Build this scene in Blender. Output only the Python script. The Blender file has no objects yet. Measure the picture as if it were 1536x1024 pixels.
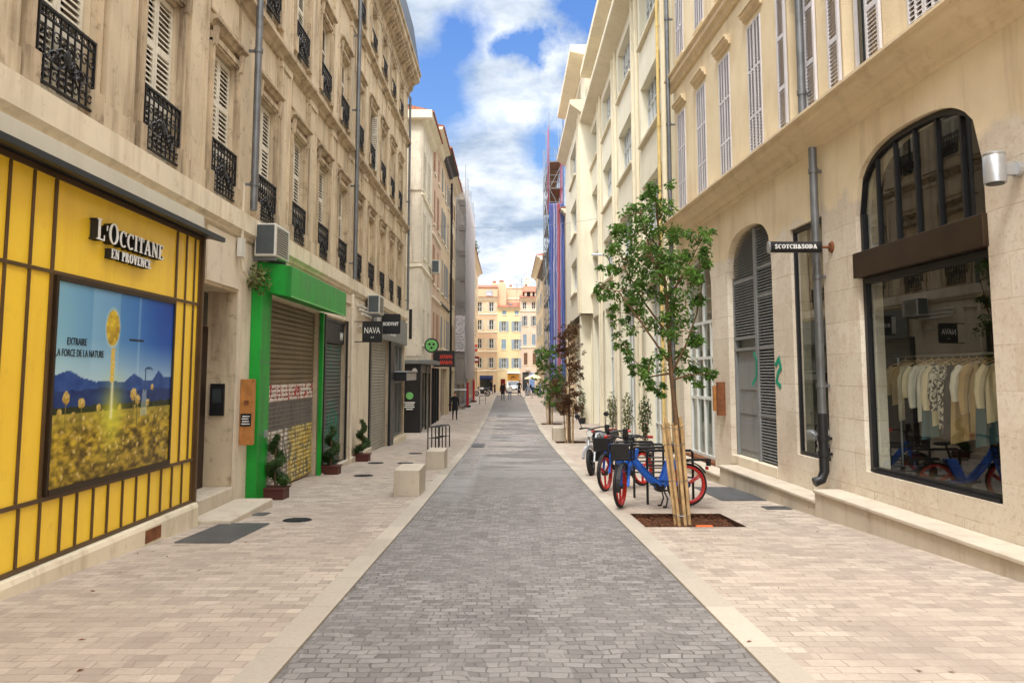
import bpy, bmesh, math, random
from mathutils import Vector, Matrix
R = random.Random(7)
SC = bpy.context.scene
COL = SC.collection
PI = math.pi
rad = math.radians

# ------------------------------------------------------------------ ground profile (the street dips, then rises again)
HC = 1.55
GP = [(-40, .1), (0, 1.55), (4.33, 1.74), (8.6, 1.92), (12, 2.07), (17.3, 2.25), (20.2, 2.34), (24.6, 2.47), (30.8, 2.63),
      (37.7, 2.73), (46, 2.77), (58.7, 2.72), (72.7, 2.52), (105, 2.25), (170, 1.9)]
def gz(y):
    for (a, b), (c, d) in zip(GP, GP[1:]):
        if y <= c: return HC - (b + (d - b) * (y - a) / (c - a))
    return HC - 1.9

# ------------------------------------------------------------------ frames and mesh builder
class Fr:
    """facade frame: u along the wall, v out of it into the street, z up"""
    def __init__(s, ox, oy, ux, uy, vx, vy): s.o = (ox, oy); s.u = (ux, uy); s.v = (vx, vy)
    def w(s, u, v, z): return Vector((s.o[0] + u*s.u[0] + v*s.v[0], s.o[1] + u*s.u[1] + v*s.v[1], z))
    def r(s, u, v, z): return Vector((u*s.u[0] + v*s.v[0], u*s.u[1] + v*s.v[1], z))
W = Fr(0, 0, 1, 0, 0, 1)
n_ = 1 / math.hypot(1, .044)
FL = Fr(-4.35, 0, 0, 1, 1, 0)
FR = Fr(5.32, 0, -.044*n_, n_, -n_, -.044*n_)
def FX(x): return Fr(x, 0, 0, 1, 1 if x < 0 else -1, 0)
FE = Fr(0, 105, 1, 0, 0, -1)

class MB:
    def __init__(s, fr=W): s.fr = fr; s.V = []; s.F = []; s.M = []; s.m = 0
    def add(s, vs, fs):
        b = len(s.V); s.V += [tuple(v) for v in vs]
        for f in fs: s.F.append([b + i for i in f]); s.M.append(s.m)
    def box(s, u0, u1, v0, v1, z0, z1):
        s.add([(u, v, z) for u in (u0, u1) for v in (v0, v1) for z in (z0, z1)],
              [(0, 1, 3, 2), (4, 6, 7, 5), (0, 4, 5, 1), (2, 3, 7, 6), (0, 2, 6, 4), (1, 5, 7, 3)])
        return s
    def quad(s, a, b, c, d): s.add([a, b, c, d], [(0, 1, 2, 3)]); return s
    def prism(s, poly, v0, v1):
        n = len(poly)
        s.add([(p[0], v0, p[1]) for p in poly] + [(p[0], v1, p[1]) for p in poly],
              [tuple(range(n)), tuple(range(2*n-1, n-1, -1))] + [(i, (i+1) % n, n+(i+1) % n, n+i) for i in range(n)])
        return s
    def prof(s, poly, u0, u1):
        """profile in (v,z) swept along u"""
        n = len(poly)
        s.add([(u0, p[0], p[1]) for p in poly] + [(u1, p[0], p[1]) for p in poly],
              [tuple(range(n)), tuple(range(2*n-1, n-1, -1))] + [(i, (i+1) % n, n+(i+1) % n, n+i) for i in range(n)])
        return s
    def tube(s, pts, r, n=6, closed=False, cap=True):
        pts = [Vector(p) for p in pts]; k = len(pts); rs = r if isinstance(r, (list, tuple)) else [r]*k
        vs = []; prev = None
        for i, p in enumerate(pts):
            if closed: t = (pts[(i+1) % k] - pts[i-1])
            else: t = (pts[min(i+1, k-1)] - pts[max(i-1, 0)])
            if t.length < 1e-9: t = Vector((0, 0, 1))
            t.normalize()
            if prev is None:
                a = Vector((0, 0, 1)) if abs(t.z) < .9 else Vector((1, 0, 0))
                x = t.cross(a).normalized()
            else:
                x = (prev - t * prev.dot(t))
                x = x.normalized() if x.length > 1e-6 else t.orthogonal().normalized()
            prev = x; y = t.cross(x)
            vs += [p + (x*math.cos(2*PI*j/n) + y*math.sin(2*PI*j/n)) * rs[i] for j in range(n)]
        fs = []
        for i in range(k if closed else k-1):
            i2 = (i+1) % k
            for j in range(n): fs.append((i*n+j, i*n+(j+1) % n, i2*n+(j+1) % n, i2*n+j))
        if cap and not closed: fs += [tuple(range(n))[::-1], tuple(range((k-1)*n, k*n))]
        s.add(vs, fs); return s
    def lathe(s, cu, cv, prof, n=20):
        k = len(prof); vs = []
        for (r, z) in prof: vs += [(cu + r*math.cos(2*PI*j/n), cv + r*math.sin(2*PI*j/n), z) for j in range(n)]
        fs = [(i*n+j, i*n+(j+1) % n, (i+1)*n+(j+1) % n, (i+1)*n+j) for i in range(k-1) for j in range(n)]
        fs += [tuple(range(n))[::-1], tuple(range((k-1)*n, k*n))]
        s.add(vs, fs); return s
    def ell(s, c, rx, ry, rz, n=12, k=8, jit=0, rnd=None):
        vs = []; fs = []
        for i in range(k+1):
            th = PI*i/k
            for j in range(n):
                q = 1 + (rnd.uniform(-jit, jit) if rnd else 0)
                vs.append((c[0]+rx*q*math.sin(th)*math.cos(2*PI*j/n), c[1]+ry*q*math.sin(th)*math.sin(2*PI*j/n), c[2]+rz*q*math.cos(th)))
        for i in range(k):
            for j in range(n): fs.append((i*n+j, i*n+(j+1) % n, (i+1)*n+(j+1) % n, (i+1)*n+j))
        s.add(vs, fs); return s
    def build(s, name, mats, parent=None, org=None, smooth=False, bevel=0):
        """org: object origin in the frame's own coordinates"""
        if org is None: wo = Vector(parent_loc(parent)) if parent else Vector((0, 0, 0))
        else: wo = s.fr.w(*org)
        me = bpy.data.meshes.new(name)
        me.from_pydata([s.fr.w(*v) - wo for v in s.V], [], s.F)
        if not isinstance(mats, (list, tuple)): mats = [mats]
        for m in mats: me.materials.append(M[m] if isinstance(m, str) else m)
        if len(mats) > 1: me.polygons.foreach_set('material_index', s.M)
        bm = bmesh.new(); bm.from_mesh(me); bmesh.ops.remove_doubles(bm, verts=bm.verts, dist=1e-5)
        bmesh.ops.recalc_face_normals(bm, faces=bm.faces); bm.to_mesh(me); bm.free()
        if smooth:
            me.polygons.foreach_set('use_smooth', [True]*len(me.polygons)); me.set_sharp_from_angle(angle=rad(40))
        o = bpy.data.objects.new(name, me); COL.objects.link(o)
        if parent is not None: o.parent = parent; o.location = wo - parent_loc(parent)
        else: o.location = wo
        if bevel:
            b = o.modifiers.new('bevel', 'BEVEL'); b.width = bevel; b.segments = 2; b.limit_method = 'ANGLE'
        return o
def parent_loc(p):
    v = Vector((0, 0, 0))
    while p is not None: v += p.location; p = p.parent
    return v
def tag(o, label=None, cat=None, group=None, kind=None):
    for k, v in (('label', label), ('category', cat), ('group', group), ('kind', kind)):
        if v: o[k] = v
    return o
def thing(name, label, cat, loc=(0, 0, 0), group=None):
    o = bpy.data.objects.new(name, None); COL.objects.link(o); o.location = loc; o.empty_display_size = .2
    return tag(o, label, cat, group)
KIDS = {}
def kids(o): return [c for c in bpy.data.objects if c.parent == o]
def dup(o, parent=None, shift=None, ch=None):
    c = o.copy(); COL.objects.link(c)
    if parent is not None: c.parent = parent
    if shift is not None: c.location = o.location + shift
    for k in (ch if ch is not None else kids(o)): dup(k, c)
    return c

# ------------------------------------------------------------------ materials
M = {}
def lin(c):
    return tuple((x/12.92 if x <= .04045 else ((x+.055)/1.055)**2.4) for x in [q/255 for q in c])
class NT:
    def __init__(s, name):
        s.mat = bpy.data.materials.new(name); s.mat.use_nodes = True
        s.t = s.mat.node_tree; s.t.nodes.clear(); s.out = s.n('ShaderNodeOutputMaterial'); M[name] = s.mat
    def n(s, ty, **kw):
        x = s.t.nodes.new(ty)
        for k, v in kw.items():
            if k in x.inputs: x.inputs[k].default_value = v
            else: setattr(x, k, v)
        return x
    def l(s, a, b): s.t.links.new(a, b)
    def pos(s, scale=(1, 1, 1), obj=False, off=(0, 0, 0)):
        g = s.n('ShaderNodeTexCoord').outputs['Object'] if obj else s.n('ShaderNodeNewGeometry').outputs['Position']
        m = s.n('ShaderNodeMapping'); m.inputs['Scale'].default_value = scale; m.inputs['Location'].default_value = off
        s.l(g, m.inputs['Vector']); return m.outputs['Vector']
    def noise(s, vec, scale, detail=4, rough=.55, dist=0):
        x = s.n('ShaderNodeTexNoise'); x.inputs['Scale'].default_value = scale; x.inputs['Detail'].default_value = detail
        x.inputs['Roughness'].default_value = rough; x.inputs['Distortion'].default_value = dist
        s.l(vec, x.inputs['Vector']); return x.outputs['Fac']
    def ramp(s, fac, a, b, va=0., vb=1.):
        x = s.n('ShaderNodeMapRange'); x.inputs[1].default_value = a; x.inputs[2].default_value = b
        x.inputs[3].default_value = va; x.inputs[4].default_value = vb; x.clamp = True; s.l(fac, x.inputs[0]); return x.outputs[0]
    def mix(s, fac, a, b, mode='MIX'):
        x = s.n('ShaderNodeMix', data_type='RGBA', blend_type=mode)
        for sock, val in ((x.inputs[0], fac), (x.inputs[6], a), (x.inputs[7], b)):
            if hasattr(val, 'links') or isinstance(val, bpy.types.NodeSocket): s.l(val, sock)
            elif isinstance(val, (tuple, list)): sock.default_value = (*val[:3], 1)
            else: sock.default_value = val
        return x.outputs[2]
    def math(s, op, a, b=0.):
        x = s.n('ShaderNodeMath', operation=op)
        for i, v in enumerate((a, b)):
            if isinstance(v, bpy.types.NodeSocket): s.l(v, x.inputs[i])
            else: x.inputs[i].default_value = v
        return x.outputs[0]
    def sep(s, vec):
        x = s.n('ShaderNodeSeparateXYZ'); s.l(vec, x.inputs[0]); return x.outputs
    def bump(s, h, strength=.3, dist=.02):
        x = s.n('ShaderNodeBump'); x.inputs['Strength'].default_value = strength; x.inputs['Distance'].default_value = dist
        s.l(h, x.inputs['Height']); return x.outputs['Normal']
    def done(s, col, rough=.8, metal=0, bump=None, spec=.3, trans=None):
        p = s.n('ShaderNodeBsdfPrincipled'); p.inputs['Metallic'].default_value = metal
        
        for k, v in (('Base Color', col), ('Roughness', rough), ('Specular IOR Level', spec)):
            if isinstance(v, bpy.types.NodeSocket): s.l(v, p.inputs[k])
            else: p.inputs[k].default_value = (*v, 1) if isinstance(v, tuple) else v
        if bump is not None: s.l(bump, p.inputs['Normal'])
        if trans:
            t = s.n('ShaderNodeBsdfTranslucent'); mx = s.n('ShaderNodeMixShader'); mx.inputs[0].default_value = trans
            if isinstance(col, bpy.types.NodeSocket): s.l(col, t.inputs[0])
            else: t.inputs[0].default_value = (*col, 1)
            s.l(p.outputs[0], mx.inputs[1]); s.l(t.outputs[0], mx.inputs[2]); s.l(mx.outputs[0], s.out.inputs[0])
        else: s.l(p.outputs[0], s.out.inputs[0])
        return s.mat
def soften(c, k):
    g = .3*c[0]+.59*c[1]+.11*c[2]; return tuple(g+(x-g)*k for x in c)
WARM = ('stone_', 'render_', 'cream_', 'ochre_', 'wall_', 'fascia', 'shutter_cream')
def plain(name, col, rough=.6, metal=0, var=.18, scale=3, spec=.3, bump=.15, bs=40, dirt=None, damt=.4):
    """painted or plain surface: faint tone variation, vertical weather streaks of a second colour, fine grain"""
    if name.startswith(WARM): col = soften(col, .76); dirt = soften(dirt, .85) if dirt else None
    t = NT(name); p = t.pos()
    n1 = t.noise(p, scale, 5)
    c = t.mix(t.ramp(n1, .3, .7), tuple(x*(1-var) for x in col), tuple(min(1, x*(1+var)) for x in col))
    if dirt:
        st = t.noise(t.pos((2.2, 2.2, .22)), 1.6, 6, .65); sp = t.noise(p, 5, 6, .7)
        f = t.math('MULTIPLY', t.ramp(st, .5, .75), damt); c = t.mix(f, c, dirt)
        c = t.mix(t.math('MULTIPLY', t.ramp(sp, .56, .72), damt*.8), c, dirt)
    b = t.bump(t.noise(p, bs, 4), bump, .01)
    return t.done(c, t.ramp(n1, .2, .8, rough*.85, min(1, rough*1.15)), metal, b, spec)
stain = lin((110, 84, 56))
plain('stone_left', lin((206, 182, 142)), .9, var=.14, scale=1.2, dirt=lin((112, 86, 58)), damt=.8, bump=.35, bs=18)
plain('stone_trim', lin((190, 164, 124)), .9, var=.2, scale=2, dirt=lin((84, 62, 40)), damt=1., bump=.35, bs=25)
plain('stone_band', lin((226, 208, 172)), .85, var=.08, scale=1, dirt=lin((160, 132, 96)), damt=.55, bump=.25, bs=14)
plain('render_pale', lin((224, 206, 174)), .85, var=.08, scale=1, dirt=lin((150, 124, 92)), damt=.5, bump=.2, bs=14)
plain('fascia_pale', lin((196, 186, 160)), .7, var=.06, scale=.7, dirt=lin((160, 146, 118)), damt=.3)
plain('cream_wall', lin((232, 222, 190)), .8, var=.05, scale=.5, dirt=lin((196, 180, 142)), damt=.3, bump=.12, bs=20)
plain('cream_trim', lin((226, 212, 176)), .8, var=.06, scale=.8, dirt=lin((180, 160, 122)), damt=.35)
plain('ochre_trim', lin((226, 200, 152)), .85, var=.08, scale=1.4, dirt=lin((164, 132, 92)), damt=.3, bump=.25, bs=18)
plain('shutter_cream', lin((216, 205, 180)), .7, var=.1, scale=3, dirt=lin((140, 120, 96)), damt=.3)
plain('shutter_white', lin((206, 202, 204)), .6, var=.06, scale=3, dirt=lin((160, 150, 140)), damt=.2)
plain('shutter_blue', lin((150, 172, 190)), .7, var=.1)
plain('shutter_grey', lin((150, 156, 160)), .7, var=.1)
plain('shutter_brown', lin((128, 96, 70)), .7, var=.1)
plain('shutter_rose', lin((176, 140, 116)), .7, var=.1)
plain('black_iron', (.014, .012, .012), .5, .3, spec=.4)
plain('black_paint', (.012, .012, .013), .4, 0, spec=.4)
plain('dark_frame', lin((62, 48, 34)), .4, .5, spec=.4)
plain('brown_frame', lin((92, 70, 46)), .42, .3, spec=.4)
plain('yellow_panel', lin((255, 206, 56)), .3, 0, var=.09, scale=.8, spec=.5, bump=.05, bs=3, dirt=lin((206, 156, 50)), damt=.35)
plain('white_paint', (.78, .77, .74), .45, 0, var=.05)
plain('white_frame', lin((214, 216, 210)), .45, 0, var=.05)
plain('green_paint', lin((20, 148, 46)), .45, 0, var=.2, scale=1.3, spec=.4, dirt=lin((36, 84, 40)), damt=.6)
plain('zinc', lin((118, 120, 122)), .45, .6, var=.2, scale=4, dirt=lin((80, 74, 66)), damt=.4)
plain('dark_zinc', lin((52, 56, 60)), .45, .4, var=.2)
plain('yellow_pipe', lin((210, 184, 120)), .6, 0, var=.15, scale=6, dirt=lin((170, 140, 80)), damt=.5)
plain('steel', lin((170, 172, 174)), .35, .8, var=.08)
plain('lamp_metal', lin((188, 190, 192)), .38, .7, var=.05, scale=8)
plain('grey_panel', lin((124, 126, 122)), .5, .2, var=.1)
plain('ac_white', lin((206, 202, 190)), .5, 0, var=.06, dirt=lin((150, 140, 120)), damt=.3)
plain('ac_dark', lin((84, 90, 92)), .5, .2)
plain('wood_stake', lin((190, 158, 112)), .8, var=.3, scale=9, dirt=lin((130, 90, 50)), damt=.5)
plain('brown_board', lin((176, 118, 62)), .6, var=.2, scale=6, dirt=lin((110, 66, 32)), damt=.6)
plain('bark', lin((108, 84, 60)), .9, var=.3, scale=18, dirt=lin((60, 46, 34)), damt=.6, bump=.6, bs=60)
plain('planter_brown', lin((84, 44, 36)), .6, var=.15)
plain('rust', lin((120, 74, 46)), .8, var=.3, scale=10)
plain('scaffold_steel', lin((140, 146, 150)), .5, .5, var=.15)
plain('scaffold_blue', lin((60, 110, 190)), .5, .2)
plain('deck_wood', lin((120, 104, 86)), .8, var=.25)
plain('rubber', (.015, .015, .016), .7)
plain('bike_blue', lin((34, 100, 204)), .38, 0, dirt=lin((20, 50, 110)), damt=.4, var=.12, spec=.5, bump=.02)
plain('bike_red', lin((196, 40, 32)), .4, 0, dirt=lin((90, 30, 26)), damt=.5, var=.12, spec=.5, bump=.02)
plain('bike_black', (.013, .013, .014), .45, 0, spec=.4)
plain('bike_silver', lin((170, 172, 176)), .3, .5)
plain('red_plastic', lin((190, 30, 40)), .5, var=.1)
plain('red_paint', lin((130, 20, 24)), .5)
plain('door_blue', lin((120, 150, 200)), .5)
plain('door_dark', lin((48, 34, 26)), .5, var=.2)
plain('awning_white', lin((240, 232, 214)), .8, var=.04)
plain('parasol_cloth', lin((244, 222, 184)), .85, var=.04)
plain('wall_orange', lin((218, 178, 134)), .85, var=.08, scale=.6, dirt=lin((180, 130, 86)), damt=.35)
plain('wall_peach', lin((230, 198, 146)), .85, var=.06, scale=.6, dirt=lin((196, 156, 104)), damt=.3)
plain('wall_yellow', lin((238, 214, 150)), .85, var=.05, scale=.6, dirt=lin((206, 172, 110)), damt=.25)
plain('wall_pink', lin((228, 200, 174)), .85, var=.08, scale=.6, dirt=lin((180, 146, 116)), damt=.4)
plain('wall_pale', lin((222, 210, 184)), .9, var=.12, scale=.9, dirt=lin((150, 120, 98)), damt=.6)
plain('wall_rose', lin((206, 172, 138)), .9, var=.1, scale=.9, dirt=lin((150, 112, 82)), damt=.5)
plain('wall_buff', lin((212, 184, 140)), .9, var=.1, scale=.9, dirt=lin((150, 118, 80)), damt=.5)
plain('wall_straw', lin((222, 198, 152)), .9, var=.1, scale=.9, dirt=lin((170, 136, 92)), damt=.5)
plain('cream_trim2', lin((238, 226, 196)), .85, var=.06)
plain('shop_ochre', lin((226, 170, 84)), .7)
plain('car_white', lin((214, 220, 226)), .25, .1, var=.03, spec=.5, bump=.01)
plain('skin', lin((200, 150, 120)), .6, var=.05)
plain('hair', (.02, .015, .012), .7)
plain('cloth_black', (.014, .014, .018), .85)
plain('cloth_navy', lin((30, 40, 76)), .85)
plain('cloth_grey', lin((150, 156, 164)), .85)
plain('cloth_denim', lin((74, 92, 128)), .85)
plain('cloth_white', lin((224, 218, 204)), .85)
plain('cloth_cream', lin((222, 208, 176)), .9, bs=80)
plain('cloth_tan', lin((186, 156, 108)), .9, bs=80)
plain('cloth_teal', lin((70, 104, 112)), .9, bs=80)
plain('cloth_dark', lin((30, 34, 48)), .9, bs=80)
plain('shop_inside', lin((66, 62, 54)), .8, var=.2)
plain('shop_floor', lin((120, 104, 84)), .6)
plain('poster_text', (.012, .016, .02), .5)
plain('teal_spray', lin((30, 140, 110)), .6)
plain('orange_plastic', lin((240, 110, 50)), .5)
plain('soil_chip', lin((110, 66, 40)), .95, var=.4, scale=20)
plain('card_white', lin((220, 220, 214)), .6)
plain('sign_green', lin((120, 190, 110)), .5)
plain('sign_red', lin((214, 70, 52)), .5)
plain('stone_step', lin((200, 184, 158)), .8, var=.07, scale=2.5, dirt=lin((150, 124, 92)), damt=.45, bump=.25, bs=30)

def glass(name, tint=(.9, .95, .93), base=.13):
    t = NT(name); lw = t.n('ShaderNodeLayerWeight'); lw.inputs[0].default_value = .5
    fr = t.math('ADD', base, t.math('MULTIPLY', 1-base, t.math('POWER', lw.outputs['Facing'], 4.2)))
    g = t.n('ShaderNodeBsdfGlossy'); g.inputs['Roughness'].default_value = .01
    tr = t.n('ShaderNodeBsdfTransparent'); tr.inputs[0].default_value = (*tint, 1)
    mx = t.n('ShaderNodeMixShader'); t.l(fr, mx.inputs[0])
    t.l(tr.outputs[0], mx.inputs[1]); t.l(g.outputs[0], mx.inputs[2]); t.l(mx.outputs[0], t.out.inputs[0])
glass('shop_glass', (.88, .93, .90)); glass('clear_glass', (.72, .8, .8)); glass('mirror_glass', (.8, .86, .8), .42)
t = NT('window_glass'); nn = t.noise(t.pos(), 1.2, 2)
t.done(t.mix(nn, (.015, .02, .022), (.06, .075, .08)), .06, 0, None, .8)
t = NT('pale_glass'); nn = t.noise(t.pos(), .9, 3)
t.done(t.mix(t.ramp(nn, .35, .65), (.05, .06, .055), (.32, .31, .27)), .08, 0, None, .8)
t = NT('blind_glass'); nn = t.noise(t.pos(), .6, 2)
t.done(t.mix(t.ramp(nn, .4, .6), (.14, .16, .19), (.5, .52, .56)), .1, 0, None, .6)

# facade of the right-hand house: ochre render above, pitted limestone blocks below
t = NT('ochre_wall'); p = t.pos(); z = t.sep(p)[2]
n1 = t.noise(p, .8, 6); n2 = t.noise(p, 9, 6, .7); st = t.noise(t.pos((2.4, 2.4, .2)), 1.4, 6, .65)
oc = t.mix(t.ramp(n1, .3, .7), soften(lin((220, 195, 148)), .8), soften(lin((240, 219, 176)), .8))
oc = t.mix(t.math('MULTIPLY', t.ramp(st, .52, .78), .5), oc, soften(lin((172, 138, 96)), .8))
br = t.n('ShaderNodeTexBrick'); br.inputs['Scale'].default_value = 1; br.inputs['Brick Width'].default_value = .95; br.inputs['Row Height'].default_value = .46
br.inputs['Mortar Size'].default_value = .006; br.inputs['Mortar Smooth'].default_value = .3; br.offset = .5
br.inputs['Color1'].default_value = (*lin((226, 216, 198)), 1); br.inputs['Color2'].default_value = (*lin((212, 200, 180)), 1)
br.inputs['Mortar'].default_value = (*lin((214, 198, 174)), 1)
cb = t.n('ShaderNodeCombineXYZ'); s3 = t.sep(p); t.l(s3[1], cb.inputs[0]); t.l(s3[2], cb.inputs[1]); t.l(cb.outputs[0], br.inputs['Vector'])
stn = t.mix(t.math('MULTIPLY', t.ramp(n1, .4, .7), .7), br.outputs['Color'], lin((202, 184, 164)))
stn = t.mix(t.math('MULTIPLY', br.outputs['Fac'], t.ramp(t.noise(p, .9, 4, .6), .42, .62, .0, .75)), stn, lin((150, 128, 100)))
pit = t.noise(p, 19, 9, .8)
stn = t.mix(t.math('MULTIPLY', t.ramp(t.noise(p, 2.6, 7, .7), .5, .66), .5), stn, lin((196, 172, 148)))
stn = t.mix(t.math('MULTIPLY', t.ramp(pit, .53, .68), .6), stn, lin((150, 124, 98)))
stn = t.mix(t.math('MULTIPLY', t.ramp(n2, .52, .7), .35), stn, lin((226, 218, 200)))
edge = t.math('ADD', z, t.math('MULTIPLY', t.math('SUBTRACT', t.noise(p, 1.3, 5), .5), 1.0))
k = t.ramp(edge, 3.93, 4.05)
col = t.mix(k, stn, oc)
h = t.math('ADD', t.math('MULTIPLY', pit, .6), t.math('MULTIPLY', br.outputs['Fac'], -.2))
t.done(col, .9, 0, t.bump(h, .55, .02), .2)

# pavement and carriageway setts
def setts(name, c1, c2, mort, bw, rh, ms, jit, rough, wet=False, stainc=None, rot=0):
    t = NT(name); p = t.pos()
    wob = t.noise(p, 2.2, 3); pv = t.n('ShaderNodeVectorMath', operation='ADD')
    cb = t.n('ShaderNodeCombineXYZ'); t.l(t.math('MULTIPLY', t.math('SUBTRACT', wob, .5), jit), cb.inputs[1])
    t.l(t.math('MULTIPLY', t.math('SUBTRACT', t.noise(p, 3.1, 2), .5), jit), cb.inputs[0])
    t.l(p, pv.inputs[0]); t.l(cb.outputs[0], pv.inputs[1])
    fl = t.n('ShaderNodeMapping'); fl.inputs['Scale'].default_value = (1, 1, 0); fl.inputs['Rotation'].default_value = (0, 0, rot); t.l(pv.outputs[0], fl.inputs[0])
    b = t.n('ShaderNodeTexBrick'); b.offset = .43; b.inputs['Scale'].default_value = 1
    b.inputs['Brick Width'].default_value = bw; b.inputs['Row Height'].default_value = rh; b.inputs['Mortar Size'].default_value = ms
    b.inputs['Mortar Smooth'].default_value = .4; b.inputs['Bias'].default_value = -.1
    b.inputs['Color1'].default_value = (*c1, 1); b.inputs['Color2'].default_value = (*c2, 1); b.inputs['Mortar'].default_value = (*tuple(x*.9 for x in c2), 1)
    t.l(fl.outputs[0], b.inputs['Vector'])
    big = t.noise(p, .45, 5, .6); fine = t.noise(p, 30, 5, .7)
    cell = t.n('ShaderNodeTexWhiteNoise', noise_dimensions='2D'); sn = t.n('ShaderNodeVectorMath', operation='SNAP'); sn.inputs[1].default_value = (bw*.93, rh*1.0, 1); t.l(fl.outputs[0], sn.inputs[0]); t.l(sn.outputs[0], cell.inputs['Vector'])
    bc = t.mix(t.math('MULTIPLY', t.ramp(cell.outputs['Value'], .62, 1.), .5), b.outputs['Color'], tuple(x*.6 for x in c2)); bc = t.mix(t.math('MULTIPLY', t.ramp(cell.outputs['Value'], .3, .0), .45), bc, tuple(min(1, x*1.35) for x in c1))
    jn = t.ramp(t.noise(p, 1.1, 4, .6), .38, .66, .06, .62); bc = t.mix(t.math('MULTIPLY', b.outputs['Fac'], jn), bc, mort)
    c = t.mix(t.math('MULTIPLY', t.ramp(big, .35, .7), .55), bc, stainc)
    c = t.mix(t.math('MULTIPLY', t.ramp(t.noise(t.pos((1, .35, 1)), .8, 7, .68), .52, .72), .4), c, tuple(x*.6 for x in c2))
    c = t.mix(t.math('MULTIPLY', t.ramp(fine, .5, .75), .35), c, tuple(x*.55 for x in c1))
    c = t.mix(t.math('MULTIPLY', t.ramp(t.noise(p, 3.2, 6, .7), .58, .74), .3), c, tuple(x*.5 for x in c2))
    h = t.math('ADD', t.math('MULTIPLY', b.outputs['Fac'], -1.), t.math('MULTIPLY', fine, .45))
    r = t.ramp(fine, .3, .7, rough-.12, rough+.1)
    if wet:
        y = t.sep(p)[1]
        wn = t.noise(t.pos((.32, .75, 1)), 1.0, 5, .6, .6)
        zone = t.math('MULTIPLY', t.ramp(y, 16, 24), t.ramp(y, 62, 48))
        m = t.math('MULTIPLY', t.ramp(wn, .47, .53), zone)
        m2 = t.math('MULTIPLY', t.ramp(t.math('ABSOLUTE', t.math('ADD', t.sep(p)[0], 1.05)), .42, .2), t.math('MULTIPLY', t.ramp(y, 12, 18), t.ramp(y, 60, 50)))
        m = t.math('MAXIMUM', m, t.math('MULTIPLY', m2, t.ramp(wn, .3, .5)))
        r = t.math('ADD', t.math('MULTIPLY', t.math('SUBTRACT', 1, m), r), t.math('MULTIPLY', m, .27))
        c = t.mix(m, c, tuple(x*.9 for x in c1))
        h = t.math('MULTIPLY', h, t.math('SUBTRACT', 1, t.math('MULTIPLY', m, .93)))
        t.done(c, r, 0, t.bump(h, .6, .012), t.math('ADD', .12, t.math('MULTIPLY', m, .88)))
    else: t.done(c, r, 0, t.bump(h, .5, .008), .25)
setts('pavement_setts', lin((188, 174, 158)), lin((167, 153, 139)), lin((92, 78, 66)), .23, .125, .005, .07, .85, stainc=lin((174, 156, 142)))
setts('road_setts', lin((142, 137, 133)), lin((112, 107, 104)), lin((70, 65, 62)), .13, .088, .006, .17, .74, wet=True, stainc=lin((126, 121, 117)))
setts('kerb_stone', lin((184, 174, 158)), lin((174, 163, 148)), lin((110, 98, 84)), 6., 1.05, .006, .0, .8, stainc=lin((170, 156, 142)))
setts('roof_tiles', lin((164, 112, 92)), lin((140, 92, 74)), lin((94, 64, 52)), .24, .34, .03, .05, .85, stainc=lin((176, 112, 80)))
t = NT('soil'); p = t.pos(); n1 = t.noise(p, 22, 6, .7); vo = t.n('ShaderNodeTexVoronoi'); vo.inputs['Scale'].default_value = 30; t.l(p, vo.inputs['Vector'])
t.done(t.mix(t.ramp(n1, .35, .7), lin((48, 30, 20)), lin((104, 66, 44))), .95, 0, t.bump(vo.outputs['Distance'], 1., .03), .2)
def leafmat(name, a, b, trans=.3):
    t = NT(name); p = t.pos(); n1 = t.noise(p, 5, 3); n2 = t.noise(p, 40, 2)
    t.done(t.mix(t.ramp(t.math('ADD', t.math('MULTIPLY', n1, .6), t.math('MULTIPLY', n2, .4)), .35, .65), a, b), .5, 0, None, .35, trans)
leafmat('leaf_green', lin((34, 68, 22)), lin((112, 150, 62)), .35)
leafmat('leaf_deep', lin((24, 46, 20)), lin((78, 104, 48)))
leafmat('leaf_olive', lin((66, 82, 40)), lin((128, 134, 76)))
leafmat('leaf_bronze', lin((66, 42, 28)), lin((118, 84, 50)))
# roller shutter skins
def slatmat(name, base, dark, spray=None, thr=.55, sc=2.0, zs=1., spray2=None):
    t = NT(name); p = t.pos(); n1 = t.noise(p, 1.4, 5); c = t.mix(n1, dark, base)
    c = t.mix(t.math('MULTIPLY', t.ramp(t.noise(t.pos((1, 3, .5)), 2, 6, .7), .5, .75), .5), c, tuple(x*.5 for x in dark))
    if spray: c = t.mix(t.ramp(t.noise(t.pos((1, sc, zs), off=(3.1, 1.7, .4)), 1.6, 2, .5, 1.2), thr, thr+.02), c, spray)
    if spray2: c = t.mix(t.ramp(t.noise(t.pos((1, sc*1.3, zs*1.2), off=(8.1, 5.7, 2.4)), 1.9, 2, .5, 1.5), thr, thr+.02), c, spray2)
    return t.done(c, .55, .25, None, .3)
slatmat('roller_brown', lin((150, 132, 104)), lin((110, 96, 76)))
slatmat('roller_redwhite', lin((236, 228, 220)), lin((214, 204, 194)), lin((186, 40, 44)), .56, 3.2, 1.6)
slatmat('roller_lattice', lin((150, 142, 134)), lin((110, 104, 98)))
slatmat('roller_white', lin((236, 230, 218)), lin((196, 188, 176)), lin((150, 140, 124)), .57, 2.6, 1.1, lin((120, 114, 104)))
slatmat('roller_yellow', lin((224, 204, 120)), lin((200, 186, 130)), lin((196, 160, 60)), .54, 3., 1.4, lin((110, 106, 96)))
slatmat('roller_grey', lin((112, 112, 106)), lin((84, 84, 80)), lin((50, 116, 100)), .56, 2.4, 1.2)
slatmat('roller_pale', lin((176, 170, 156)), lin((142, 136, 124)))
slatmat('louvre_grey', lin((150, 151, 150)), lin((122, 123, 122)))
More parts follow.
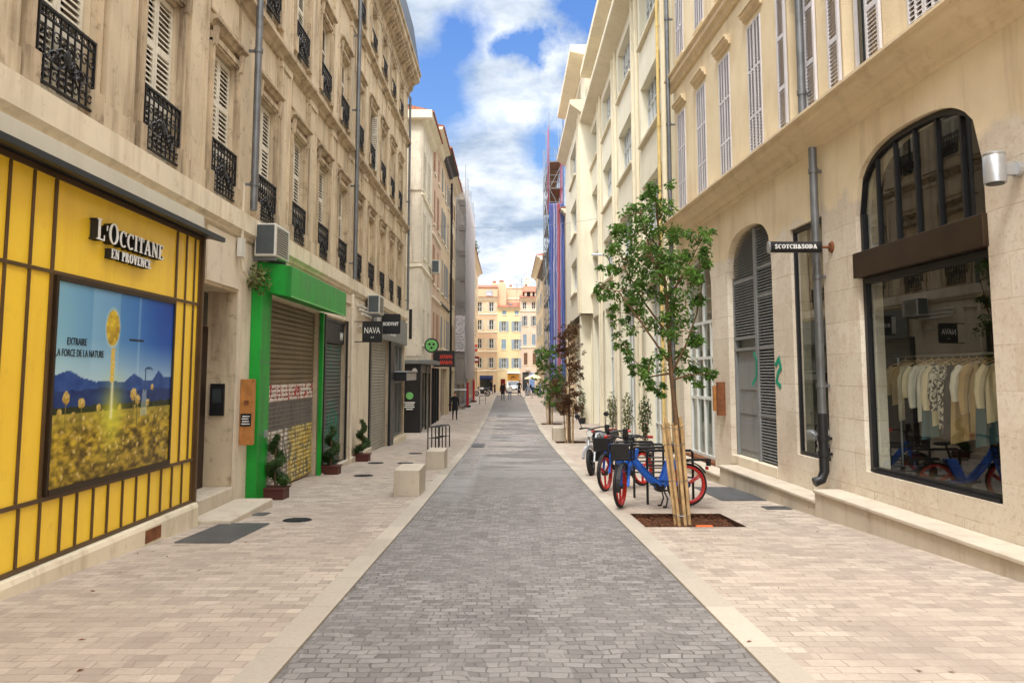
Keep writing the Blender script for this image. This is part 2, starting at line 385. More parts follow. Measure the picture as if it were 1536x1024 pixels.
# netting
def net(name, col, alpha):
    t = NT(name); d = t.n('ShaderNodeBsdfDiffuse'); tl = t.n('ShaderNodeBsdfTranslucent'); tr = t.n('ShaderNodeBsdfTransparent')
    n1 = t.noise(t.pos((1, 1, .25)), 1.2, 5); c = t.mix(n1, tuple(x*.75 for x in col), col)
    t.l(c, d.inputs[0]); t.l(c, tl.inputs[0]); a = t.n('ShaderNodeMixShader'); a.inputs[0].default_value = .6
    t.l(d.outputs[0], a.inputs[1]); t.l(tl.outputs[0], a.inputs[2])
    b = t.n('ShaderNodeMixShader'); b.inputs[0].default_value = alpha
    t.l(tr.outputs[0], b.inputs[1]); t.l(a.outputs[0], b.inputs[2]); t.l(b.outputs[0], t.out.inputs[0])
net('net_white', lin((246, 240, 238)), .9); net('net_grey', lin((236, 232, 226)), .4); net('net_pink', lin((220, 120, 150)), .6)
t = NT('striped_sheet'); p = t.pos(); x = t.sep(p)[0]
cr = t.n('ShaderNodeValToRGB'); cr.color_ramp.interpolation = 'CONSTANT'
stops = [(0, (120, 146, 226)), (.10, (84, 110, 216)), (.24, (232, 234, 246)), (.34, (96, 122, 222)), (.44, (226, 218, 240)), (.54, (232, 110, 146)), (.64, (224, 90, 124)), (.74, (200, 200, 240)), (.82, (92, 126, 220))]
for i, (q, c) in enumerate(stops):
    e = cr.color_ramp.elements[i] if i < 2 else cr.color_ramp.elements.new(q)
    e.position = q; e.color = (*[x*.7+.3*.85 for x in lin(c)], 1)
wx = t.math('ADD', x, t.math('MULTIPLY', t.math('SUBTRACT', t.noise(t.pos((1, 1, .5)), 1.1, 3), .5), .22))
t.l(t.ramp(wx, 3.02, 4.0), cr.inputs[0]); t.done(cr.outputs[0], .6, 0, None, .3, .25)
t = NT('printed_picture'); a = t.n('ShaderNodeAttribute'); a.attribute_name = 'Col'; t.done(a.outputs['Color'], .2, 0, None, .15)
t = NT('printed_banner'); p = t.pos(); t.done(t.mix(t.ramp(t.noise(t.pos((3, 3, 6)), 2.2, 4, .6, 1.), .5, .56), lin((222, 214, 214)), lin((150, 140, 142))), .6)
t = NT('pattern_cloth'); p = t.pos(); t.done(t.mix(t.ramp(t.noise(p, 14, 1, .5, 2.), .49, .52), (.015, .015, .02), lin((214, 206, 190))), .9)

# ------------------------------------------------------------------ lettering
def word(fr, text, u, v, z, size, depth, mat, parent, name='lettering', width=None, bold=0., align='LEFT'):
    cu = bpy.data.curves.new(name, 'FONT'); cu.body = text; cu.size = size; cu.extrude = depth/2; cu.offset = bold; cu.resolution_u = 3
    o = bpy.data.objects.new('tmp', cu); COL.objects.link(o); dg = bpy.context.evaluated_depsgraph_get()
    me = bpy.data.meshes.new_from_object(o.evaluated_get(dg)); bpy.data.objects.remove(o); bpy.data.curves.remove(cu)
    xs = [q.co.x for q in me.vertices]; x0, x1 = min(xs), max(xs); sx = (width/(x1-x0)) if width else 1
    mb = MB(fr); flip = 1
    mb.add([(u + (q.co.x-x0)*sx, v + q.co.z, z + q.co.y) for q in me.vertices], [tuple(pp.vertices) for pp in me.polygons])
    bpy.data.meshes.remove(me)
    return mb.build(name, mat, parent)
def serif(mb, text, u, z, h, width, v0, v1, bold=1., gap=.1, small=None):
    """draws a word with thick and thin strokes and bracketless serifs; small = height factor of all but the capital L and O"""
    T, N, S = .17*bold, .075*bold, .07*bold
    def seg(a, b, w): 
        d = Vector((b[0]-a[0], b[1]-a[1])); d.normalize(); q = Vector((-d.y, d.x))*w/2
        return [(a[0]+q.x, a[1]+q.y), (b[0]+q.x, b[1]+q.y), (b[0]-q.x, b[1]-q.y), (a[0]-q.x, a[1]-q.y)]
    def stem(x, w, y0=0, y1=1, top=True, bot=True):
        r = [[(x-w/2, y0), (x+w/2, y0), (x+w/2, y1), (x-w/2, y1)]]
        if bot: r.append([(x-w/2-.09, y0), (x+w/2+.09, y0), (x+w/2+.09, y0+S), (x-w/2-.09, y0+S)])
        if top: r.append([(x-w/2-.09, y1-S), (x+w/2+.09, y1-S), (x+w/2+.09, y1), (x-w/2-.09, y1)])
        return r
    def ring(cx, cy, rx, ry, wx, wy, a0, a1, n=22):
        r = []
        for i in range(n):
            q = [rad(a0+(a1-a0)*(i+k)/n) for k in (0, 1)]
            r.append([(cx+rx*math.cos(q[0]), cy+ry*math.sin(q[0])), (cx+rx*math.cos(q[1]), cy+ry*math.sin(q[1])),
                      (cx+(rx-wx)*math.cos(q[1]), cy+(ry-wy)*math.sin(q[1])), (cx+(rx-wx)*math.cos(q[0]), cy+(ry-wy)*math.sin(q[0]))])
        return r
    def path(pts, w): return [seg(a, b, w) for a, b in zip(pts, pts[1:])]
    G = {
     'L': (stem(.18, T) + [[(.18, 0), (.6, 0), (.6, N), (.18, N)], [(.55, 0), (.62, 0), (.62, .28), (.57, .28)]], .64),
     "'": ([[(.06, .98), (.16, .98), (.13, .7), (.07, .66)]], .2),
     'O': (ring(.42, .5, .4, .52, T, N, 0, 360), .84),
     'C': (ring(.42, .5, .4, .52, T, N, 48, 312) + [[(.64, .72), (.70, .72), (.70, .98), (.66, .98)]], .74),
     'I': (stem(.2, T), .4),
     'T': (stem(.34, T, top=False) + [[(.02, 1-N), (.66, 1-N), (.66, 1), (.02, 1)], [(.02, .74), (.07, .74), (.09, 1), (.02, 1)], [(.59, 1), (.61, .74), (.66, .74), (.66, 1)]], .68),
     'A': ([seg((.12, 0), (.38, 1), N), seg((.4, 1), (.68, 0), T), [(.2, .3), (.58, .3), (.58, .3+N), (.2, .3+N)], [(0, 0), (.25, 0), (.25, S), (0, S)], [(.54, 0), (.82, 0), (.82, S), (.54, S)]], .82),
     'N': (stem(.16, N, top=False) + stem(.7, N, bot=False) + [seg((.14, .97), (.7, .05), T), [(.02, 1-S), (.2, 1-S), (.2, 1), (.02, 1)]], .86),
     'E': (stem(.17, T) + [[(.17, 0), (.6, 0), (.6, N), (.17, N)], [(.17, 1-N), (.57, 1-N), (.57, 1), (.17, 1)], [(.17, .47), (.46, .47), (.46, .47+N), (.17, .47+N)],
                           [(.55, 0), (.61, 0), (.61, .26), (.57, .26)], [(.53, .76), (.58, .76), (.58, 1), (.53, 1)]], .66),
     'P': (stem(.17, T) + ring(.3, .74, .32, .27, T, N, -90, 90, 12) + [[(.17, 1-N), (.3, 1-N), (.3, 1), (.17, 1)], [(.17, .47), (.3, .47), (.3, .47+N), (.17, .47+N)]], .64),
     'R': (stem(.17, T) + ring(.3, .74, .3, .27, T, N, -90, 90, 12) + [[(.17, 1-N), (.3, 1-N), (.3, 1), (.17, 1)], [(.17, .47), (.3, .47), (.3, .47+N), (.17, .47+N)], seg((.34, .5), (.66, .02), T)], .74),
     'V': ([seg((.12, 1), (.42, 0), T), seg((.4, 0), (.68, 1), N), [(0, 1-S), (.28, 1-S), (.28, 1), (0, 1)], [(.54, 1-S), (.8, 1-S), (.8, 1), (.54, 1)]], .78),
     'S': (path([(.5, .78), (.44, .92), (.3, .97), (.14, .9), (.1, .76), (.18, .62), (.36, .5), (.5, .38), (.54, .22), (.44, .07), (.28, .03), (.12, .1), (.07, .24)], T*.8), .62),
     'H': (stem(.16, T) + stem(.64, T) + [[(.16, .47), (.64, .47), (.64, .47+N), (.16, .47+N)]], .82),
     'D': (stem(.17, T) + ring(.28, .5, .46, .5, T, N, -90, 90, 14) + [[(.17, 1-N), (.28, 1-N), (.28, 1), (.17, 1)], [(.17, 0), (.28, 0), (.28, N), (.17, N)]], .8),
     '&': (path([(.78, .5), (.62, .18), (.42, .03), (.2, .06), (.1, .24), (.2, .44), (.44, .62), (.52, .8), (.42, .95), (.28, .92), (.24, .76), (.36, .52), (.6, .16), (.8, .02)], T*.75), .86),
     ' ': ([], .42)}
    def hh(c, i): return (small if (small and i > 0 and not (c == 'O' and i == 2)) else 1)
    tot = sum((G[c][1]+gap)*hh(c, i) for i, c in enumerate(text)); k = width/(tot-gap); x = u; e = 0
    for i, c in enumerate(text):
        f = hh(c, i)
        for poly in G[c][0]:
            e += 1; mb.prism([(x + px*f*k, z + py*f*h) for px, py in poly], v0, v1 + e*.00008)
        x += (G[c][1]+gap)*f*k
    return mb

# ------------------------------------------------------------------ wall with openings
def wall(fr, name, parent, u0, u1, z0, z1, ops, mat, back=7., org=None, extra=None):
    """ops: dicts a,b,z0,z1,d (depth), optional arch (springing height)"""
    mb = MB(fr)
    us = sorted({u0, u1, *[o['a'] for o in ops], *[o['b'] for o in ops]}); zs = sorted({z0, z1, *[o['z0'] for o in ops], *[o['z1'] for o in ops]})
    us = [u for u in us if u0 <= u <= u1]; zs = [z for z in zs if z0 <= z <= z1]
    for a, b in zip(us, us[1:]):
        for c, d in zip(zs, zs[1:]):
            mu, mz = (a+b)/2, (c+d)/2
            if any(o['a'] < mu < o['b'] and o['z0'] < mz < o['z1'] for o in ops): continue
            mb.quad((a, 0, c), (b, 0, c), (b, 0, d), (a, 0, d))
    for o in ops:
        a, b, c, d, e = o['a'], o['b'], o['z0'], o['z1'], -o['d']
        s = o.get('arch')
        if s is None:
            mb.quad((a, 0, d), (b, 0, d), (b, e, d), (a, e, d)); top = d
        else:
            top = s; n = 22; cu, hw = (a+b)/2, (b-a)/2
            pts = [(a+(b-a)*i/n, s + (d-s)*(max(0, 1-abs((a+(b-a)*i/n-cu)/hw)**2.7))**(1/2.7)) for i in range(n+1)]
            for p, q in zip(pts, pts[1:]):
                mb.add([(p[0], 0, p[1]), (q[0], 0, q[1]), (q[0], 0, d), (p[0], 0, d)], [(0, 1, 2, 3)])
                mb.quad((p[0], 0, p[1]), (q[0], 0, q[1]), (q[0], e, q[1]), (p[0], e, p[1]))
        mb.quad((a, 0, c), (a, 0, top), (a, e, top), (a, e, c)); mb.quad((b, 0, c), (b, 0, top), (b, e, top), (b, e, c))
        mb.quad((a, 0, c), (b, 0, c), (b, e, c), (a, e, c))
        if o.get('fill', True) and not s: mb.quad((a, e, c), (b, e, c), (b, e, d), (a, e, d))
    B = -back
    mb.quad((u0, 0, z0), (u0, B, z0), (u0, B, z1), (u0, 0, z1)); mb.quad((u1, 0, z0), (u1, B, z0), (u1, B, z1), (u1, 0, z1))
    mb.quad((u0, B, z0), (u1, B, z0), (u1, B, z1), (u0, B, z1)); mb.quad((u0, 0, z1), (u1, 0, z1), (u1, B, z1), (u0, B, z1))
    o = mb.build(name, mat, parent)
    return o
def op(a, b, z0, z1, d=.3, **k): return dict(a=a, b=b, z0=z0, z1=z1, d=d, **k)
def cornice(fr, parent, u0, u1, prof, mat, name='cornice'):
    return MB(fr).prof(prof, u0, u1).build(name, mat, parent)

def louvre(mb, u0, u1, v, z0, z1, rails=3, cols=1, pitch=.062, fw=.05, th=.035):
    """a louvred leaf filling u0..u1, z0..z1 about depth v"""
    cw = (u1-u0-fw*(cols+1))/cols
    for i in range(cols+1): mb.box(u0+i*(cw+fw), u0+i*(cw+fw)+fw, v-th/2, v+th/2, z0, z1)
    ph = (z1-z0-fw*1.3*(rails+1))/rails
    for j in range(rails+1):
        zz = z0 + j*(ph+fw*1.3)
        for i in range(cols): mb.box(u0+fw+i*(cw+fw), u0+(i+1)*(cw+fw), v-th/2, v+th/2, zz, zz+fw*1.3)
    for j in range(rails):
        zb = z0+fw*1.3+j*(ph+fw*1.3); n = max(2, int(ph/pitch)); st = ph/n
        for i in range(cols):
            a = u0+fw+i*(cw+fw); b = a+cw
            for k in range(n):
                zc = zb+k*st
                mb.prof([(v-th*.42, zc+st*.62), (v-th*.42, zc+st*.8), (v+th*.42, zc+st*.22), (v+th*.42, zc+st*.04)], a, b)
def scroll(mb, cx, cz, r, v, turns=1.4, d=1, rr=.008, ph=0):
    mb.tube([(cx+d*r*(1-.8*i/14)*math.cos(ph+turns*2*PI*i/14), v, cz+r*(1-.8*i/14)*math.sin(ph+turns*2*PI*i/14)) for i in range(15)], rr, 4)
def railing(mb, u0, u1, v, z0, h, fancy=True):
    mb.box(u0, u1, v-.02, v+.02, z0+h-.025, z0+h); mb.box(u0, u1, v-.012, v+.012, z0+h*.84, z0+h*.84+.016); mb.box(u0, u1, v-.015, v+.015, z0, z0+.022)
    n = max(3, round((u1-u0)/.115)); w = (u1-u0)/n
    for i in range(n+1):
        q = .016 if i in (0, n) else .008
        mb.box(max(u0, u0+i*w-q), min(u1, u0+i*w+q), v-q, v+q, z0+.022, z0+h-.025)
    for i in range(n):
        c = u0+(i+.5)*w
        mb.tube([(c+.03*math.cos(a*PI/4), v, z0+h*.91+.03*math.sin(a*PI/4)) for a in range(8)], .006, 4, True)
        if fancy:
            scroll(mb, c, z0+h*.66, w*.62, v, 1.3, 1, .009); scroll(mb, c, z0+h*.42, w*.62, v, 1.3, -1, .009, PI); scroll(mb, c, z0+h*.18, w*.6, v, 1.3, 1, .009, PI/2)
    if fancy:
        c = (u0+u1)/2
        for k in range(5): scroll(mb, c+(k-2)*w*.9, z0+h*(.5-.08*abs(k-2)), w*.95, v+.012, 1.5, 1 if k % 2 else -1, .012, k)
        mb.ell((c, v+.015, z0+h*.5), .06, .014, .085, 8, 5)

exec_parts = []
# ================================================================== SETTING: ground
PITS = [(1.80, 3.14, 10.4, 11.72), (1.82, 3.0, 29.7, 30.9), (1.82, 3.0, 42.9, 44.1)]
CL, CR, KW = -1.37, 1.55, .22
def sheet(name, xs, ys, mat, dz=0, skip=None):
    mb = MB(W)
    for a, b in zip(xs, xs[1:]):
        for c, d in zip(ys, ys[1:]):
            if skip and skip((a+b)/2, (c+d)/2): continue
            mb.quad((a, c, gz(c)+dz), (b, c, gz(c)+dz), (b, d, gz(d)+dz), (a, d, gz(d)+dz))
    return tag(mb.build(name, mat, None, (0, 0, 0)), kind='structure')
ys = sorted({-40, -20, -8, 0, *[g[0] for g in GP[1:]], *[i*1.5 for i in range(0, 74)], 130, *[p[2] for p in PITS], *[p[3] for p in PITS]})
xs = sorted({-90, -30, -9, -5, CL-KW, CL, CR, CR+KW, 5.5, 9, 30, 90, *[p[0] for p in PITS], *[p[1] for p in PITS]})
def skip(x, y):
    if CL-KW < x < CR+KW and y < 90: return True
    return any(p[0] < x < p[1] and p[2] < y < p[3] for p in PITS)
sheet('pavement', xs, ys, 'pavement_setts', 0, skip)
yr = [y for y in ys if y <= 90]
yr = sorted({*yr, 90}) if 90 not in yr else yr
sheet('road', [CL, -.7, 0, .8, CR], yr, 'road_setts', -.018)
mb = MB(W)
for a, b in ((CL-KW, CL), (CR, CR+KW)):
    e = b if a < 0 else a
    for c, d in zip(yr, yr[1:]):
        mb.quad((a, c, gz(c)+.003), (b, c, gz(c)+.003), (b, d, gz(d)+.003), (a, d, gz(d)+.003))
        mb.quad((e, c, gz(c)-.05), (e, d, gz(d)-.05), (e, d, gz(d)+.003), (e, c, gz(c)+.003))
tag(mb.build('kerb', 'kerb_stone', None, (0, 0, 0)), kind='structure')
mb = MB(W)
for p in PITS:
    x0, x1, y0, y1 = p; n = 9
    f = lambda x, y: gz(y)-.07+.03*math.sin(x*9+y*7)*math.cos(y*11-x*4)
    for i in range(n):
        for j in range(n):
            q = [(x0+(x1-x0)*a/n, y0+(y1-y0)*b/n) for a, b in ((i, j), (i+1, j), (i+1, j+1), (i, j+1))]
            mb.quad(*[(x, y, f(x, y)) for x, y in q])
    for (a, b), (c, d) in (((x0, y0), (x1, y0)), ((x1, y0), (x1, y1)), ((x1, y1), (x0, y1)), ((x0, y1), (x0, y0))):
        mb.quad((a, b, gz(b)-.16), (c, d, gz(d)-.16), (c, d, gz(d)), (a, b, gz(b)))
tag(mb.build('tree_pit_soil', 'soil', None, (0, 0, 0)), kind='structure')
mb = MB(W)
for p in PITS[:1]:
    for i in range(420):
        x, y = R.uniform(p[0]+.03, p[1]-.03), R.uniform(p[2]+.03, p[3]-.03); z = gz(y)-.06; s = R.uniform(.012, .03); a = R.uniform(0, PI)
        c, q = math.cos(a)*s, math.sin(a)*s
        mb.add([(x-c, y-q, z), (x+q*.4, y-c*.4, z+s*.5), (x+c, y+q, z+.006), (x-q*.4, y+c*.4, z+s*.3)], [(0, 1, 2), (0, 2, 3), (0, 1, 3)])
tag(mb.build('bark_mulch', 'soil_chip', None, (0, 0, 0)), kind='stuff')

mb = MB(W)
for i in range(130):
    side = R.random() < .5; y = 4+30*R.random()**1.5
    x = (R.uniform(-4.0, -3.4) if R.random() < .5 else R.uniform(-3.4, -1.4)) if side else (R.uniform(3.9, 4.5) if R.random() < .35 else R.uniform(1.6, 4.2))
    z = gz(y)+.004; L = R.uniform(.012, .032); a = R.uniform(0, 6.28); c, q = math.cos(a)*L, math.sin(a)*L
    mb.add([(x-c, y-q, z), (x+q*.35, y-c*.35, z+L*.25), (x+c, y+q, z+.004), (x-q*.35, y+c*.35, z+L*.12)], [(0, 1, 2), (0, 2, 3)])
tag(mb.build('fallen_leaves', 'soil_chip', None, (0, 0, 0)), kind='stuff')

# ================================================================== LEFT: two ornate stone houses
SP, U0 = 2.075, 7.27
FLOORS = [(4.16, 6.35, .74), (8.02, 9.82, .62), (11.9, 13.1, .42)]
WW = .93
def ornate_window(fr, parent, uc, fl, style):
    z0, z1, rh = FLOORS[fl]; a, b = uc-WW/2, uc+WW/2; mb = MB(fr)
    s = .16
    for x0, x1 in ((a-s, a-.012), (b+.012, b+s)):
        mb.box(x0, x1, .002, .055, z0+.3, z1+.05); mb.box(x0+.045, x1-.045, .055, .075, z0+.3, z1+.02); mb.box(x0-.02, x1+.02, .002, .10, z0-.02, z0+.3)
    mb.box(a-s, b+s, .002, .055, z1+.012, z1+.16); mb.box(a-s+.03, b+s-.03, .055, .075, z1+.05, z1+.12)
    if fl < 2:
        mb.prof([(.002, z1+.22), (.06, z1+.24), (.09, z1+.3), (.15, z1+.32), (.15, z1+.36), (.002, z1+.40)], a-s-.06, b+s+.06)
        for c in (a-s/2, b+s/2): mb.prof([(.056, z1-.05), (.09, z1-.02), (.12, z1+.25), (.056, z1+.25)], c-.05, c+.05)
        zt = z1+.5; zb = zt+.62
        if fl == 0:
            for (p, q, r_, t_) in ((a-s, b+s, zt, zt+.035), (a-s, b+s, zb, zb+.035), (a-s, a-s+.035, zt+.036, zb-.001), (b+s-.035, b+s, zt+.036, zb-.001)): mb.box(p, q, .002, .03, r_, t_)
    else: mb.prof([(.002, z1+.18), (.08, z1+.2), (.1, z1+.25), (.002, z1+.27)], a-s-.03, b+s+.03)
    mb.m = 1; mb.box(a+.001, b-.001, -.29, -.28, z0+.001, z1-.001)
    w = mb.build('window', ['stone_trim', 'window_glass'], parent, (uc, 0, z0))
    vs = -.085
    if style == 'closed' or style == 'half':
        for i, (x0, x1) in enumerate(((a+.01, uc-.004), (uc+.004, b-.01))):
            if style == 'half' and i == 1: continue
            m2 = MB(fr); louvre(m2, x0, x1, vs, z0+.02, z1-.02, 3 if fl < 2 else 2, 1, .064, .055)
            m2.build('shutter', 'shutter_cream', w, (x0, vs, z0))
        if style == 'half':
            m2 = MB(fr); louvre(m2, 0, .45, 0, z0+.02, z1-.02, 3 if fl < 2 else 2, 1, .064, .055)
            m2.V = [(b-.03-v, vs+.02+u*.42, z) for u, v, z in m2.V]; m2.build('shutter', 'shutter_cream', w, (b-.03, vs, z0))
    elif style == 'panel':
        for x0, x1 in ((a+.01, uc-.004), (uc+.004, b-.01)):
            m2 = MB(fr).box(x0, x1, vs-.02, vs+.02, z0+.02, z1-.02)
            for q in range(3):
                h = (z1-z0)/3; m2.box(x0+.06, x1-.06, vs+.02, vs+.03, z0+.1+q*h, z0+h*(q+1)-.08)
            m2.build('shutter', 'ochre_trim', w, (x0, vs, z0))
    else:
        m2 = MB(fr); fw = .05
        for x0, x1 in ((a+.01, uc-.004), (uc+.004, b-.01)):
            m2.box(x0, x0+fw, vs-.03, vs, z0+.02, z1-.02); m2.box(x1-fw, x1, vs-.03, vs, z0+.02, z1-.02)
            for q in range(4): zz = z0+.02+(z1-z0-.04-fw)*q/3; m2.box(x0+fw, x1-fw, vs-.03, vs, zz, zz+fw)
        m2.build('sash', 'shutter_cream', w, (a, vs, z0))
    m3 = MB(fr); railing(m3, a-.02, b+.02, .06, z0+.06, rh, True); m3.build('railing', 'black_iron', w, (uc, .06, z0))
    return w
protos = {}
def place_ornate(parent, k, fl, style):
    uc = U0 + SP*k; key = (fl, style)
    if key not in protos:
        w = ornate_window(FL, parent, uc, fl, style); protos[key] = (w, uc, kids(w)); return
    w, u, ch = protos[key]
    c = dup(w, parent, None, ch); c.location = FL.w(uc, 0, FLOORS[fl][0]) - parent.location
def house_left(name, label, u0, u1, ks, base, shopops, loc):
    root = thing(name, label, 'building', loc)
    ops = [op(U0+SP*k-WW/2, U0+SP*k+WW/2, z0, z1, .3) for k in ks for (z0, z1, _) in FLOORS]
    wall(FL, 'wall', root, u0, u1, -1.8, 14.2, ops+shopops, 'stone_left', 9)
    for k in ks:
        for fl in range(3):
            if fl == 0: st = 'panel' if k >= 7 else 'closed'
            elif fl == 1: st = ['closed', 'closed', 'half', 'closed', 'closed', 'open'][k % 6]
            else: st = 'open' if k % 3 == 0 else 'closed'
            place_ornate(root, k, fl, st)
    # sill band over the shops, string courses, pilaster strips, cornice and mansard
    MB(FL).prof([(.002, 3.72), (.05, 3.75), (.05, 3.80), (.12, 3.84), (.12, 4.13), (.002, 4.15)], u0, u1).build('sill_band', 'stone_band', root)
    for i, z in enumerate((7.58, 11.3)):
        MB(FL).prof([(.002, z-.1), (.05, z-.08), (.07, z), (.17, z+.06), (.17, z+.13), (.002, z+.2)], u0, u1).build('string_course', 'stone_trim', root)
    mb = MB(FL)
    for k in list(ks)+[ks[-1]+1]:
        c = U0+SP*(k-.5)
        if not u0+.3 < c < u1-.3: continue
        for z0, z1 in ((4.16, 7.47), (7.79, 11.19), (11.51, 13.4)):
            mb.box(c-.3, c+.3, .002, .04, z0+.25, z1-.12)
            mb.box(c-.34, c+.34, .002, .07, z0, z0+.25); mb.box(c-.34, c+.34, .002, .07, z1-.12, z1)
            for q in (-.3, .24): mb.box(c+q, c+q+.06, .04, .065, z0+.25, z1-.12)
    mb.build('pilaster_strips', 'stone_left', root)
    mb = MB(FL).prof([(.002, 13.42), (.06, 13.46), (.1, 13.66), (.2, 13.72), (.24, 13.95), (.46, 14.06), (.5, 14.12), (.5, 14.3), (.56, 14.36), (.56, 14.46), (.002, 14.5)], u0, u1)
    u = u0+.1
    while u < u1-.2: mb.prof([(.2, 13.74), (.42, 13.9), (.42, 14.05), (.2, 13.96)], u, u+.14); u += .34
    mb.build('cornice', 'stone_trim', root)
    mb = MB(FL).prof([(.5, 14.47), (.5, 14.6), (.2, 16.6), (-4, 17.6), (-8.9, 15.), (-8.9, 14.21), (.0, 14.47)], u0, u1)
    mb.build('roof', 'dark_zinc', root)
    return root
door_op = op(10.98, 12.35, -1.4, 2.85, .5)
hA = house_left('stone_house', 'ornate beige stone house rising above the yellow shopfront, with louvred shutters and iron railings', -6.0, 12.48, [-3, -2, -1, 0, 1, 2], 0, [door_op], (-4.35, 5, gz(5)))
shopB = [op(13.5, 17.72, -1.6, 2.93, .16), op(18.15, 20.68, -1.6, 2.92, .16), op(24.15, 28.15, -1.7, 2.75, .2), op(28.95, 32.3, -.88, 2.75, .25)]
hB = house_left('stone_house', 'long ornate beige stone house above the green and black shuttered shops', 12.48, 32.45, list(range(3, 12)), 0, shopB, (-4.35, 22, gz(22)))
# far gable of hB: cast-iron pipe; rainwater pipes are fixed parts of their houses
def pipe(parent, fr, u, v, z0, z1, r, mat, name='drainpipe', joints=3, shoe=False):
    mb = MB(fr); pts = [(u, v, z1), (u, v, z0)]
    if shoe: pts = [(u, v, z1), (u, v, z0+.18), (u, v+.05, z0+.06), (u, v+.16, z0+.02)]
    mb.tube(pts, r, 10)
    for i in range(joints):
        z = z0+.4+(z1-z0-.8)*i/max(1, joints-1); mb.tube([(u, v, z), (u, v, z+.07)], r*1.22, 10); mb.box(u-.02, u+.02, v-.16 if v > .15 else 0.003, v, z+.01, z+.05)
    return mb.build(name, mat, parent, (u, v, z0), smooth=True)
pipe(hA, FL, 12.4, .2, 4.2, 14.0, .06, 'zinc', joints=5); pipe(hB, FL, 20.72, .2, 4.1, 13.4, .058, 'zinc', joints=5)
pipe(hB, FL, 20.8, .14, -.8, 3.7, .045, 'render_pale'); pipe(hB, FL, 32.3, .12, 4.2, 13.4, .05, 'zinc')
# pale render over the ground floor zone of both houses
MB(FL).box(11.0, 12.35, .003, .03, 2.9, 3.7).build('door_lintel', 'render_pale', hA)
mb = MB(FL).box(12.36, 12.479, .003, .03, -1.3, 3.7); mb.build('door_pier', 'render_pale', hA)
mb = MB(FL).box(12.481, 13.44, .003, .025, -1.3, 3.7).box(13.44, 24.1, .003, .03, 2.96, 3.7).box(20.7, 24.1, .003, .03, -1.3, 2.955).box(17.75, 18.1, .003, .03, -1.3, 2.955)
mb.box(21.4, 23.6, .03, .05, -.4, 2.7)
mb.build('shop_pier', 'render_pale', hB)
mb = MB(FL).box(10.99, 12.34, -.495, -.44, -.5, 2.3); mb.box(11.1, 11.62, -.44, -.41, -.3, 1.0).box(11.72, 12.24, -.44, -.41, -.3, 1.0).box(11.1, 11.62, -.44, -.41, 1.15, 2.2).box(11.72, 12.24, -.44, -.41, 1.15, 2.2)
d = mb.build('door', 'door_dark', hA); MB(FL).box(10.99, 12.34, -.495, -.46, 2.33, 2.84).build('fanlight', 'window_glass', d); MB(FL).tube([(11.66, -.4, .6), (11.66, -.4, .85)], .015).build('handle', 'steel', d)
mb = MB(FL).box(10.62, 12.5, .04, .62, -1.2, -.4); mb.box(11.0, 12.33, -.43, .039, -1.2, -.2)
s = mb.build('doorstep', 'stone_step', None, (11.6, .3, -.45), bevel=.02); tag(s, 'worn stone doorstep between the yellow shopfront and the green shutter', 'step')
# small fittings on the wall
t_ = thing('intercom', 'black intercom box on the pale door pier beside the yellow shop', 'intercom', FL.w(12.3, -.27, 1.15))
MB(FL).box(12.3, 12.345, -.36, -.14, .9, 1.4).build('housing', 'black_paint', t_); MB(FL).box(12.29, 12.3, -.32, -.18, 1.1, 1.32).build('screen', 'window_glass', t_)
t_ = thing('notice_board', 'tall brown wooden notice box fixed beside the green shop', 'notice board', FL.w(12.75, .1, .9))
MB(FL).box(12.55, 12.68, .03, .24, .42, 1.47).build('board', 'brown_board', t_, bevel=.01); MB(FL).box(12.54, 12.549, .05, .22, .72, .92).build('notice', 'black_paint', t_)
mb = MB(FL)
for q in range(4): mb.box(12.537, 12.5395, .07+.01*(q % 2), .20-.01*(q % 3), .75+q*.04, .765+q*.04)
mb.build('print_lines', 'card_white', t_); MB(FL).box(12.535, 12.549, .1, .17, 1.06, 1.13).build('plate', 'rust', t_)
MB(FL).box(12.1, 12.25, .06, .14, 3.4, 3.7).build('junction_box', 'ac_white', hA)
mb = MB(FL); mb.tube([(12.2, .1, 3.7), (12.2, .1, 4.6)], .02); mb.tube([(12.2, .09, 3.45), (12.3, .1, 3.2), (12.7, .08, 3.1), (13.3, .06, 3.12), (15.2, .06, 3.6), (20.6, .06, 3.45), (21.6, .07, 3.5)], .025)
mb.build('cable', 'render_pale', hA)
mb = MB(FL)
for q in range(3): mb.tube([(21.9, .08+q*.05, 3.5-q*.12), (23.4, .08+q*.05, 3.5-q*.12), (23.6, .1, 3.2), (23.6, .1, 2.7)], .035)
mb.tube([(21.9, .1, 2.9), (23.5, .1, 2.95)], .03); mb.build('ac_pipes', 'ac_white', hB)
mb = MB(FL).ell((12.75, .18, 3.25), .01, .01, .01)
def leaves(mb, c, rx, ry, rz, n, size, rnd, droop=.3, shell=False):
    for i in range(n):
        while True:
            p = Vector((rnd.uniform(-1, 1), rnd.uniform(-1, 1), rnd.uniform(-1, 1)))
            if p.length <= 1 and (not shell or p.length > .72): break
        q = Vector((c[0]+p.x*rx, c[1]+p.y*ry, c[2]+p.z*rz)); L = size*rnd.uniform(.65, 1.25)
        d = Vector((rnd.uniform(-1, 1), rnd.uniform(-1, 1), rnd.uniform(-.8, .5)-droop)).normalized(); s = d.cross(Vector((rnd.uniform(-1, 1), rnd.uniform(-1, 1), rnd.uniform(-1, 1))))
        if s.length < .05: continue
        s.normalize(); nn = d.cross(s); w = L*.24
        mb.add([q, q+d*L*.45+s*w+nn*w*.35, q+d*L, q+d*L*.45-s*w+nn*w*.35], [(0, 1, 2), (0, 2, 3)])
pl = thing('wall_plant', 'tuft of green plant growing from the wall above the green shop', 'plant', FL.w(12.85, .2, 3.2))
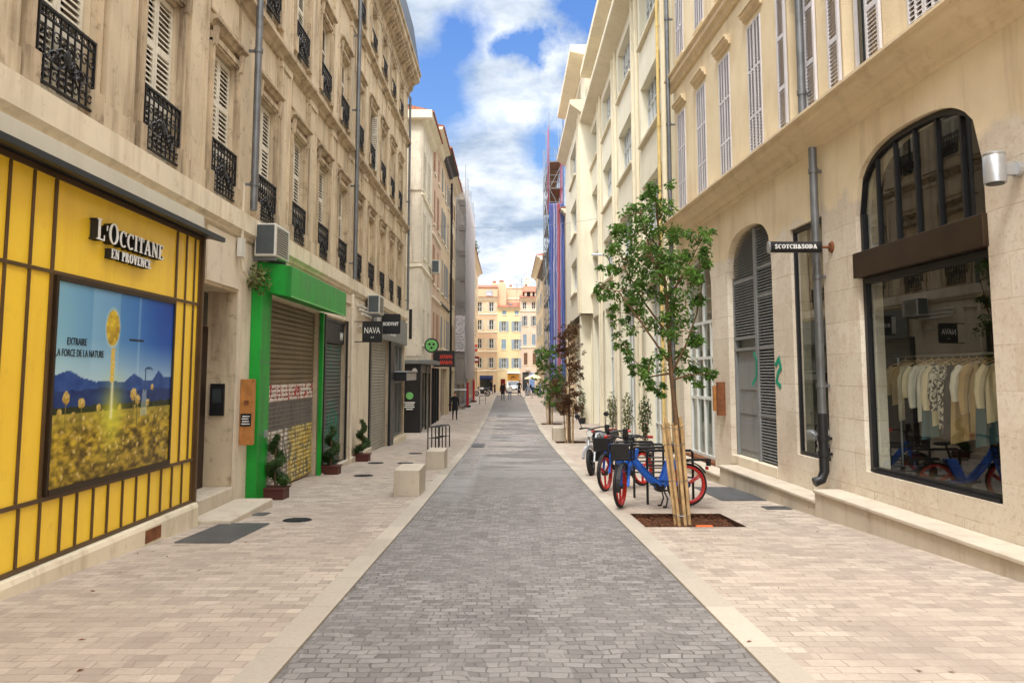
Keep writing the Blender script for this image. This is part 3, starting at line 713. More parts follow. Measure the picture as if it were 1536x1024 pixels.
mb = MB(FL); leaves(mb, (12.8, .2, 3.15), .3, .16, .26, 160, .1, R, .2); mb.build('leaves', 'leaf_olive', pl)
mb = MB(FL)
for q in range(5): mb.tube([(12.75+.04*q, .03, 3.0), (12.7+.07*q, .18, 3.2), (12.6+.1*q, .26, 3.28)], .008, 4)
mb.build('stem', 'bark', pl)

# ------------------------------------------------------------------ yellow shopfront
FY = FX(-4.17)
ys_ = thing('shopfront', 'bright yellow shopfront gridded with dark mullions around a big poster window', 'shopfront', FY.w(7, 0, gz(7)))
Y0, Y1 = 2.5, 10.5
MB(FY).box(Y0, Y1, -.17, -.05, -.14, 3.42).build('cladding', 'yellow_panel', ys_)
mb = MB(FY)
lowm = [7.11-.31*k for k in range(1, 15)][::-1] + [7.11, 7.44, 7.71, 8.01, 8.30, 8.61, 8.92, 9.23, 9.55, 9.85, 10.15, 10.44]
upm = [7.09-.335*k for k in range(0, 14)] + [9.74, 10.03, 10.30, 10.46]
hw = .013
bz = [(-.145, -.1), (.40, .445), (2.47, 2.51), (3.36, 3.42)]
for z0, z1 in bz: mb.box(Y0, Y1, -.049, -.028, z0+.004, z1-.004)
for u in lowm: mb.box(u-hw, u+hw, -.049, -.031, -.099, .399)
for u in upm:
    h = hw*(1.5 if abs(u-7.09) < .01 or abs(u-9.74) < .01 else 1)
    mb.box(u-h, u+h, -.049, -.031, .446, 2.469); mb.box(u-h, u+h, -.049, -.031, 2.511, 3.359)
mb.box(Y1, Y1+.05, -.17, .0, -.14, 3.42)
mb.build('frame', 'brown_frame', ys_)
mb = MB(FY).box(7.135, 7.17, -.048, -.008, .446, 2.468).box(9.66, 9.70, -.048, -.004, .446, 2.468).box(7.171, 9.659, -.048, .0, .446, .50).box(7.171, 9.659, -.048, -.004, 2.42, 2.468)
wf = mb.build('window_frame', 'dark_frame', ys_)
MB(FY).prof([(-.17, 3.425), (.0, 3.425), (.17, 3.38), (.21, 3.38), (.21, 3.44), (-.17, 3.49)], Y0, Y1+.2).build('canopy', 'dark_zinc', ys_)
MB(FY).prof([(-.17, 3.50), (.0, 3.48), (-.02, 3.71), (-.17, 3.715)], Y0, Y1).build('fascia', 'fascia_pale', ys_)
MB(FY).prof([(-.17, -1.2), (.05, -1.2), (.05, -.2), (.03, -.15), (-.17, -.15)], Y0, Y1+.02).build('plinth', 'stone_band', ys_, bevel=.008)
MB(FY).box(9.0, 9.4, .051, .054, gz(9.2)+.03, -.22).build('vent_plate', 'rust', ys_)
# printed poster: a picture computed cell by cell
def lerp(a, b, t): return [x+(y-x)*max(0, min(1, t)) for x, y in zip(a, b)]
def vn(x, y, s=0):
    xi, yi = math.floor(x), math.floor(y); fx, fy = x-xi, y-yi; fx = fx*fx*(3-2*fx); fy = fy*fy*(3-2*fy)
    h = lambda a, b: (math.sin(a*127.1+b*311.7+s*74.7)*43758.5453) % 1
    return (h(xi, yi)*(1-fx)+h(xi+1, yi)*fx)*(1-fy)+(h(xi, yi+1)*(1-fx)+h(xi+1, yi+1)*fx)*fy
def fb(x, y, s=0): return sum(vn(x*2**i, y*2**i, s+i)*.5**i for i in range(4))/1.875
HEADS = [(R.uniform(0, 1), R.uniform(.02, .36), R.uniform(.008, .014)) for _ in range(70)] + [(.09, .43, .03), (.2, .40, .028), (.62, .43, .035), (.66, .40, .03), (.76, .38, .022), (.8, .47, .018), (.05, .36, .02), (.33, .37, .02), (.5, .36, .02)]
def picture(s, t):
    c = lerp((136, 184, 200), (40, 96, 176), s*1.1+.25*(t-.6)); c = lerp(c, (20, 62, 150), (s-.62)*2.2*(t-.45)*2.2)
    c = lerp((196, 214, 214), c, (t-.42)*3.2)
    if .25 < s < .47 or .64 < s < .66: c = lerp(c, (170, 206, 220), .3)
    r = .50+.05*fb(s*5, 1.7)-.10*s*(1-s)+.045*max(0, 1-abs(s-.62)/.09)+.05*max(0, 1-abs(s-.1)/.2)+.05*max(0, 1-abs(s-.86)/.06)
    r2 = .44+.06*fb(s*7, 5.1)
    if t < r: c = lerp((36, 66, 130), (70, 104, 160), (fb(s*18, t*18)-.3)*1.2)
    if t < r2: c = lerp((20, 38, 92), (44, 70, 120), fb(s*22, t*26, 3))
    if t < .375+.02*fb(s*20, 3): c = lerp((30, 38, 24), (58, 62, 30), fb(s*40, t*40, 5))
    g = .345+.012*fb(s*30, 9)
    if t < g:
        q = fb(s*26, t*44, 7); c = lerp((74, 58, 20), (206, 172, 50), (q-.25)*2.1); c = lerp(c, (70, 54, 26), (.2-t)*2.6*vn(s*60, t*60, 2)); c = lerp(c, (176, 160, 66), (t-.22)*5)
    for hx, hy, hr in HEADS:
        dx, dy = (s-hx)*1.25, t-hy
        if dx*dx+dy*dy < hr*hr*(.7+.6*vn(s*120, t*120)): c = lerp((160, 128, 52), (232, 208, 130), vn(s*90, t*90, 4)*.8+(dy/hr)*.3)
        elif abs(dx) < .004 and 0 < hy-t < .16 and hr > .024: c = (120, 110, 50)
    gl = math.exp(-((s-.44)/.09)**2-((t-.32)/.16)**2); c = lerp(c, (226, 222, 70), gl*.75)
    bm_ = math.exp(-((s-.43)/.012)**2)*(1 if .3 < t < .62 else 0); c = lerp(c, (244, 240, 190), bm_*.8)
    cx = .415; e = math.hypot((s-cx)/.055, (t-.80)/.098)
    if e < 1.25: c = lerp(c, (236, 232, 170), (1.25-e)*2)
    if e < 1: c = lerp((232, 200, 60), (150, 118, 40), fb(s*60, t*50, 8)*1.5-.25)
    if .50 < t < .69 and abs(s-.425) < .024:
        w = abs(((t*34) % 1)-.5)
        if abs(abs(s-.425)-.004-.016*w) < .008: c = (214, 180, 70)
    if abs(t-.745) < .006 and .56 < s < .70: c = (30, 40, 50)
    bx = (s-.72)/.05
    if .30 < t < .46 and abs(s-.725) < .028*(1.25-(t-.3)*4): c = lerp(c, (196, 210, 206), .5)
    if .44 < t < .585 and abs(s-.728) < .006: c = (40, 70, 110)
    if abs(t-(.585-(s-.76)**2*8)) < .006 and .72 < s < .80: c = (34, 60, 100)
    return c
PA, PB, PC, PD = 7.171, 9.659, .501, 2.419
NX, NZ = 190, 150
me = bpy.data.meshes.new('poster'); vs = [FY.w(PA+(PB-PA)*i/NX, -.02, PC+(PD-PC)*j/NZ)-ys_.location for j in range(NZ+1) for i in range(NX+1)]
me.from_pydata(vs, [], [(j*(NX+1)+i, j*(NX+1)+i+1, (j+1)*(NX+1)+i+1, (j+1)*(NX+1)+i) for j in range(NZ) for i in range(NX)])
ca = me.color_attributes.new('Col', 'FLOAT_COLOR', 'POINT'); buf = []
for j in range(NZ+1):
    for i in range(NX+1): buf += [*lin(picture(i/NX, j/NZ)), 1]
ca.data.foreach_set('color', buf); me.materials.append(M['printed_picture'])
po = bpy.data.objects.new('poster', me); COL.objects.link(po); po.parent = ys_
word(FY, 'EXTRAIRE', 7.36, -.015, 1.83, .1, .003, 'poster_text', po, 'slogan', .34)
word(FY, 'LA FORCE DE LA NATURE', 7.172, -.015, 1.72, .1, .003, 'poster_text', po, 'slogan', .86, .0)
lt = MB(FY); serif(lt, "L'OCCITANE", 7.68, 2.90, .215, 1.48, .036, .042, 1.0, .09, .8)
l1 = lt.build('lettering', 'white_paint', ys_)
lt = MB(FY); serif(lt, "L'OCCITANE", 7.68, 2.90, .215, 1.48, -.045, .034, 1.0, .09, .8); lt.build('letter_returns', 'black_paint', l1)
lt = MB(FY); serif(lt, 'EN PROVENCE', 8.0, 2.755, .10, .87, .026, .032, 1.2, .1); l2 = lt.build('lettering', 'white_paint', ys_)
lt = MB(FY); serif(lt, 'EN PROVENCE', 8.0, 2.755, .10, .87, -.045, .024, 1.2, .1); lt.build('letter_returns', 'black_paint', l2)
# ------------------------------------------------------------------ green shopfront
def rollers(fr, parent, name, u0, u1, v, z0, z1, mat, pitch=.1, depth=.03):
    mb = MB(fr); n = max(1, round((z1-z0)/pitch)); st = (z1-z0)/n
    for i in range(n):
        z = z0+i*st; mb.prof([(v, z), (v+depth*.8, z+st*.18), (v+depth, z+st*.5), (v+depth*.8, z+st*.82), (v, z+st*.98), (v-.01, z+st*.5)], u0, u1)
    return mb.build(name, mat, parent, (u0, v, z0))
gs = thing('shopfront', 'green painted shopfront with its graffiti covered roller shutter down', 'shopfront', FL.w(15.5, 0, gz(15.5)))
MB(FL).box(12.95, 13.52, .026, .2, gz(13.2)-.3, 3.0).build('pilaster', 'green_paint', gs, bevel=.01); MB(FL).box(17.66, 17.76, .031, .12, gz(17.7)-.3, 2.95).build('side_post', 'green_paint', gs, bevel=.01)
mb = MB(FL).prof([(.031, 2.99), (.62, 2.86), (.62, 3.40), (.031, 3.48)], 13.2, 17.7); cn = mb.build('canopy', 'green_paint', gs, bevel=.01)
mb = MB(FL)
for u in (14.3, 15.45, 16.6): mb.box(u-.006, u+.006, .6205, .6225, 2.88, 3.39)
mb.box(13.2, 17.7, .621, .632, 2.865, 2.885); mb.build('seam', 'sign_green', cn)
mb = MB(FL)
for z in (.55, 1.75): mb.box(12.951, 13.519, .2005, .2025, z-.006, z+.006)
for z in (.1, 1.1, 2.3):
    for u in (13.02, 13.45): mb.ell((u, .201, z), .012, .004, .012, 6, 4)
mb.build('fixing', 'zinc', gs)
sh = rollers(FL, gs, 'roller_shutter', 13.55, 17.62, -.1, 1.36, 2.92, 'roller_brown')
mb = MB(FL); o_ = rollers(FL, sh, 'painted_slats', 13.55, 17.62, -.1, 1.02, 1.355, 'roller_redwhite', .085)
mb = MB(FL)
for i in range(50): 
    for j in range(6):
        u = 13.58+i*.081+(j % 2)*.04; z = .52+j*.082
        if u < 17.55: mb.box(u, u+.03, -.1, -.075, z, z+.078)
for j in range(7): mb.box(13.55, 17.62, -.1, -.07, .5+j*.083, .516+j*.083)
mb.build('lattice_band', 'roller_lattice', sh, (13.55, -.1, .5))
MB(FL).box(13.55, 17.62, -.15, -.13, .5, 1.02).build('backing', 'black_paint', sh)
rollers(FL, sh, 'painted_slats', 13.55, 15.75, -.1, gz(17)+.06, .495, 'roller_white', .085); rollers(FL, sh, 'painted_slats', 15.755, 17.62, -.1, gz(17)+.06, .495, 'roller_yellow', .085)
# graffiti tag letters across the lower slats
mb = MB(FL)
def spray(mb, pts, v, w):
    for a, b in zip(pts, pts[1:]):
        d = Vector((b[0]-a[0], b[1]-a[1])); 
        if d.length < 1e-6: continue
        d.normalize(); q = Vector((-d.y, d.x))*w/2; e = d*w*.35
        mb.prism([(a[0]+q.x-e.x, a[1]+q.y-e.y), (b[0]+q.x+e.x, b[1]+q.y+e.y), (b[0]-q.x+e.x, b[1]-q.y+e.y), (a[0]-q.x-e.x, a[1]-q.y-e.y)], v-.004, v+R.uniform(0, .001))
for k, sh_ in enumerate(([(0, 0), (.05, .8), (.3, .85), (.3, .45), (.05, .42), (.35, .02)], [(.0, .8), (.0, .05), (.3, .02), (.34, .8)], [(.3, .8), (.02, .75), (.02, .45), (.3, .42), (.32, .05), (0, .02)], [(0, 0), (.15, .85), (.32, .0), (.25, .35), (.06, .35)], [(0, 0), (0, .85), (.3, .4), (.3, .0)])):
    spray(mb, [(13.75+k*.4+x, -.48+z*.95) for x, z in sh_], -.066, .07)
mb.build('graffiti', 'roller_lattice', sh)
mb = MB(FL)
for k in range(9):
    u = 13.6+k*.45; spray(mb, [[(u, 1.06), (u+.1, 1.32), (u+.22, 1.06)], [(u, 1.3), (u, 1.08), (u+.25, 1.1), (u+.25, 1.3)], [(u+.25, 1.3), (u, 1.2), (u+.25, 1.06)]][k % 3], -.076, .05)
mb.build('graffiti', 'red_paint', sh)
MB(FL).box(13.3, 13.4, .2, .23, .48, .6).build('lock_box', 'steel', gs)
# ------------------------------------------------------------------ black shopfront with the N sign
bs = thing('shopfront', 'narrow black framed shopfront with dark roller shutter sprayed teal', 'shopfront', FL.w(19.4, 0, gz(19.4)))
MB(FL).box(18.1, 18.22, .031, .07, gz(18)-.2, 2.95).box(20.58, 20.69, .031, .07, gz(20.6)-.2, 2.95).box(18.221, 20.579, -.15, -.0, 2.84, 2.92).box(18.221, 20.579, -.15, .0, gz(20.5)-.2, gz(20.5)+.12).build('frame', 'black_paint', bs)
sp_ = MB(FL).box(18.223, 20.577, -.14, -.03, 2.32, 2.838).build('sign_panel', 'black_paint', bs); word(FL, 'W', 20.05, -.02, 2.42, .3, .01, 'card_white', sp_, 'lettering', .36)
rs = rollers(FL, bs, 'roller_shutter', 18.24, 20.56, -.11, gz(20.5)+.13, 2.31, 'roller_grey', .09)
mb = MB(FL)
for k in range(4): spray(mb, [(18.6+k*.42, -.2), (18.75+k*.42, .5+.1*(k % 2)), (18.95+k*.42, -.1), (18.7+k*.42, .1)], -.075, .045)
mb.build('graffiti', 'teal_spray', rs)
st = MB(FL).prof([(.031, gz(19)-.5), (.16, gz(19)-.5), (.16, gz(18.2)+.04), (.031, gz(18.2)+.05)], 17.8, 24.1).build('shop_kerb', 'stone_step', None, (19, .1, gz(19))); tag(st, 'low pale stone kerb below the black shuttered shop', 'kerb')
# ------------------------------------------------------------------ grey shopfront
gr = thing('shopfront', 'grey metal shopfront with pale roller shutter and glazed bay at the house corner', 'shopfront', FL.w(28, 0, gz(28)))
fa = MB(FL).box(24.3, 32.4, .031, .1, 2.74, 3.66).build('fascia', 'grey_panel', gr)
word(FL, 'BODYHIT', 26.0, .104, 2.95, .55, .02, 'card_white', fa, 'lettering', 3.2, .012)
MB(FL).box(24.0, 24.22, .031, .08, -1.4, 2.735).build('post', 'black_paint', gr); MB(FL).box(28.1, 28.98, .005, .09, -1.5, 2.735).build('post', 'black_paint', gr)
rollers(FL, gr, 'roller_shutter', 24.2, 28.1, -.12, gz(26)-.1, 2.74, 'roller_pale', .1)
mb = MB(FL)
for u in (28.99, 30.5, 31.3, 32.24): mb.box(u, u+.07, -.18, -.1, -.87, 2.74)
for z in (-.87, 1.2, 2.66): mb.box(29.061, 32.239, -.17, -.11, z, z+.08)
mb.build('glazing_frame', 'grey_panel', gr); MB(FL).box(29.0, 32.28, -.2, -.185, -.86, 2.73).build('pane', 'pale_glass', gr)
mb = MB(FL).box(29.3, 32.3, .012, .5, 1.3, 1.62); ab = mb.build('awning_box', 'black_paint', gr, bevel=.02); MB(FL).box(29.25, 32.35, .012, .56, 1.621, 1.68).build('lid', 'steel', ab); MB(FL).box(29.3, 32.3, .501, .515, 1.32, 1.58).build('front_rail', 'steel', ab)
MB(FL).box(28.95, 32.4, .004, .12, gz(31)-.4, -.9).build('plinth', 'stone_band', gr)
# ------------------------------------------------------------------ air conditioners, hanging signs
def ac(label, u, z, v0=.08):
    t = thing('air_conditioner', label, 'air conditioner', FL.w(u, v0, z), 'air conditioners on the left facade')
    MB(FL).box(u, u+.82, v0, v0+.36, z, z+.56).build('casing', 'ac_white', t, bevel=.02)
    mb = MB(FL)
    for i in range(14): mb.box(u-.012, u-.001, v0+.04, v0+.32, z+.05+i*.034, z+.066+i*.034)
    for i in range(12): mb.box(u+.06, u+.7, v0+.361, v0+.372, z+.05+i*.04, z+.062+i*.04)
    mb.build('grille', 'ac_dark', t)
    MB(FL).box(u-.008, u-.0005, v0+.03, v0+.33, z+.04, z+.53).build('side_panel', 'ac_dark', t)
    for q in (.1, .68): MB(FL).box(u+q, u+q+.03, .003, v0+.34, z-.06, z-.004).build('bracket', 'zinc', t)
ac('pale air conditioner standing on top of the green canopy', 12.85, 3.52); ac('pale air conditioner above the black hanging signs', 23.1, 3.36, .12)
def blade(label, u, v0, v1, z0, z1, txt, width, size, sub=None):
    t = thing('hanging_sign', label, 'sign', FL.w(u, v0, (z0+z1)/2), 'black hanging shop signs')
    b = MB(FL).box(u, u+.07, v0, v1, z0, z1).build('board', 'black_paint', t, bevel=.004)
    MB(FL).box(u+.02, u+.05, 0.03, v1-.02, z1+.001, z1+.025).box(u+.02, u+.05, .03, v1-.02, z0-.025, z0-.001).build('arm', 'black_iron', t)
    S = Fr(-4.35, u, 1, 0, 0, -1)
    word(S, txt, v0+(v1-v0-width)/2, .004, z0+(z1-z0)*.42, size, .006, 'card_white', b, 'lettering', width, .001 if sub else .006)
    if sub: word(S, sub, v0+(v1-v0)*.43, .004, z0+(z1-z0)*.16, size*.45, .006, 'card_white', b, 'lettering', (v1-v0)*.16)
blade('square black hanging sign reading NAVA in thin white letters', 21.6, .26, .82, 2.46, 3.0, 'NAVA', .44, .24, 'x x')
blade('black hanging sign reading BODYHIT, beyond the thin lettered sign', 24.9, .25, .86, 2.86, 3.46, 'BODYHIT', .5, .15)
MB(FL).box(24.9, 24.97, .03, .2, 2.9, 3.45).build('sign_box', 'ac_white', hB)
# ------------------------------------------------------------------ spiral topiaries
for i, (x, y, lab, h, lean) in enumerate(((-4.02, 13.55, 'tall thin spiral topiary in a brown box by the green pillar', 1.0, 0), (-4.08, 18.05, 'spiral topiary in a brown box by the teal sprayed shutter', 1.0, 1.5), (-4.05, 21.7, 'spiral topiary in a brown box against the pale pier', 1.05, 3))):
    z = gz(y); t = thing('spiral_topiary', lab, 'plant', (x, y, z), 'spiral topiaries along the left shops')
    mb = MB(W).box(x-.2, x+.2, y-.2, y+.2, z-.03, z+.17); mb.box(x-.225, x+.225, y-.225, y+.225, z+.171, z+.2); mb.build('planter', 'planter_brown', t, (x, y, z), bevel=.008)
    MB(W).tube([(x, y, z+.18), (x, y, z+h)], .014, 6).build('stem', 'bark', t, (x, y, z))
    mb = MB(W); core = MB(W); N = 90; pp = []; rr = []
    for k in range(N):
        f = k/(N-1); a = lean+f*2.0*2*PI; rad_ = .13*(1-f)**.7+.015; r = .10*(1-f)**.6+.03
        c = (x+rad_*math.cos(a), y+rad_*math.sin(a), z+.27+(h-.2)*f); leaves(mb, c, r, r, r*.8, int(40*(1-f*.6)), .046, R, 0, True); pp.append(c); rr.append(r*.6)
    mb.build('foliage', 'leaf_deep', t, (x, y, z)); core.tube(pp, rr, 7); core.build('inner_twigs', 'leaf_deep', t, (x, y, z))
# ================================================================== plainer houses: windows with leaf shutters
sw_cache = {}
def simple_window(fr, parent, uc, z0, w, h, shut='none', smat='shutter_cream', gl='window_glass', d=.2, sill='cream_trim2', fmat='white_frame', proud=.0, key=None):
    """recessed sash with pane; shut: open (leaves back on the wall), closed, half, none"""
    ck = (fr.o, fr.u, w, h, shut, smat, gl, sill, fmat)
    if ck in sw_cache:
        o, ch = sw_cache[ck]; c = dup(o, parent, None, ch); c.location = fr.w(uc, 0, z0)-parent.location; return c
    a, b = uc-w/2, uc+w/2; mb = MB(fr); f = .05
    for x0, x1 in ((a, a+f), (uc-f*.7, uc+f*.7), (b-f, b)): mb.box(x0+.002, x1-.002, -d+.01, -d+.05, z0+.002, z0+h-.002)
    for q in range(3):
        zz = z0+(h-f)*q/2
        mb.box(a+f, uc-f*.7, -d+.012, -d+.045, zz+.002, zz+f-.002); mb.box(uc+f*.7, b-f, -d+.012, -d+.045, zz+.002, zz+f-.002)
    mb.m = 1; mb.box(a-.08, b+.08, .003, .07, z0-.1, z0-.005)
    o = mb.build('window', [fmat, sill], parent, (uc, 0, z0))
    MB(fr).box(a+.002, b-.002, -d+.002, -d+.012, z0+.002, z0+h-.002).build('pane', gl, o, (uc, -d, z0))
    def leaf(x0, x1, v, z1=z0, hh=h):
        m = MB(fr); fw = .05; m.box(x0, x0+fw, v, v+.035, z1, z1+hh); m.box(x1-fw, x1, v, v+.035, z1, z1+hh)
        for q in (0, .48, 1): m.box(x0+fw, x1-fw, v, v+.035, z1+(hh-fw)*q, z1+(hh-fw)*q+fw)
        n = int(hh/.11)
        for i in range(n): m.prof([(v+.002, z1+.05+i*(hh-.1)/n+.06), (v+.03, z1+.05+i*(hh-.1)/n+.01), (v+.03, z1+.05+i*(hh-.1)/n+.03), (v+.002, z1+.05+i*(hh-.1)/n+.085)], x0+fw, x1-fw)
        m.build('shutter', smat, o, (x0, v, z1))
    if shut == 'open': leaf(a-w/2-.02, a-.02, .012); leaf(b+.02, b+w/2+.02, .012)
    elif shut == 'closed': leaf(a+.01, uc-.005, -.06); leaf(uc+.005, b-.01, -.06)
    elif shut == 'half': leaf(a-w/2-.02, a-.02, .012); leaf(uc+.005, b-.01, -.06)
    sw_cache[ck] = (o, kids(o)); return o
def townhouse(name, label, fr, u0, u1, zt, loc, mat, wins, cat='building', back=8., eave=.35, eh=.35, trim='cream_trim2', roofmat='roof_tiles', ops=(), pitch=1.2, group=None, strings=()):
    """wins: (uc, z0, w, h, shut, smat, glass)"""
    root = thing(name, label, cat, loc, group)
    wall(fr, 'wall', root, u0, u1, -1.9, zt, [op(w[0]-w[2]/2, w[0]+w[2]/2, w[1], w[1]+w[3], .2) for w in wins]+list(ops), mat, back)
    for w in wins: simple_window(fr, root, w[0], w[1], w[2], w[3], w[4] if len(w) > 4 else 'none', w[5] if len(w) > 5 else 'shutter_cream', w[6] if len(w) > 6 else 'window_glass')
    if eave: MB(fr).prof([(.003, zt-eh), (eave*.35, zt-eh*.8), (eave*.5, zt-eh*.35), (eave, zt-eh*.2), (eave, zt-.003), (.003, zt-.003)], u0, u1).build('cornice', trim, root)
    MB(fr).prof([(eave+.08, zt+.002), (eave+.08, zt+.07), (-back*.5, zt+pitch), (-back-.1, zt+.07), (-back-.1, zt+.002)], u0, u1).build('roof', roofmat, root)
    for z in strings: MB(fr).prof([(.003, z), (.09, z+.05), (.09, z+.14), (.003, z+.18)], u0, u1).build('string_course', trim, root)
    return root
def chimney(fr, root, u, v, z0, z1, mat='wall_orange', w=.8):
    m = MB(fr).box(u-w/2, u+w/2, v-.3, v+.3, z0, z1); c = m.build('chimney', mat, root, (u, v, z0))
    m = MB(fr)
    for k in (-.25, 0, .25): m.lathe(u+k*w, v, [(.1, z1), (.09, z1+.3)], 8)
    m.build('chimney_pot', 'roof_tiles', c, (u, v, z1))
FA = FX(-4.2)
G38 = gz(38)
# L2: corner house with the black ground-floor shop
ops2 = [op(37.1, 40.9, -1.7, 1.95, .2)]
wn = []
for z, h in ((3.0, 1.7), (6.95+.3, 2.2), (10.5, 2.0)):
    for u in (38.1, 40.4): wn.append((u, z, .9, h, 'half' if z > 4 else 'closed', 'shutter_cream'))
h2 = townhouse('corner_house', 'pale flaking corner house with a black fronted shop beyond the side lane', FA, 36.5, 41.8, 14.2, FA.w(39, -3, G38), 'wall_pale', wn, ops=ops2, eave=.5, eh=.5, strings=(6.6, 10.1))
mb = MB(FA)
for z0, z1 in ((2.4, 6.55), (6.85, 10.05), (10.35, 13.6)): mb.box(36.44, 36.499, -.62, -.0, z0, z1); mb.box(36.5, 37.0, .003, .05, z0, z1)
mb.build('corner_pilaster', 'wall_pale', h2)
MB(FA).prof([(-.7, 6.6), (.09, 6.65), (.09, 6.78), (-.7, 6.78)], 36.40, 36.498).build('string_course', 'cream_trim2', h2)
MB(FA).prof([(-8, 13.75), (.5, 13.8), (.5, 14.19), (-8, 14.19)], 36.1, 36.498).build('cornice', 'cream_trim2', h2)
MB(FA).box(36.42, 36.498, -.5, -.36, 3.2, 4.6).build('wall_lantern', 'black_paint', h2)
bl = thing('shopfront', 'glossy black shopfront with grey canopy at the corner of the pale flaking house', 'shopfront', FA.w(37.5, 0, G38))
mb = MB(FA).box(36.38, 36.499, -.8, .08, -1.6, 2.02).box(36.5, 37.15, .004, .08, -1.6, 2.02).box(39.0, 39.3, .004, .08, -1.6, 2.02).box(40.8, 41.2, .004, .08, -1.6, 2.02).box(37.151, 40.799, .004, .06, 1.6, 2.0)
mb.build('cladding', 'black_paint', bl)
MB(FA).box(37.16, 38.99, -.15, -.13, -1.3, 1.59).box(39.31, 40.79, -.15, -.13, -1.3, 1.59).build('pane', 'pale_glass', bl)
MB(FA).box(36.1, 41.3, -.9, .55, 2.03, 2.22).build('canopy', 'grey_panel', bl, bevel=.02)
S2 = Fr(-4.2, 36.37, 1, 0, 0, -1)
mb = MB(S2); mb.prism([(-.42+.17*math.cos(a*PI/10), .55+.17*math.sin(a*PI/10)) for a in range(20)], .012, .03); mb.build('badge', 'sign_green', bl)
mb = MB(S2); mb.prism([(-.2+.11*math.cos(a*PI/10), 1.72+.11*math.sin(a*PI/10)) for a in range(20)], .012, .06); mb.build('globe_lamp', 'card_white', bl)
mb = MB(S2)
for k, (w, z) in enumerate(((.5, .2), (.42, .1), (.46, 0.), (.3, -.1))): mb.box(-.42-w/2, -.42+w/2, .012, .016, z, z+.06)
mb.build('print_lines', 'card_white', bl)
t_ = thing('hanging_sign', 'round green and black sign hanging high on the pale corner house', 'sign', FA.w(38.0, .4, 2.95))
S3 = Fr(-4.2, 37.95, 1, 0, 0, -1)
mb = MB(S3); C_ = lambda r, n=28, cx=.42, cz=2.95: [(cx+r*math.cos(a*2*PI/n), cz+r*math.sin(a*2*PI/n)) for a in range(n)]
b_ = mb.prism(C_(.36), -.1, 0).build('board', 'black_paint', t_); MB(S3).prism(C_(.29), .001, .012).build('disc', 'sign_green', t_)
mb = MB(S3)
for k in range(3): mb.prism([(.42+.13*math.cos(a*PI/5)*.5+.12*math.cos(k*2.1+.5), 2.95+.13*math.sin(a*PI/5)*.5+.12*math.sin(k*2.1+.5)) for a in range(10)], .013, .02)
mb.build('emblem', 'black_paint', t_); MB(S3).box(.0, .1, -.07, -.03, 2.93, 2.97).build('arm', 'black_iron', t_)
# L3-L5
def rows(us, zs, w, hs, shut, sm, gl='window_glass'):
    r = []
    for j, z in enumerate(zs):
        for i, u in enumerate(us): r.append((u, z, w, hs[j], shut[(i+j) % len(shut)], sm, gl))
    return r
h3 = townhouse('town_house', 'rosy rendered house next to the pale corner house, with reddish shutters', FA, 41.8, 47.2, 15.2, FA.w(44, -3, gz(44)), 'wall_rose', rows((43.2, 45.6), (3.1, 6.6, 10.0, 12.9), .9, (1.9, 2.1, 1.9, 1.4), ('closed', 'half'), 'shutter_rose'), eave=.55, eh=.5, strings=(5.7, 9.2), ops=[op(42.3, 46.6, -1.7, 1.9, .3)])
MB(FA).box(42.35, 46.55, -.28, -.2, -1.4, 1.85).build('shop_window', 'window_glass', h3)
mb = MB(FA)
for u in (42.3, 43.6, 45.0, 46.5): mb.box(u, u+.1, -.19, .03, -1.4, 1.88)
mb.build('shop_frame', 'black_paint', h3)
h4 = townhouse('town_house', 'buff house with grey shutters and a black gutter, next to the rosy house', FA, 47.2, 54.0, 15.6, FA.w(50, -3, gz(50)), 'wall_buff', rows((48.5, 50.7, 52.8), (3.2, 6.6, 10.0, 13.0), .9, (1.9, 2.1, 1.9, 1.4), ('half', 'closed', 'open'), 'shutter_grey'), eave=.6, eh=.3, trim='dark_zinc', strings=(5.8,), ops=[op(48, 53, -1.6, 1.9, .3)])
MB(FA).box(48.02, 52.98, -.28, -.2, -1.5, 1.85).build('shop_window', 'pale_glass', h4)
h5 = townhouse('town_house', 'narrow straw coloured house just before the netted scaffolding', FA, 54.0, 60.0, 15.8, FA.w(57, -3, gz(57)), 'wall_straw', rows((55.4, 57.6, 59.2), (3.2, 6.6, 10.0, 13.0), .85, (1.9, 2.1, 1.9, 1.4), ('closed', 'half'), 'shutter_brown'), eave=.5, ops=[op(55, 59.4, -1.6, 1.8, .3)])
MB(FA).box(55.02, 59.38, -.28, -.2, -1.5, 1.75).build('shop_window', 'window_glass', h5)
pipe(h4, FA, 53.9, .16, -1, 15, .08, 'black_paint')
S4 = Fr(-4.2, 43.0, 1, 0, 0, -1)
t_ = thing('hanging_sign', 'black sign box with red lettering jutting from the rosy house', 'sign', FA.w(43.0, .4, 2.2))
b_ = MB(S4).box(.05, 1.2, -.5, 0, 1.95, 2.85).build('board', 'black_paint', t_)
mb = MB(S4)
for r_ in range(2):
    for k in range(7): spray(mb, [(.4+k*.1, 2.1+r_*.32), (.43+k*.1, 2.3+r_*.32), (.46+k*.1, 2.1+r_*.32+.05*(k % 3))], -.005, .035)
mb.V = [(u, v+.016, z) for u, v, z in mb.V]; mb.build('lettering', 'sign_red', b_)
ac2 = thing('air_conditioner', 'small air conditioner high on the wall of the pale corner house', 'air conditioner', FA.w(41.0, .2, 6.9)); MB(FA).box(40.8, 41.6, .1, .5, 6.9, 7.6).build('casing', 'ac_white', ac2, bevel=.02); MB(FA).box(40.78, 40.8, .13, .47, 6.95, 7.55).build('grille', 'ac_dark', ac2)
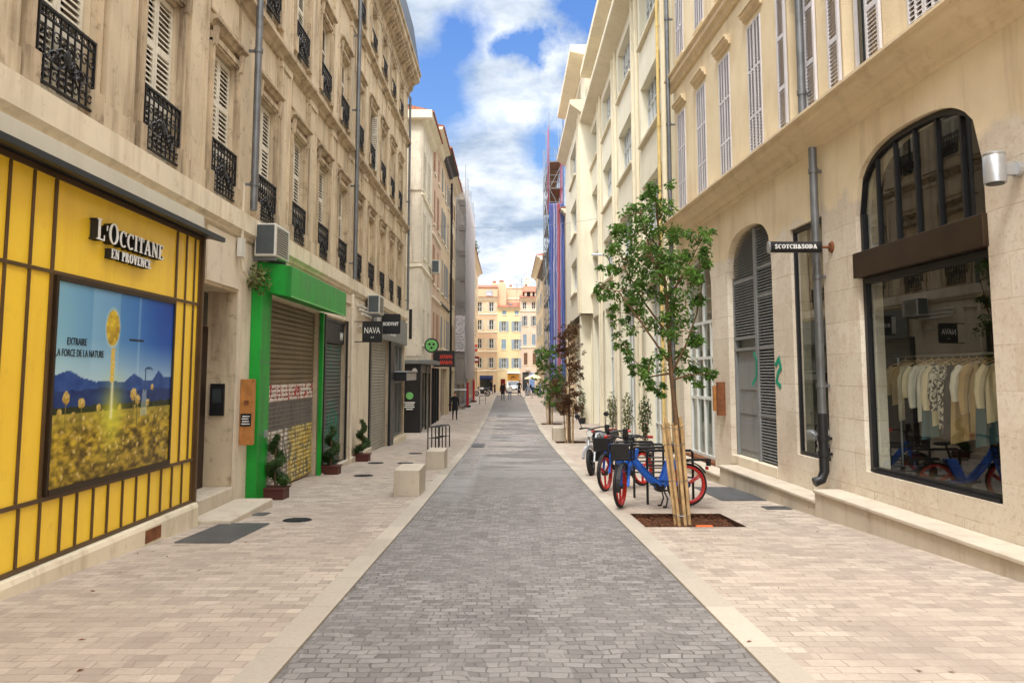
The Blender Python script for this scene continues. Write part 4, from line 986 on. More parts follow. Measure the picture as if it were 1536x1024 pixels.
h6 = townhouse('town_house', 'pale house wrapped in the white netted scaffolding', FA, 60.0, 77.0, 16.6, FA.w(66, -3, gz(66)), 'wall_pale', rows([61.5+2.6*k for k in range(6)], (3.0, 6.4, 9.8, 13.0), .95, (1.9, 2.1, 1.9, 1.4), ('closed',), 'shutter_grey'))
h7 = townhouse('town_house', 'cream house at the far left end, beyond the netted scaffolding', FX(-4.0), 77.0, 100.5, 14.6, (-7, 90, gz(90)), 'wall_peach', rows([79+2.9*k for k in range(7)], (3.0, 6.3, 9.4, 11.9), 1.0, (1.9, 2.0, 1.8, 1.4), ('open', 'closed'), 'shutter_cream'), eave=.5, strings=(2.3,), ops=[op(78+5.5*k, 82+5.5*k, -.7, 1.9, .3) for k in range(4)])
for k in range(4): MB(FX(-4.0)).box(78.02+5.5*k, 81.98+5.5*k, -.28, -.2, -.6, 1.88).build('shop_window', 'window_glass', h7)
t_ = thing('rooftop_shrub', 'small dark shrub on the roof edge above the white netting', 'shrub', (-4.35, 89.5, 15.1))
mb = MB(W); leaves(mb, (-4.35, 89.5, 16.0), .85, .85, 1.2, 420, .3, R, 0); mb.build('foliage', 'leaf_deep', t_, (-4.35, 89.5, 15.1)); MB(W).tube([(-4.35, 89.5, 14.5), (-4.35, 89.5, 15.8)], .06).build('stem', 'bark', t_, (-4.35, 89.5, 15.1))
# signs far left: red blade signs
for i, (y, z, c, lab) in enumerate(((79.0, 4.2, 'sign_red', 'small red blade sign beyond the white netting'), (84, 3.1, 'red_paint', 'dark red blade sign low on the far cream house'))):
    t_ = thing('hanging_sign', lab, 'sign', (-3.6, y, z)); MB(W).box(-3.85, -3.2, y, y+.12, z-.35, z+.35).build('board', c, t_, (-3.6, y, z), bevel=.02); MB(W).box(-4.0, -3.851, y+.04, y+.08, z-.03, z+.03).build('arm', 'black_iron', t_, (-3.6, y, z))
    MB(W).box(-3.75, -3.3, y-.012, y-.002, z-.12, z+.12).build('emblem', 'card_white', t_, (-3.6, y, z))

# ------------------------------------------------------------------ scaffolding on the left
def scaffold(name, label, fr, u0, u1, v0, v1, zb, zt, lift=2.0, bay=2.4, extra=1.2, mats=('scaffold_steel', 'deck_wood')):
    t = thing(name, label, 'scaffolding', fr.w(u0, (v0+v1)/2, zb)); n = round((u1-u0)/bay); r = .028
    st = MB(fr); led = MB(fr); br = MB(fr); dk = MB(fr)
    us = [u0+(u1-u0)*i/n for i in range(n+1)]
    for i, u in enumerate(us):
        for v in (v0, v1): st.tube([(u, v, zb-.1), (u, v, zt+(extra if i % 2 == 0 else extra*.6))], r, 6); st.box(u-.08, u+.08, v-.08, v+.08, zb-.12, zb-.09)
    k = int((zt-zb)/lift); zs = [zb+.3+lift*j for j in range(k+1) if zb+.3+lift*j <= zt+.1]
    for z in zs:
        for v in (v0, v1):
            led.tube([(u0, v, z), (u1, v, z)], r*.9, 6)
        for q in (.5, 1.0):
            led.tube([(u0, v1, z+q), (u1, v1, z+q)], r*.8, 5)
            for u in (u0, u1): led.tube([(u, v0, z+q), (u, v1, z+q)], r*.8, 5)
        for u in us: led.tube([(u, v0, z), (u, v1, z)], r*.9, 5)
        if z > zb+1.5: dk.box(u0+.03, u1-.03, v0+.05, v1-.05, z+.03, z+.075); dk.box(u0+.03, u1-.03, v1-.05, v1-.02, z+.08, z+.22)
    for j, z in enumerate(zs[:-1]):
        br.tube([(u0, v0, z), (u0, v1, z+lift)] if j % 2 else [(u0, v1, z), (u0, v0, z+lift)], r*.8, 5)
        i = j % max(1, n-1); br.tube([(us[i], v1, z), (us[i+1], v1, z+lift)], r*.8, 5)
        i = min(n-1, i+2); lv = MB
        dx = .16
        for q in range(2): br.tube([(u0+.7+q*.35, v0+.15, z), (u0+1.3+q*.35, v0+.15, z+lift+.05)], .016, 4)
    org = (u0, (v0+v1)/2, zb)
    st.build('standards', mats[0], t, org, True); led.build('ledgers', mats[0], t, org, True); br.build('braces', mats[0], t, org, True); dk.build('decks', mats[1], t, org)
    return t
g0 = gz(66)
sl = scaffold('scaffolding', 'tall scaffolding with white netting along the left houses', FA, 60.2, 76.0, .1, .78, g0, 16.9)
mb = MB(FA); N = 34
for i in range(N):
    for j in range(12):
        f = lambda a, b: (60.2+15.8*a/N, .84+.05*math.sin(a*2.1+b*.7)+.03*math.sin(a*.7+b*2), 1.2+(16.2-1.2)*b/12)
        mb.quad(f(i, j), f(i+1, j), f(i+1, j+1), f(i, j+1))
mb.build('netting', 'net_white', sl, (60.2, .44, g0), True)
mb = MB(FA)
for j in range(8): mb.quad((60.15, .1, .8+j*2), (60.15, .78, .8+j*2), (60.15, .78, 2.75+j*2), (60.15, .1, 2.75+j*2))
mb.build('end_netting', 'net_grey', sl, (60.2, .44, g0))
t_ = tag(MB(FA).box(60.0, 60.03, .06, .80, 3.3, 6.1).build('banner', 'printed_banner', None, (60, .4, 4.7)), 'pale printed site banner tied to the end of the netted scaffolding', 'banner')
mb = MB(Fr(-4.2, 60.0, 1, 0, 0, -1))
spray(mb, [(.3, 5.3), (.38, 5.75), (.52, 5.8), (.5, 5.5), (.3, 5.35), (.55, 5.05)], .006, .04)
for k in range(6): mb.box(.12, .7-.06*(k % 3), .002, .006, 3.5+k*.22, 3.58+k*.22)
mb.build('print', 'shutter_grey', t_)
t_ = tag(MB(FA).box(60.1, 60.2, .0, .95, .3, .42).build('warning_board', 'card_white', None, (60.1, .4, .36)), 'white horizontal board across the foot of the netted scaffolding', 'board')
for i, (x, y) in enumerate(((-3.35, 63.5), (-3.22, 71.8))):
    z = gz(y); t_ = thing('site_barrier', ('red plastic barrier panel at the near foot of the netted scaffolding', 'red plastic barrier panel farther along the netted scaffolding')[i], 'barrier', (x, y, z), 'red barriers along the scaffolding')
    mb = MB(W).box(x-.05, x+.05, y-.8, y+.8, z+.1, z+2.0); 
    for q in range(5): mb.box(x+.05, x+.07, y-.75+.33*q, y-.6+.33*q, z+.2, z+1.9)
    mb.build('panel', 'red_plastic', t_, (x, y, z), bevel=.02); MB(W).box(x-.25, x+.25, y-.7, y-.5, z, z+.1).box(x-.25, x+.25, y+.5, y+.7, z, z+.1).build('foot', 'rubber', t_, (x, y, z))

# ================================================================== END OF THE STREET
GE = gz(105)
def er(us, z0, w, h, shut, sm, gl='window_glass'): return [(u, z0, w, h, shut, sm, gl) for u in us]
wE1 = [w for z, h in ((.95+1.3, 1.35),) for w in []]
def zpx(y): return HC+(561-y)*.0905
rowsE = [(551.6, 1.35), (522.5, 1.3), (494.7, 1.35), (467.4, 1.3)]
w1 = []
for y, h in rowsE: w1 += er((-5.9, -3.95, -2.35), zpx(y), .6, h, 'open', 'shutter_cream')
e1 = townhouse('town_house', 'orange and cream striped house with a dormer window, left of the yellow house', FE, -8, -1.55, zpx(446), FE.w(-4, -2, GE), 'wall_peach', w1, eave=.35, eh=.5, back=9, pitch=.3, ops=[op(-3.9, -2.15, GE-.3, zpx(563), .4)], strings=[zpx(557), zpx(527)-.12, zpx(498)-.12, zpx(471)-.12])
mb = MB(FE)
for ya, yb in ((536, 529), (508, 500), (479, 473)): mb.box(-7.9, -1.6, .003, .012, zpx(ya), zpx(yb))
mb.build('orange_band', 'wall_orange', e1)
MB(FE).box(-3.88, -2.17, -.38, -.3, GE-.2, zpx(563)-.02).build('shop_window', 'window_glass', e1); MB(FE).prof([(.0, zpx(566)), (.5, zpx(569)), (.5, zpx(567)), (.0, zpx(563))], -3.9, -2.15).build('awning', 'cloth_navy', e1)
MB(FE).box(-8, -1.55, -4.5, -.5, zpx(446)+.1, zpx(431)).build('attic', 'wall_orange', e1); MB(FE).prof([(-.4, zpx(431)), (-.4, zpx(431)+.08), (-2.5, zpx(424)), (-4.6, zpx(431)+.05)], -8, -1.5).build('roof', 'roof_tiles', e1)
MB(FE).box(-3.1, -2.2, -.499, -.4, zpx(443), zpx(435)).build('dormer_window', 'blind_glass', e1)
MB(FE).box(-1.549, -.35, -9, -1.2, zpx(462), zpx(424)).build('side_wing', 'wall_orange', e1); chimney(FE, e1, -1.0, -2.5, zpx(424), zpx(420)); chimney(FE, e1, -2.0, -2.6, zpx(426), zpx(421), w=.6)
w2 = er((-.66, 1.03), zpx(552), .62, 1.35, 'open', 'shutter_blue')+er((-.66,), zpx(524), .62, 1.35, 'closed', 'shutter_blue')+er((1.03,), zpx(524), .62, 1.35, 'open', 'shutter_blue')+er((-.66, 1.03), zpx(497), .62, 1.35, 'open', 'shutter_blue')+er((-.6, 1.1), zpx(472), .55, .55, 'closed', 'shutter_blue')
e2 = townhouse('town_house', 'yellow house with pale blue shutters and a red tiled roof facing down the street', FE, -1.54, 1.55, zpx(461.5), FE.w(0, -2, GE), 'wall_yellow', w2, eave=.3, eh=.2, back=7.5, pitch=1.05, ops=[op(-1.1, -.45, GE-.2, zpx(568), .25), op(-.15, 1.35, GE-.2, zpx(560), .3)])
MB(FE).box(-1.08, -.47, -.24, -.18, GE-.1, zpx(568)-.02).build('door', 'red_paint', e2); MB(FE).box(-.13, 1.33, -.29, -.2, GE-.1, zpx(571)).build('roller_shutter', 'roller_pale', e2)
MB(FE).box(-.15, 1.35, -.1, .08, zpx(571)+.01, zpx(561)).build('shop_sign', 'shop_ochre', e2)
mb = MB(FE); spray(mb, [(.3, zpx(568)), (.5, zpx(564)), (.7, zpx(568))], .085, .08); spray(mb, [(.55, zpx(566)), (.75, zpx(564)), (.95, zpx(567))], .085, .06); mb.build('lettering', 'black_paint', e2)
MB(FE).prof([(.003, zpx(560)), (.7, zpx(560)), (.7, zpx(559)), (.003, zpx(557))], -.2, 1.54).build('awning', 'awning_white', e2)
MB(FE).box(-1.5, 1.5, .003, .05, zpx(557.0)+.15, zpx(557)+.3).build('string_course', 'cream_trim2', e2)
MB(FE).box(-.05, .5, -1.9, -1.2, zpx(458)+.2, zpx(458)+.3).build('skylight', 'blind_glass', e2)
w3 = []
w3 += er((2.15, 3.4, 4.8), zpx(463.5), .5, .95, 'none', 'shutter_grey')+er((2.3, 3.55, 4.8), zpx(489), .5, 1.35, 'half', 'shutter_grey')+er((2.2, 3.4, 4.8), zpx(518), .5, 1.5, 'closed', 'shutter_blue')+er((2.3, 3.5, 4.8), zpx(547), .5, 1.6, 'closed', 'shutter_brown')
e3 = townhouse('town_house', 'pinkish house with attic openings under two tiled roof slopes, right of the yellow house', FE, 1.56, 8, zpx(447.5), FE.w(4, -2, GE), 'wall_pink', w3, eave=.4, eh=.25, back=9, pitch=.9, ops=[op(1.85, 2.75, GE-.2, zpx(558), .3), op(4.2, 6.5, GE-.2, zpx(558), .3)], strings=[zpx(521)-.1, zpx(466)-.15])
MB(FE).box(1.87, 2.73, -.28, -.2, GE-.1, zpx(558)-.02).box(4.22, 6.48, -.28, -.2, GE-.1, zpx(558)-.02).build('shop_window', 'window_glass', e3); MB(FE).box(2.8, 3.5, .004, .05, GE-.1, zpx(559)).build('door', 'door_blue', e3)
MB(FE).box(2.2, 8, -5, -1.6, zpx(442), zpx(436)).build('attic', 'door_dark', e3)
mb = MB(FE)
for u in (2.2, 3.0, 3.6, 4.3, 5.2, 6.2): mb.box(u, u+.3, -1.599, -1.5, zpx(442), zpx(436))
mb.build('attic_post', 'wall_pink', e3); MB(FE).prof([(-1.3, zpx(436)), (-1.3, zpx(435.5)), (-4, zpx(424)), (-6, zpx(436))], 2.0, 8).build('roof', 'roof_tiles', e3)
MB(FE).box(2.3, 2.9, .003, .3, zpx(556), zpx(553)).build('ac_unit', 'ac_white', e3)
bk = townhouse('town_house', 'plain orange gable wall rising behind the red roof of the yellow house', Fr(0, 114, 1, 0, 0, -1), -1.2, 3.2, HC+(561-432.5)*.0983, (1, 116, gz(116)), 'wall_orange', [], eave=0, pitch=.1, roofmat='wall_orange', strings=[HC+(561-449)*.0983])
FB = Fr(0, 114, 1, 0, 0, -1)
chimney(FB, bk, .3, -1, HC+(561-434)*.0983, HC+(561-429)*.0983, w=.4); chimney(FB, bk, 2.6, -1, HC+(561-434)*.0983, HC+(561-428)*.0983, w=.5)
t_ = thing('roof_turret', 'small pale lantern turret on the skyline above the pinkish house', 'turret', (2.9, 125, 15))
k = .1078; zz = lambda y: HC+(561-y)*k
MB(W).lathe(2.95, 125, [(.5, 12), (.5, zz(424)), (.62, zz(423)), (.62, zz(422)), (.4, zz(421.5))], 12).build('base', 'wall_pale', t_, (2.9, 125, 15))
mb = MB(W)
for a in range(6): mb.box(2.95+.32*math.cos(a*PI/3)-.06, 2.95+.32*math.cos(a*PI/3)+.06, 125+.32*math.sin(a*PI/3)-.06, 125+.32*math.sin(a*PI/3)+.06, zz(421.4), zz(418))
mb.build('columns', 'wall_pale', t_, (2.9, 125, 15)); MB(W).lathe(2.95, 125, [(.5, zz(418)), (.42, zz(416.5)), (.22, zz(414.5)), (.08, zz(412.5)), (.05, zz(409)), (.12, zz(408)), (.02, zz(406))], 12).build('dome', 'wall_pale', t_, (2.9, 125, 15), True)
mb = MB(W)
for x, h in ((1.9, 2.4), (2.6, 3.2), (1.2, 1.6)): mb.tube([(x, 112, 12.2), (x, 112, 13.2+h)], .025, 5); mb.tube([(x-.5, 112, 12.9+h), (x+.5, 112, 12.9+h)], .02, 4); mb.tube([(x-.35, 112, 12.6+h), (x+.35, 112, 12.6+h)], .02, 4)
t_ = mb.build('television_aerial', 'zinc', None, (1.9, 112, 12.5)); tag(t_, 'thin television aerials on the far rooftops', 'aerial')
# ------------------------------------------------------------------ far right houses
F36 = FX(3.6)
r5 = townhouse('town_house', 'far cream house with deep eaves at the right end of the street', F36, 82, 100.8, 14.2, (6, 91, gz(91)), 'wall_straw', rows([83.5+2.7*k for k in range(7)], (2.8, 5.9, 8.9, 11.5), .95, (1.9, 1.9, 1.7, 1.2), ('open', 'closed', 'half'), 'shutter_grey'), eave=.6, eh=.5, strings=(2.1,), ops=[op(83+5.5*q, 87+5.5*q, -.8, 1.7, .3) for q in range(3)])
r4 = townhouse('town_house', 'peach house with a dark gutter just beyond the striped scaffold sheet', F36, 66, 82, 11.7, (6, 74, gz(74)), 'wall_peach', rows([67.5+2.8*k for k in range(5)], (2.9, 5.9, 8.8), .95, (1.9, 1.9, 1.5), ('half', 'closed'), 'shutter_cream'), eave=.5, eh=.25, trim='dark_zinc', ops=[op(67+5*q, 71+5*q, -1.2, 1.7, .3) for q in range(3)])
for q in range(3):
    MB(F36).box(83.02+5.5*q, 86.98+5.5*q, -.28, -.2, -.7, 1.68).build('shop_window', 'window_glass', r5); MB(F36).box(67.02+5*q, 70.98+5*q, -.28, -.2, -1.1, 1.68).build('shop_window', 'pale_glass', r4)
for u in (70, 75, 80): chimney(F36, r4, u, -1.6, 11.9, 14.4+.03*(u-70), 'wall_rose', 1.0)
chimney(F36, r5, 86, -2, 14.4, 16.4, 'wall_orange'); chimney(F36, r5, 94, -2, 14.4, 16.6, 'wall_pale')
MB(F36).box(82, 84, -7, -.02, 11.8, 14.19).build('party_wall', 'wall_orange', r4)
F41 = FX(4.1)
r3 = townhouse('town_house', 'house hidden behind the blue and red sheeted scaffolding', F41, 54.7, 66, 13.4, (7, 60, gz(60)), 'wall_buff', rows((56.5, 59.5, 62.5), (2.9, 6.2, 9.4), 1.0, (1.9, 1.9, 1.7), ('closed',), 'shutter_grey'), ops=[op(56, 64, -1.5, 1.7, .3)])
MB(F41).box(56.02, 63.98, -.28, -.2, -1.4, 1.68).build('shop_window', 'window_glass', r3)
sr = scaffold('scaffolding', 'scaffolding tower with blue, white and red striped sheeting hung down its end', F41, 55.9, 65.5, .1, 1.1, gz(60), 19.0, extra=1.9, mats=('scaffold_steel', 'deck_wood'))
o3 = (55.9, .6, gz(60))
mb = MB(F41); N = 60
for i in range(N):
    f = lambda a, z: (55.74+.07*math.sin(a*1.9)+.04*math.sin(a*.6+z), .09+.99*a/N, z)
    for j in range(10): z0_, z1_ = 1.2+j*1.28, 2.48+j*1.28; mb.quad(f(i, z0_), f(i+1, z0_), f(i+1, z1_), f(i, z1_))
mb.build('striped_sheet', 'striped_sheet', sr, o3, True)
mb = MB(F41)
for v0, v1 in ((1.1, 1.14), (.04, .07)): mb.box(55.7, 55.86, v0, v1, 1.0, 20.6 if v0 < .5 else 14)
mb.build('blue_edge', 'scaffold_blue', sr, o3)
mb = MB(F41); mb.quad((55.8, 1.13, 13.5), (57.6, 1.16, 13.5), (57.6, 1.16, 20), (55.8, 1.13, 20)); mb.quad((55.84, .12, 13.6), (55.84, .35, 13.6), (55.84, .3, 18.5), (55.84, .15, 18.5)); mb.build('pink_netting', 'net_pink', sr, o3)

# ================================================================== RIGHT: cream modern building with ribs
FC = FX(4.75)
rootC = thing('modern_building', 'long cream modern building with ribbed piers, wide grid windows and a stepped corner bay', 'building', (9, 33, gz(33)))
UB = [23.3+5.6*k for k in range(4)]
opsC = []
BW = 3.72
for k, u in enumerate(UB):
    b = min(u+BW, 43.6)
    for z in (6.15, 9.75, 13.36): opsC.append(op(u, b, z, z+1.98, .32))
    opsC.append(op(u+.35, u+3.4, gz(u+2)-.1, 4.7, .35)); 
    opsC.append(op(u+3.75, u+5.0, gz(u+2)-.1, 4.7, .35)) if k < 3 else None
opsC = [o for o in opsC if o]
wall(FC, 'wall', rootC, 19.6, 44.0, -1.9, 16.0, opsC, 'cream_wall', 10)
def grid_window(fr, parent, u0, u1, z0, z1, d, nv, zr, gl, cache, sill=True):
    w = u1-u0
    if (round(w, 3), round(z1-z0, 3), nv) in cache and cache.get('fr') is fr:
        o, ch = cache[(round(w, 3), round(z1-z0, 3), nv)]; c = dup(o, parent, None, ch); c.location = fr.w((u0+u1)/2, 0, z0)-parent.location; return c
    cache['fr'] = fr; org = ((u0+u1)/2, 0, z0); mb = MB(fr); f = .045
    for i in range(nv+1): x = u0+f/2+(w-f)*i/nv; mb.box(x-f/2+.001, x+f/2-.001, -d+.03, -d+.08, z0+.002, z1-.002)
    for q in [0]+list(zr)+[1]:
        zz = z0+(z1-z0-f)*q
        for i in range(nv): mb.box(u0+f+(w-f)*i/nv, u0+(w-f)*(i+1)/nv, -d+.032, -d+.075, zz+.003, zz+f-.001)
    o = mb.build('window', 'white_frame', parent, org)
    MB(fr).box(u0+.002, u1-.002, -d+.005, -d+.03, z0+.002, z1-.002).build('pane', gl, o, org)
    if sill: MB(fr).prof([(.002, z0-.2), (.13, z0-.19), (.13, z0-.1), (.002, z0-.06)], u0-.08, u1+.08).build('sill', 'cream_trim', o, org)
    cache[(round(w, 3), round(z1-z0, 3), nv)] = (o, kids(o)); return o
cC = {}
for k, u in enumerate(UB):
    b = min(u+BW, 43.6)
    for z in (6.15, 9.75, 13.36): grid_window(FC, rootC, u, b, z, z+1.98, .32, 6, (.62,), 'blind_glass' if True else '', cC)
cG = {}
for k, u in enumerate(UB):
    for (a, b, n) in ((u+.35, u+3.4, 4), (u+3.75, u+5.0, 2)):
        if b > 44: continue
        z0 = gz(u+2)+.05; o = grid_window(FC, rootC, a, b, z0, 4.69, .35, n, (.14, .6), 'pale_glass', {}, False); o.name = 'shop_window'
mb = MB(FC)
for k in range(5):
    uc = UB[0]+5.6*k-.95
    for q in (-.42, .42):
        if 19.7 < uc+q < 43.9:
            for z0, z1 in ((-1.5, 15.9),): mb.box(uc+q-.1, uc+q+.1, .003, .13, z0, z1)
mb.build('pier_ribs', 'cream_trim', rootC, bevel=.03)
MB(FC).prof([(.003, 15.78), (.62, 15.98), (.66, 16.02), (.66, 16.24), (.0, 16.3), (-3, 16.3), (-3, 16.02), (0, 16.02)], 19.6, 43.38).build('cornice', 'cream_trim', rootC)
# set-back top storey with piers and roof slab
wall(FX(5.35), 'top_storey', rootC, 19.6, 46, 16.0, 18.7, [op(u, min(u+BW, 45.5), 16.6, 18.4, .3) for u in UB], 'cream_wall', 8)
FT5 = FX(5.35); c5 = {}
for u in UB: grid_window(FT5, rootC, u, min(u+BW, 45.5), 16.6, 18.4, .3, 6, (.6,), 'blind_glass', c5, False)
mb = MB(FC)
for k in range(5):
    uc = UB[0]+5.6*k-.95
    if uc < 43: mb.box(uc-.5, uc+.5, -.7, -.05, 16.31, 18.5); mb.box(uc-.12, uc+.12, -.049, .0, 16.31, 18.5)
mb.build('top_pier', 'cream_wall', rootC); MB(FC).prof([(-.3, 18.5), (.62, 18.62), (.62, 19.0), (-8, 19.2), (-8, 18.7), (-.3, 18.7)], 19.6, 43.3).build('roof_slab', 'cream_trim', rootC)
# corner bay
FT = FX(4.1)
bayops = [op(46.2, 50.4, z, z+2.0, .32) for z in (6.6, 10.2, 13.8)]
wall(FT, 'corner_bay', rootC, 43.4, 54.6, 4.95, 17.0, bayops+[op(46.2, 50.4, 17, 17, .1)], 'cream_wall', 6)
cT = {}
for z in (6.6, 10.2, 13.8): grid_window(FT, rootC, 46.2, 50.4, z, z+2.0, .32, 6, (.62,), 'blind_glass', cT)
mb = MB(FT)
for u in (43.5, 44.3): mb.box(u, u+.25, .003, .1, 5.0, 16.9)
mb.build('bay_ribs', 'cream_trim', rootC)
MB(FT).prof([(-1.2, 16.5), (.003, 16.5), (.6, 16.95), (.6, 17.2), (-3, 17.25), (-3, 16.9)], 43.0, 54.9).build('bay_cornice', 'cream_trim', rootC)
wall(FX(4.45), 'bay_top', rootC, 43.8, 54.3, 17.2, 19.9, [op(46.4, 50.4, 17.7, 19.5, .3)], 'cream_wall', 6); grid_window(FX(4.45), rootC, 46.4, 50.4, 17.7, 19.5, .3, 6, (.6,), 'blind_glass', {}, False)
MB(FT).prof([(-2, 19.9), (-.3, 19.92), (.55, 20.1), (.55, 20.5), (-6, 20.6), (-6, 19.9)], 43.1, 54.8).build('bay_roof_slab', 'cream_trim', rootC)
wall(FX(4.7), 'bay_base', rootC, 44.0, 54.6, -1.9, 4.94, [op(45.0, 47.4, gz(46)-.1, 4.3, .4), op(48.2, 53.6, gz(50)-.1, 4.3, .4)], 'cream_wall', 6)
for a, b in ((45.02, 47.38), (48.22, 53.58)): MB(FX(4.7)).box(a, b, -.38, -.3, gz(48), 4.28).build('shop_window', 'pale_glass', rootC)
MB(FT).box(44.3, 44.9, -.6, -.02, -1.6, 4.94).build('bay_column', 'cream_wall', rootC)
# pipes at the joint between the two right-hand buildings
pipe(rootC, FC, 22.85, .2, -.8, 15.7, .05, 'yellow_pipe', joints=6)
t_ = thing('street_lamp', 'slim street lamp arm fixed to the cream ribbed building', 'lamp', FC.w(35.0, 0, 6.95))
MB(FC).tube([(35.0, .14, 6.7), (35.0, .25, 6.9), (35.0, .5, 7.0)], .03, 8).build('arm', 'zinc', t_, (35.0, 0, 6.95), True); MB(FC).prism([(34.87, 6.95), (35.13, 6.95), (35.1, 7.04), (34.9, 7.04)], .45, .95).build('lamp_head', 'lamp_metal', t_, (35.0, 0, 6.95), bevel=.02); MB(FC).box(34.9, 35.1, .131, .15, 6.55, 6.85).build('plate', 'zinc', t_, (35.0, 0, 6.95))
# overhead wire between the houses
mb = MB(W); mb.tube([(-4.2+8.95*i/24, 41.5-1*i/24, 9.3+.55*(2*i/24-1)**2*.5+.2*i/24) for i in range(25)], .009, 5)
tag(mb.build('overhead_cable', 'zinc', None, (-4.2, 41.5, 9.5)), 'thin cable strung across the street between the rooftops', 'cable')
# potted shrubs against the shop windows
for i, (x, y, h, lab, m) in enumerate(((4.45, 33.6, 1.9, 'bushy potted shrub farthest along the cream shop windows', 'leaf_olive'), (4.48, 29.4, 1.9, 'bushy potted shrub in the middle of the cream shop windows', 'leaf_olive'), (4.42, 25.3, 1.8, 'dark potted shrub nearest the yellow pipe', 'leaf_deep'), (4.1, 43.6, 2.0, 'dark potted shrub under the cream corner bay', 'leaf_deep'))):
    z = gz(y); t_ = thing('potted_shrub', lab, 'plant', (x, y, z), 'potted shrubs along the cream building')
    MB(W).lathe(x, y, [(.16, z), (.22, z+.3), (.24, z+.32), (.2, z+.34)], 14).build('pot', 'red_paint' if i == 0 else 'dark_zinc', t_, (x, y, z), True)
    mb = MB(W); leaves(mb, (x, y, z+h*.6), .2, .22, h*.42, 420, .1, R, 0); mb.build('foliage', m, t_, (x, y, z))
    mb = MB(W)
    for q in range(5): a = q*1.3; mb.tube([(x, y, z+.3), (x+.1*math.cos(a), y+.1*math.sin(a), z+h*.5), (x+.2*math.cos(a), y+.2*math.sin(a), z+h*.85)], .012, 4)
    mb.build('stem', 'bark', t_, (x, y, z))
t_ = thing('red_post', 'short red post by the foot of the cream corner bay', 'post', (4.2, 44.9, gz(44.9))); MB(W).lathe(4.2, 44.9, [(.09, gz(45)-.02), (.09, gz(45)+.7), (.06, gz(45)+.8), (.01, gz(45)+.83)], 10).build('body', 'red_paint', t_, (4.2, 44.9, gz(44.9)), True); MB(W).lathe(4.2, 44.9, [(.12, gz(45)-.02), (.12, gz(45)+.06)], 10).build('base', 'black_paint', t_, (4.2, 44.9, gz(44.9)))
# ================================================================== RIGHT: ochre house with arched shop openings
hR = thing('ochre_house', 'ochre rendered house on pitted limestone with tall arched openings and white louvred shutters', 'building', (9, 10, gz(10)))
RU = [19.45, 17.72, 16.02, 14.25, 12.35, 10.45, 8.78, 7.0, 5.2]
RW = .70
opsR = [op(7.92, 10.65, .24, 4.63, .34, arch=3.75, fill=False), op(11.7, 12.9, .24, 3.97, .3, fill=False), op(13.75, 16.2, -.1, 4.43, .3, arch=3.55, fill=False), op(17.3, 19.75, -.6, 4.40, .32, arch=3.5, fill=False)]
opsR += [op(u-RW/2, u+RW/2, 5.5, 8.3, .22) for u in RU]+[op(u-RW/2, u+RW/2, 9.75, 12.2, .22) for u in RU]
wall(FR, 'wall', hR, -5, 20.2, -1.8, 14.5, opsR, 'ochre_wall', 10)
MB(FR).prof([(.003, 5.02), (.05, 5.05), (.05, 5.12), (.14, 5.18), (.16, 5.26), (.30, 5.32), (.34, 5.36), (.34, 5.43), (.40, 5.45), (.40, 5.49), (.003, 5.52)], -5, 20.35).build('cornice', 'ochre_trim', hR)
MB(FR).prof([(.003, 9.08), (.06, 9.1), (.12, 9.22), (.16, 9.24), (.16, 9.36), (.22, 9.4), (.22, 9.44), (.003, 9.5)], -5, 20.35).build('string_course', 'ochre_trim', hR)
MB(FR).prof([(.003, 14.0), (.3, 14.3), (.5, 14.35), (.5, 14.6), (-5, 16), (-10, 14.7), (-10, 14.51), (.003, 14.51)], -5, 20.3).build('roof', 'roof_tiles', hR)
pr = {}
for r_, (z0, z1) in enumerate(((5.5, 8.3), (9.75, 12.2))):
    for i, u in enumerate(RU):
        st = 'open' if (r_ == 0 and i in (4, 5)) else 'closed'; key = (r_, st)
        if key in pr:
            o, ch = pr[key]; c = dup(o, hR, None, ch); c.location = FR.w(u, 0, z0)-hR.location; continue
        a, b = u-RW/2, u+RW/2; mb = MB(FR)
        mb.prof([(.003, z1+.12), (.05, z1+.14), (.07, z1+.2), (.12, z1+.22), (.12, z1+.27), (.15, z1+.28), (.15, z1+.31), (.003, z1+.33)], a-.1, b+.1); mb.prof([(.003, z0-.02), (.06, z0-.02), (.06, z0+.03), (.003, z0+.04)], a-.05, b+.05) if r_ else None
        o = mb.build('window', 'ochre_trim', hR, (u, 0, z0)); MB(FR).box(a+.002, b-.002, -.21, -.2, z0+.002, z1-.002).build('pane', 'window_glass', o, (u, 0, z0))
        for k in (0, 1):
            m = MB(FR)
            if st == 'closed': x0, x1 = ((a+.008, u-.003), (u+.003, b-.008))[k]; louvre(m, x0, x1, .0, z0+.01, z1-.01, 3, 2, .06, .034, .04)
            else: x0, x1 = ((a-.38, a-.03), (b+.03, b+.38))[k]; louvre(m, x0, x1, .035, z0+.01, z1-.01, 3, 1, .06, .05, .04)
            m.build('shutter', 'shutter_white', o, (x0, 0, z0))
        if st == 'open':
            m = MB(FR)
            for x0 in (a+.005, u+.2): m.box(x0, x0+.05, -.16, -.12, z0+.02, z1-.02)
            m.build('sash', 'shutter_white', o, (u, 0, z0))
        pr[key] = (o, kids(o))
pipe(hR, FR, 19.98, .2, -1.0, 14.3, .06, 'zinc', joints=6)
pipe(hR, FR, 11.9, .15, 5.55, 14.2, .062, 'zinc', joints=4)
pipe(hR, FR, 11.64, .13, .95, 5.02, .062, 'zinc', joints=3); pipe(hR, FR, 11.64, .13, -.06, .97, .072, 'black_paint', joints=2, shoe=True)
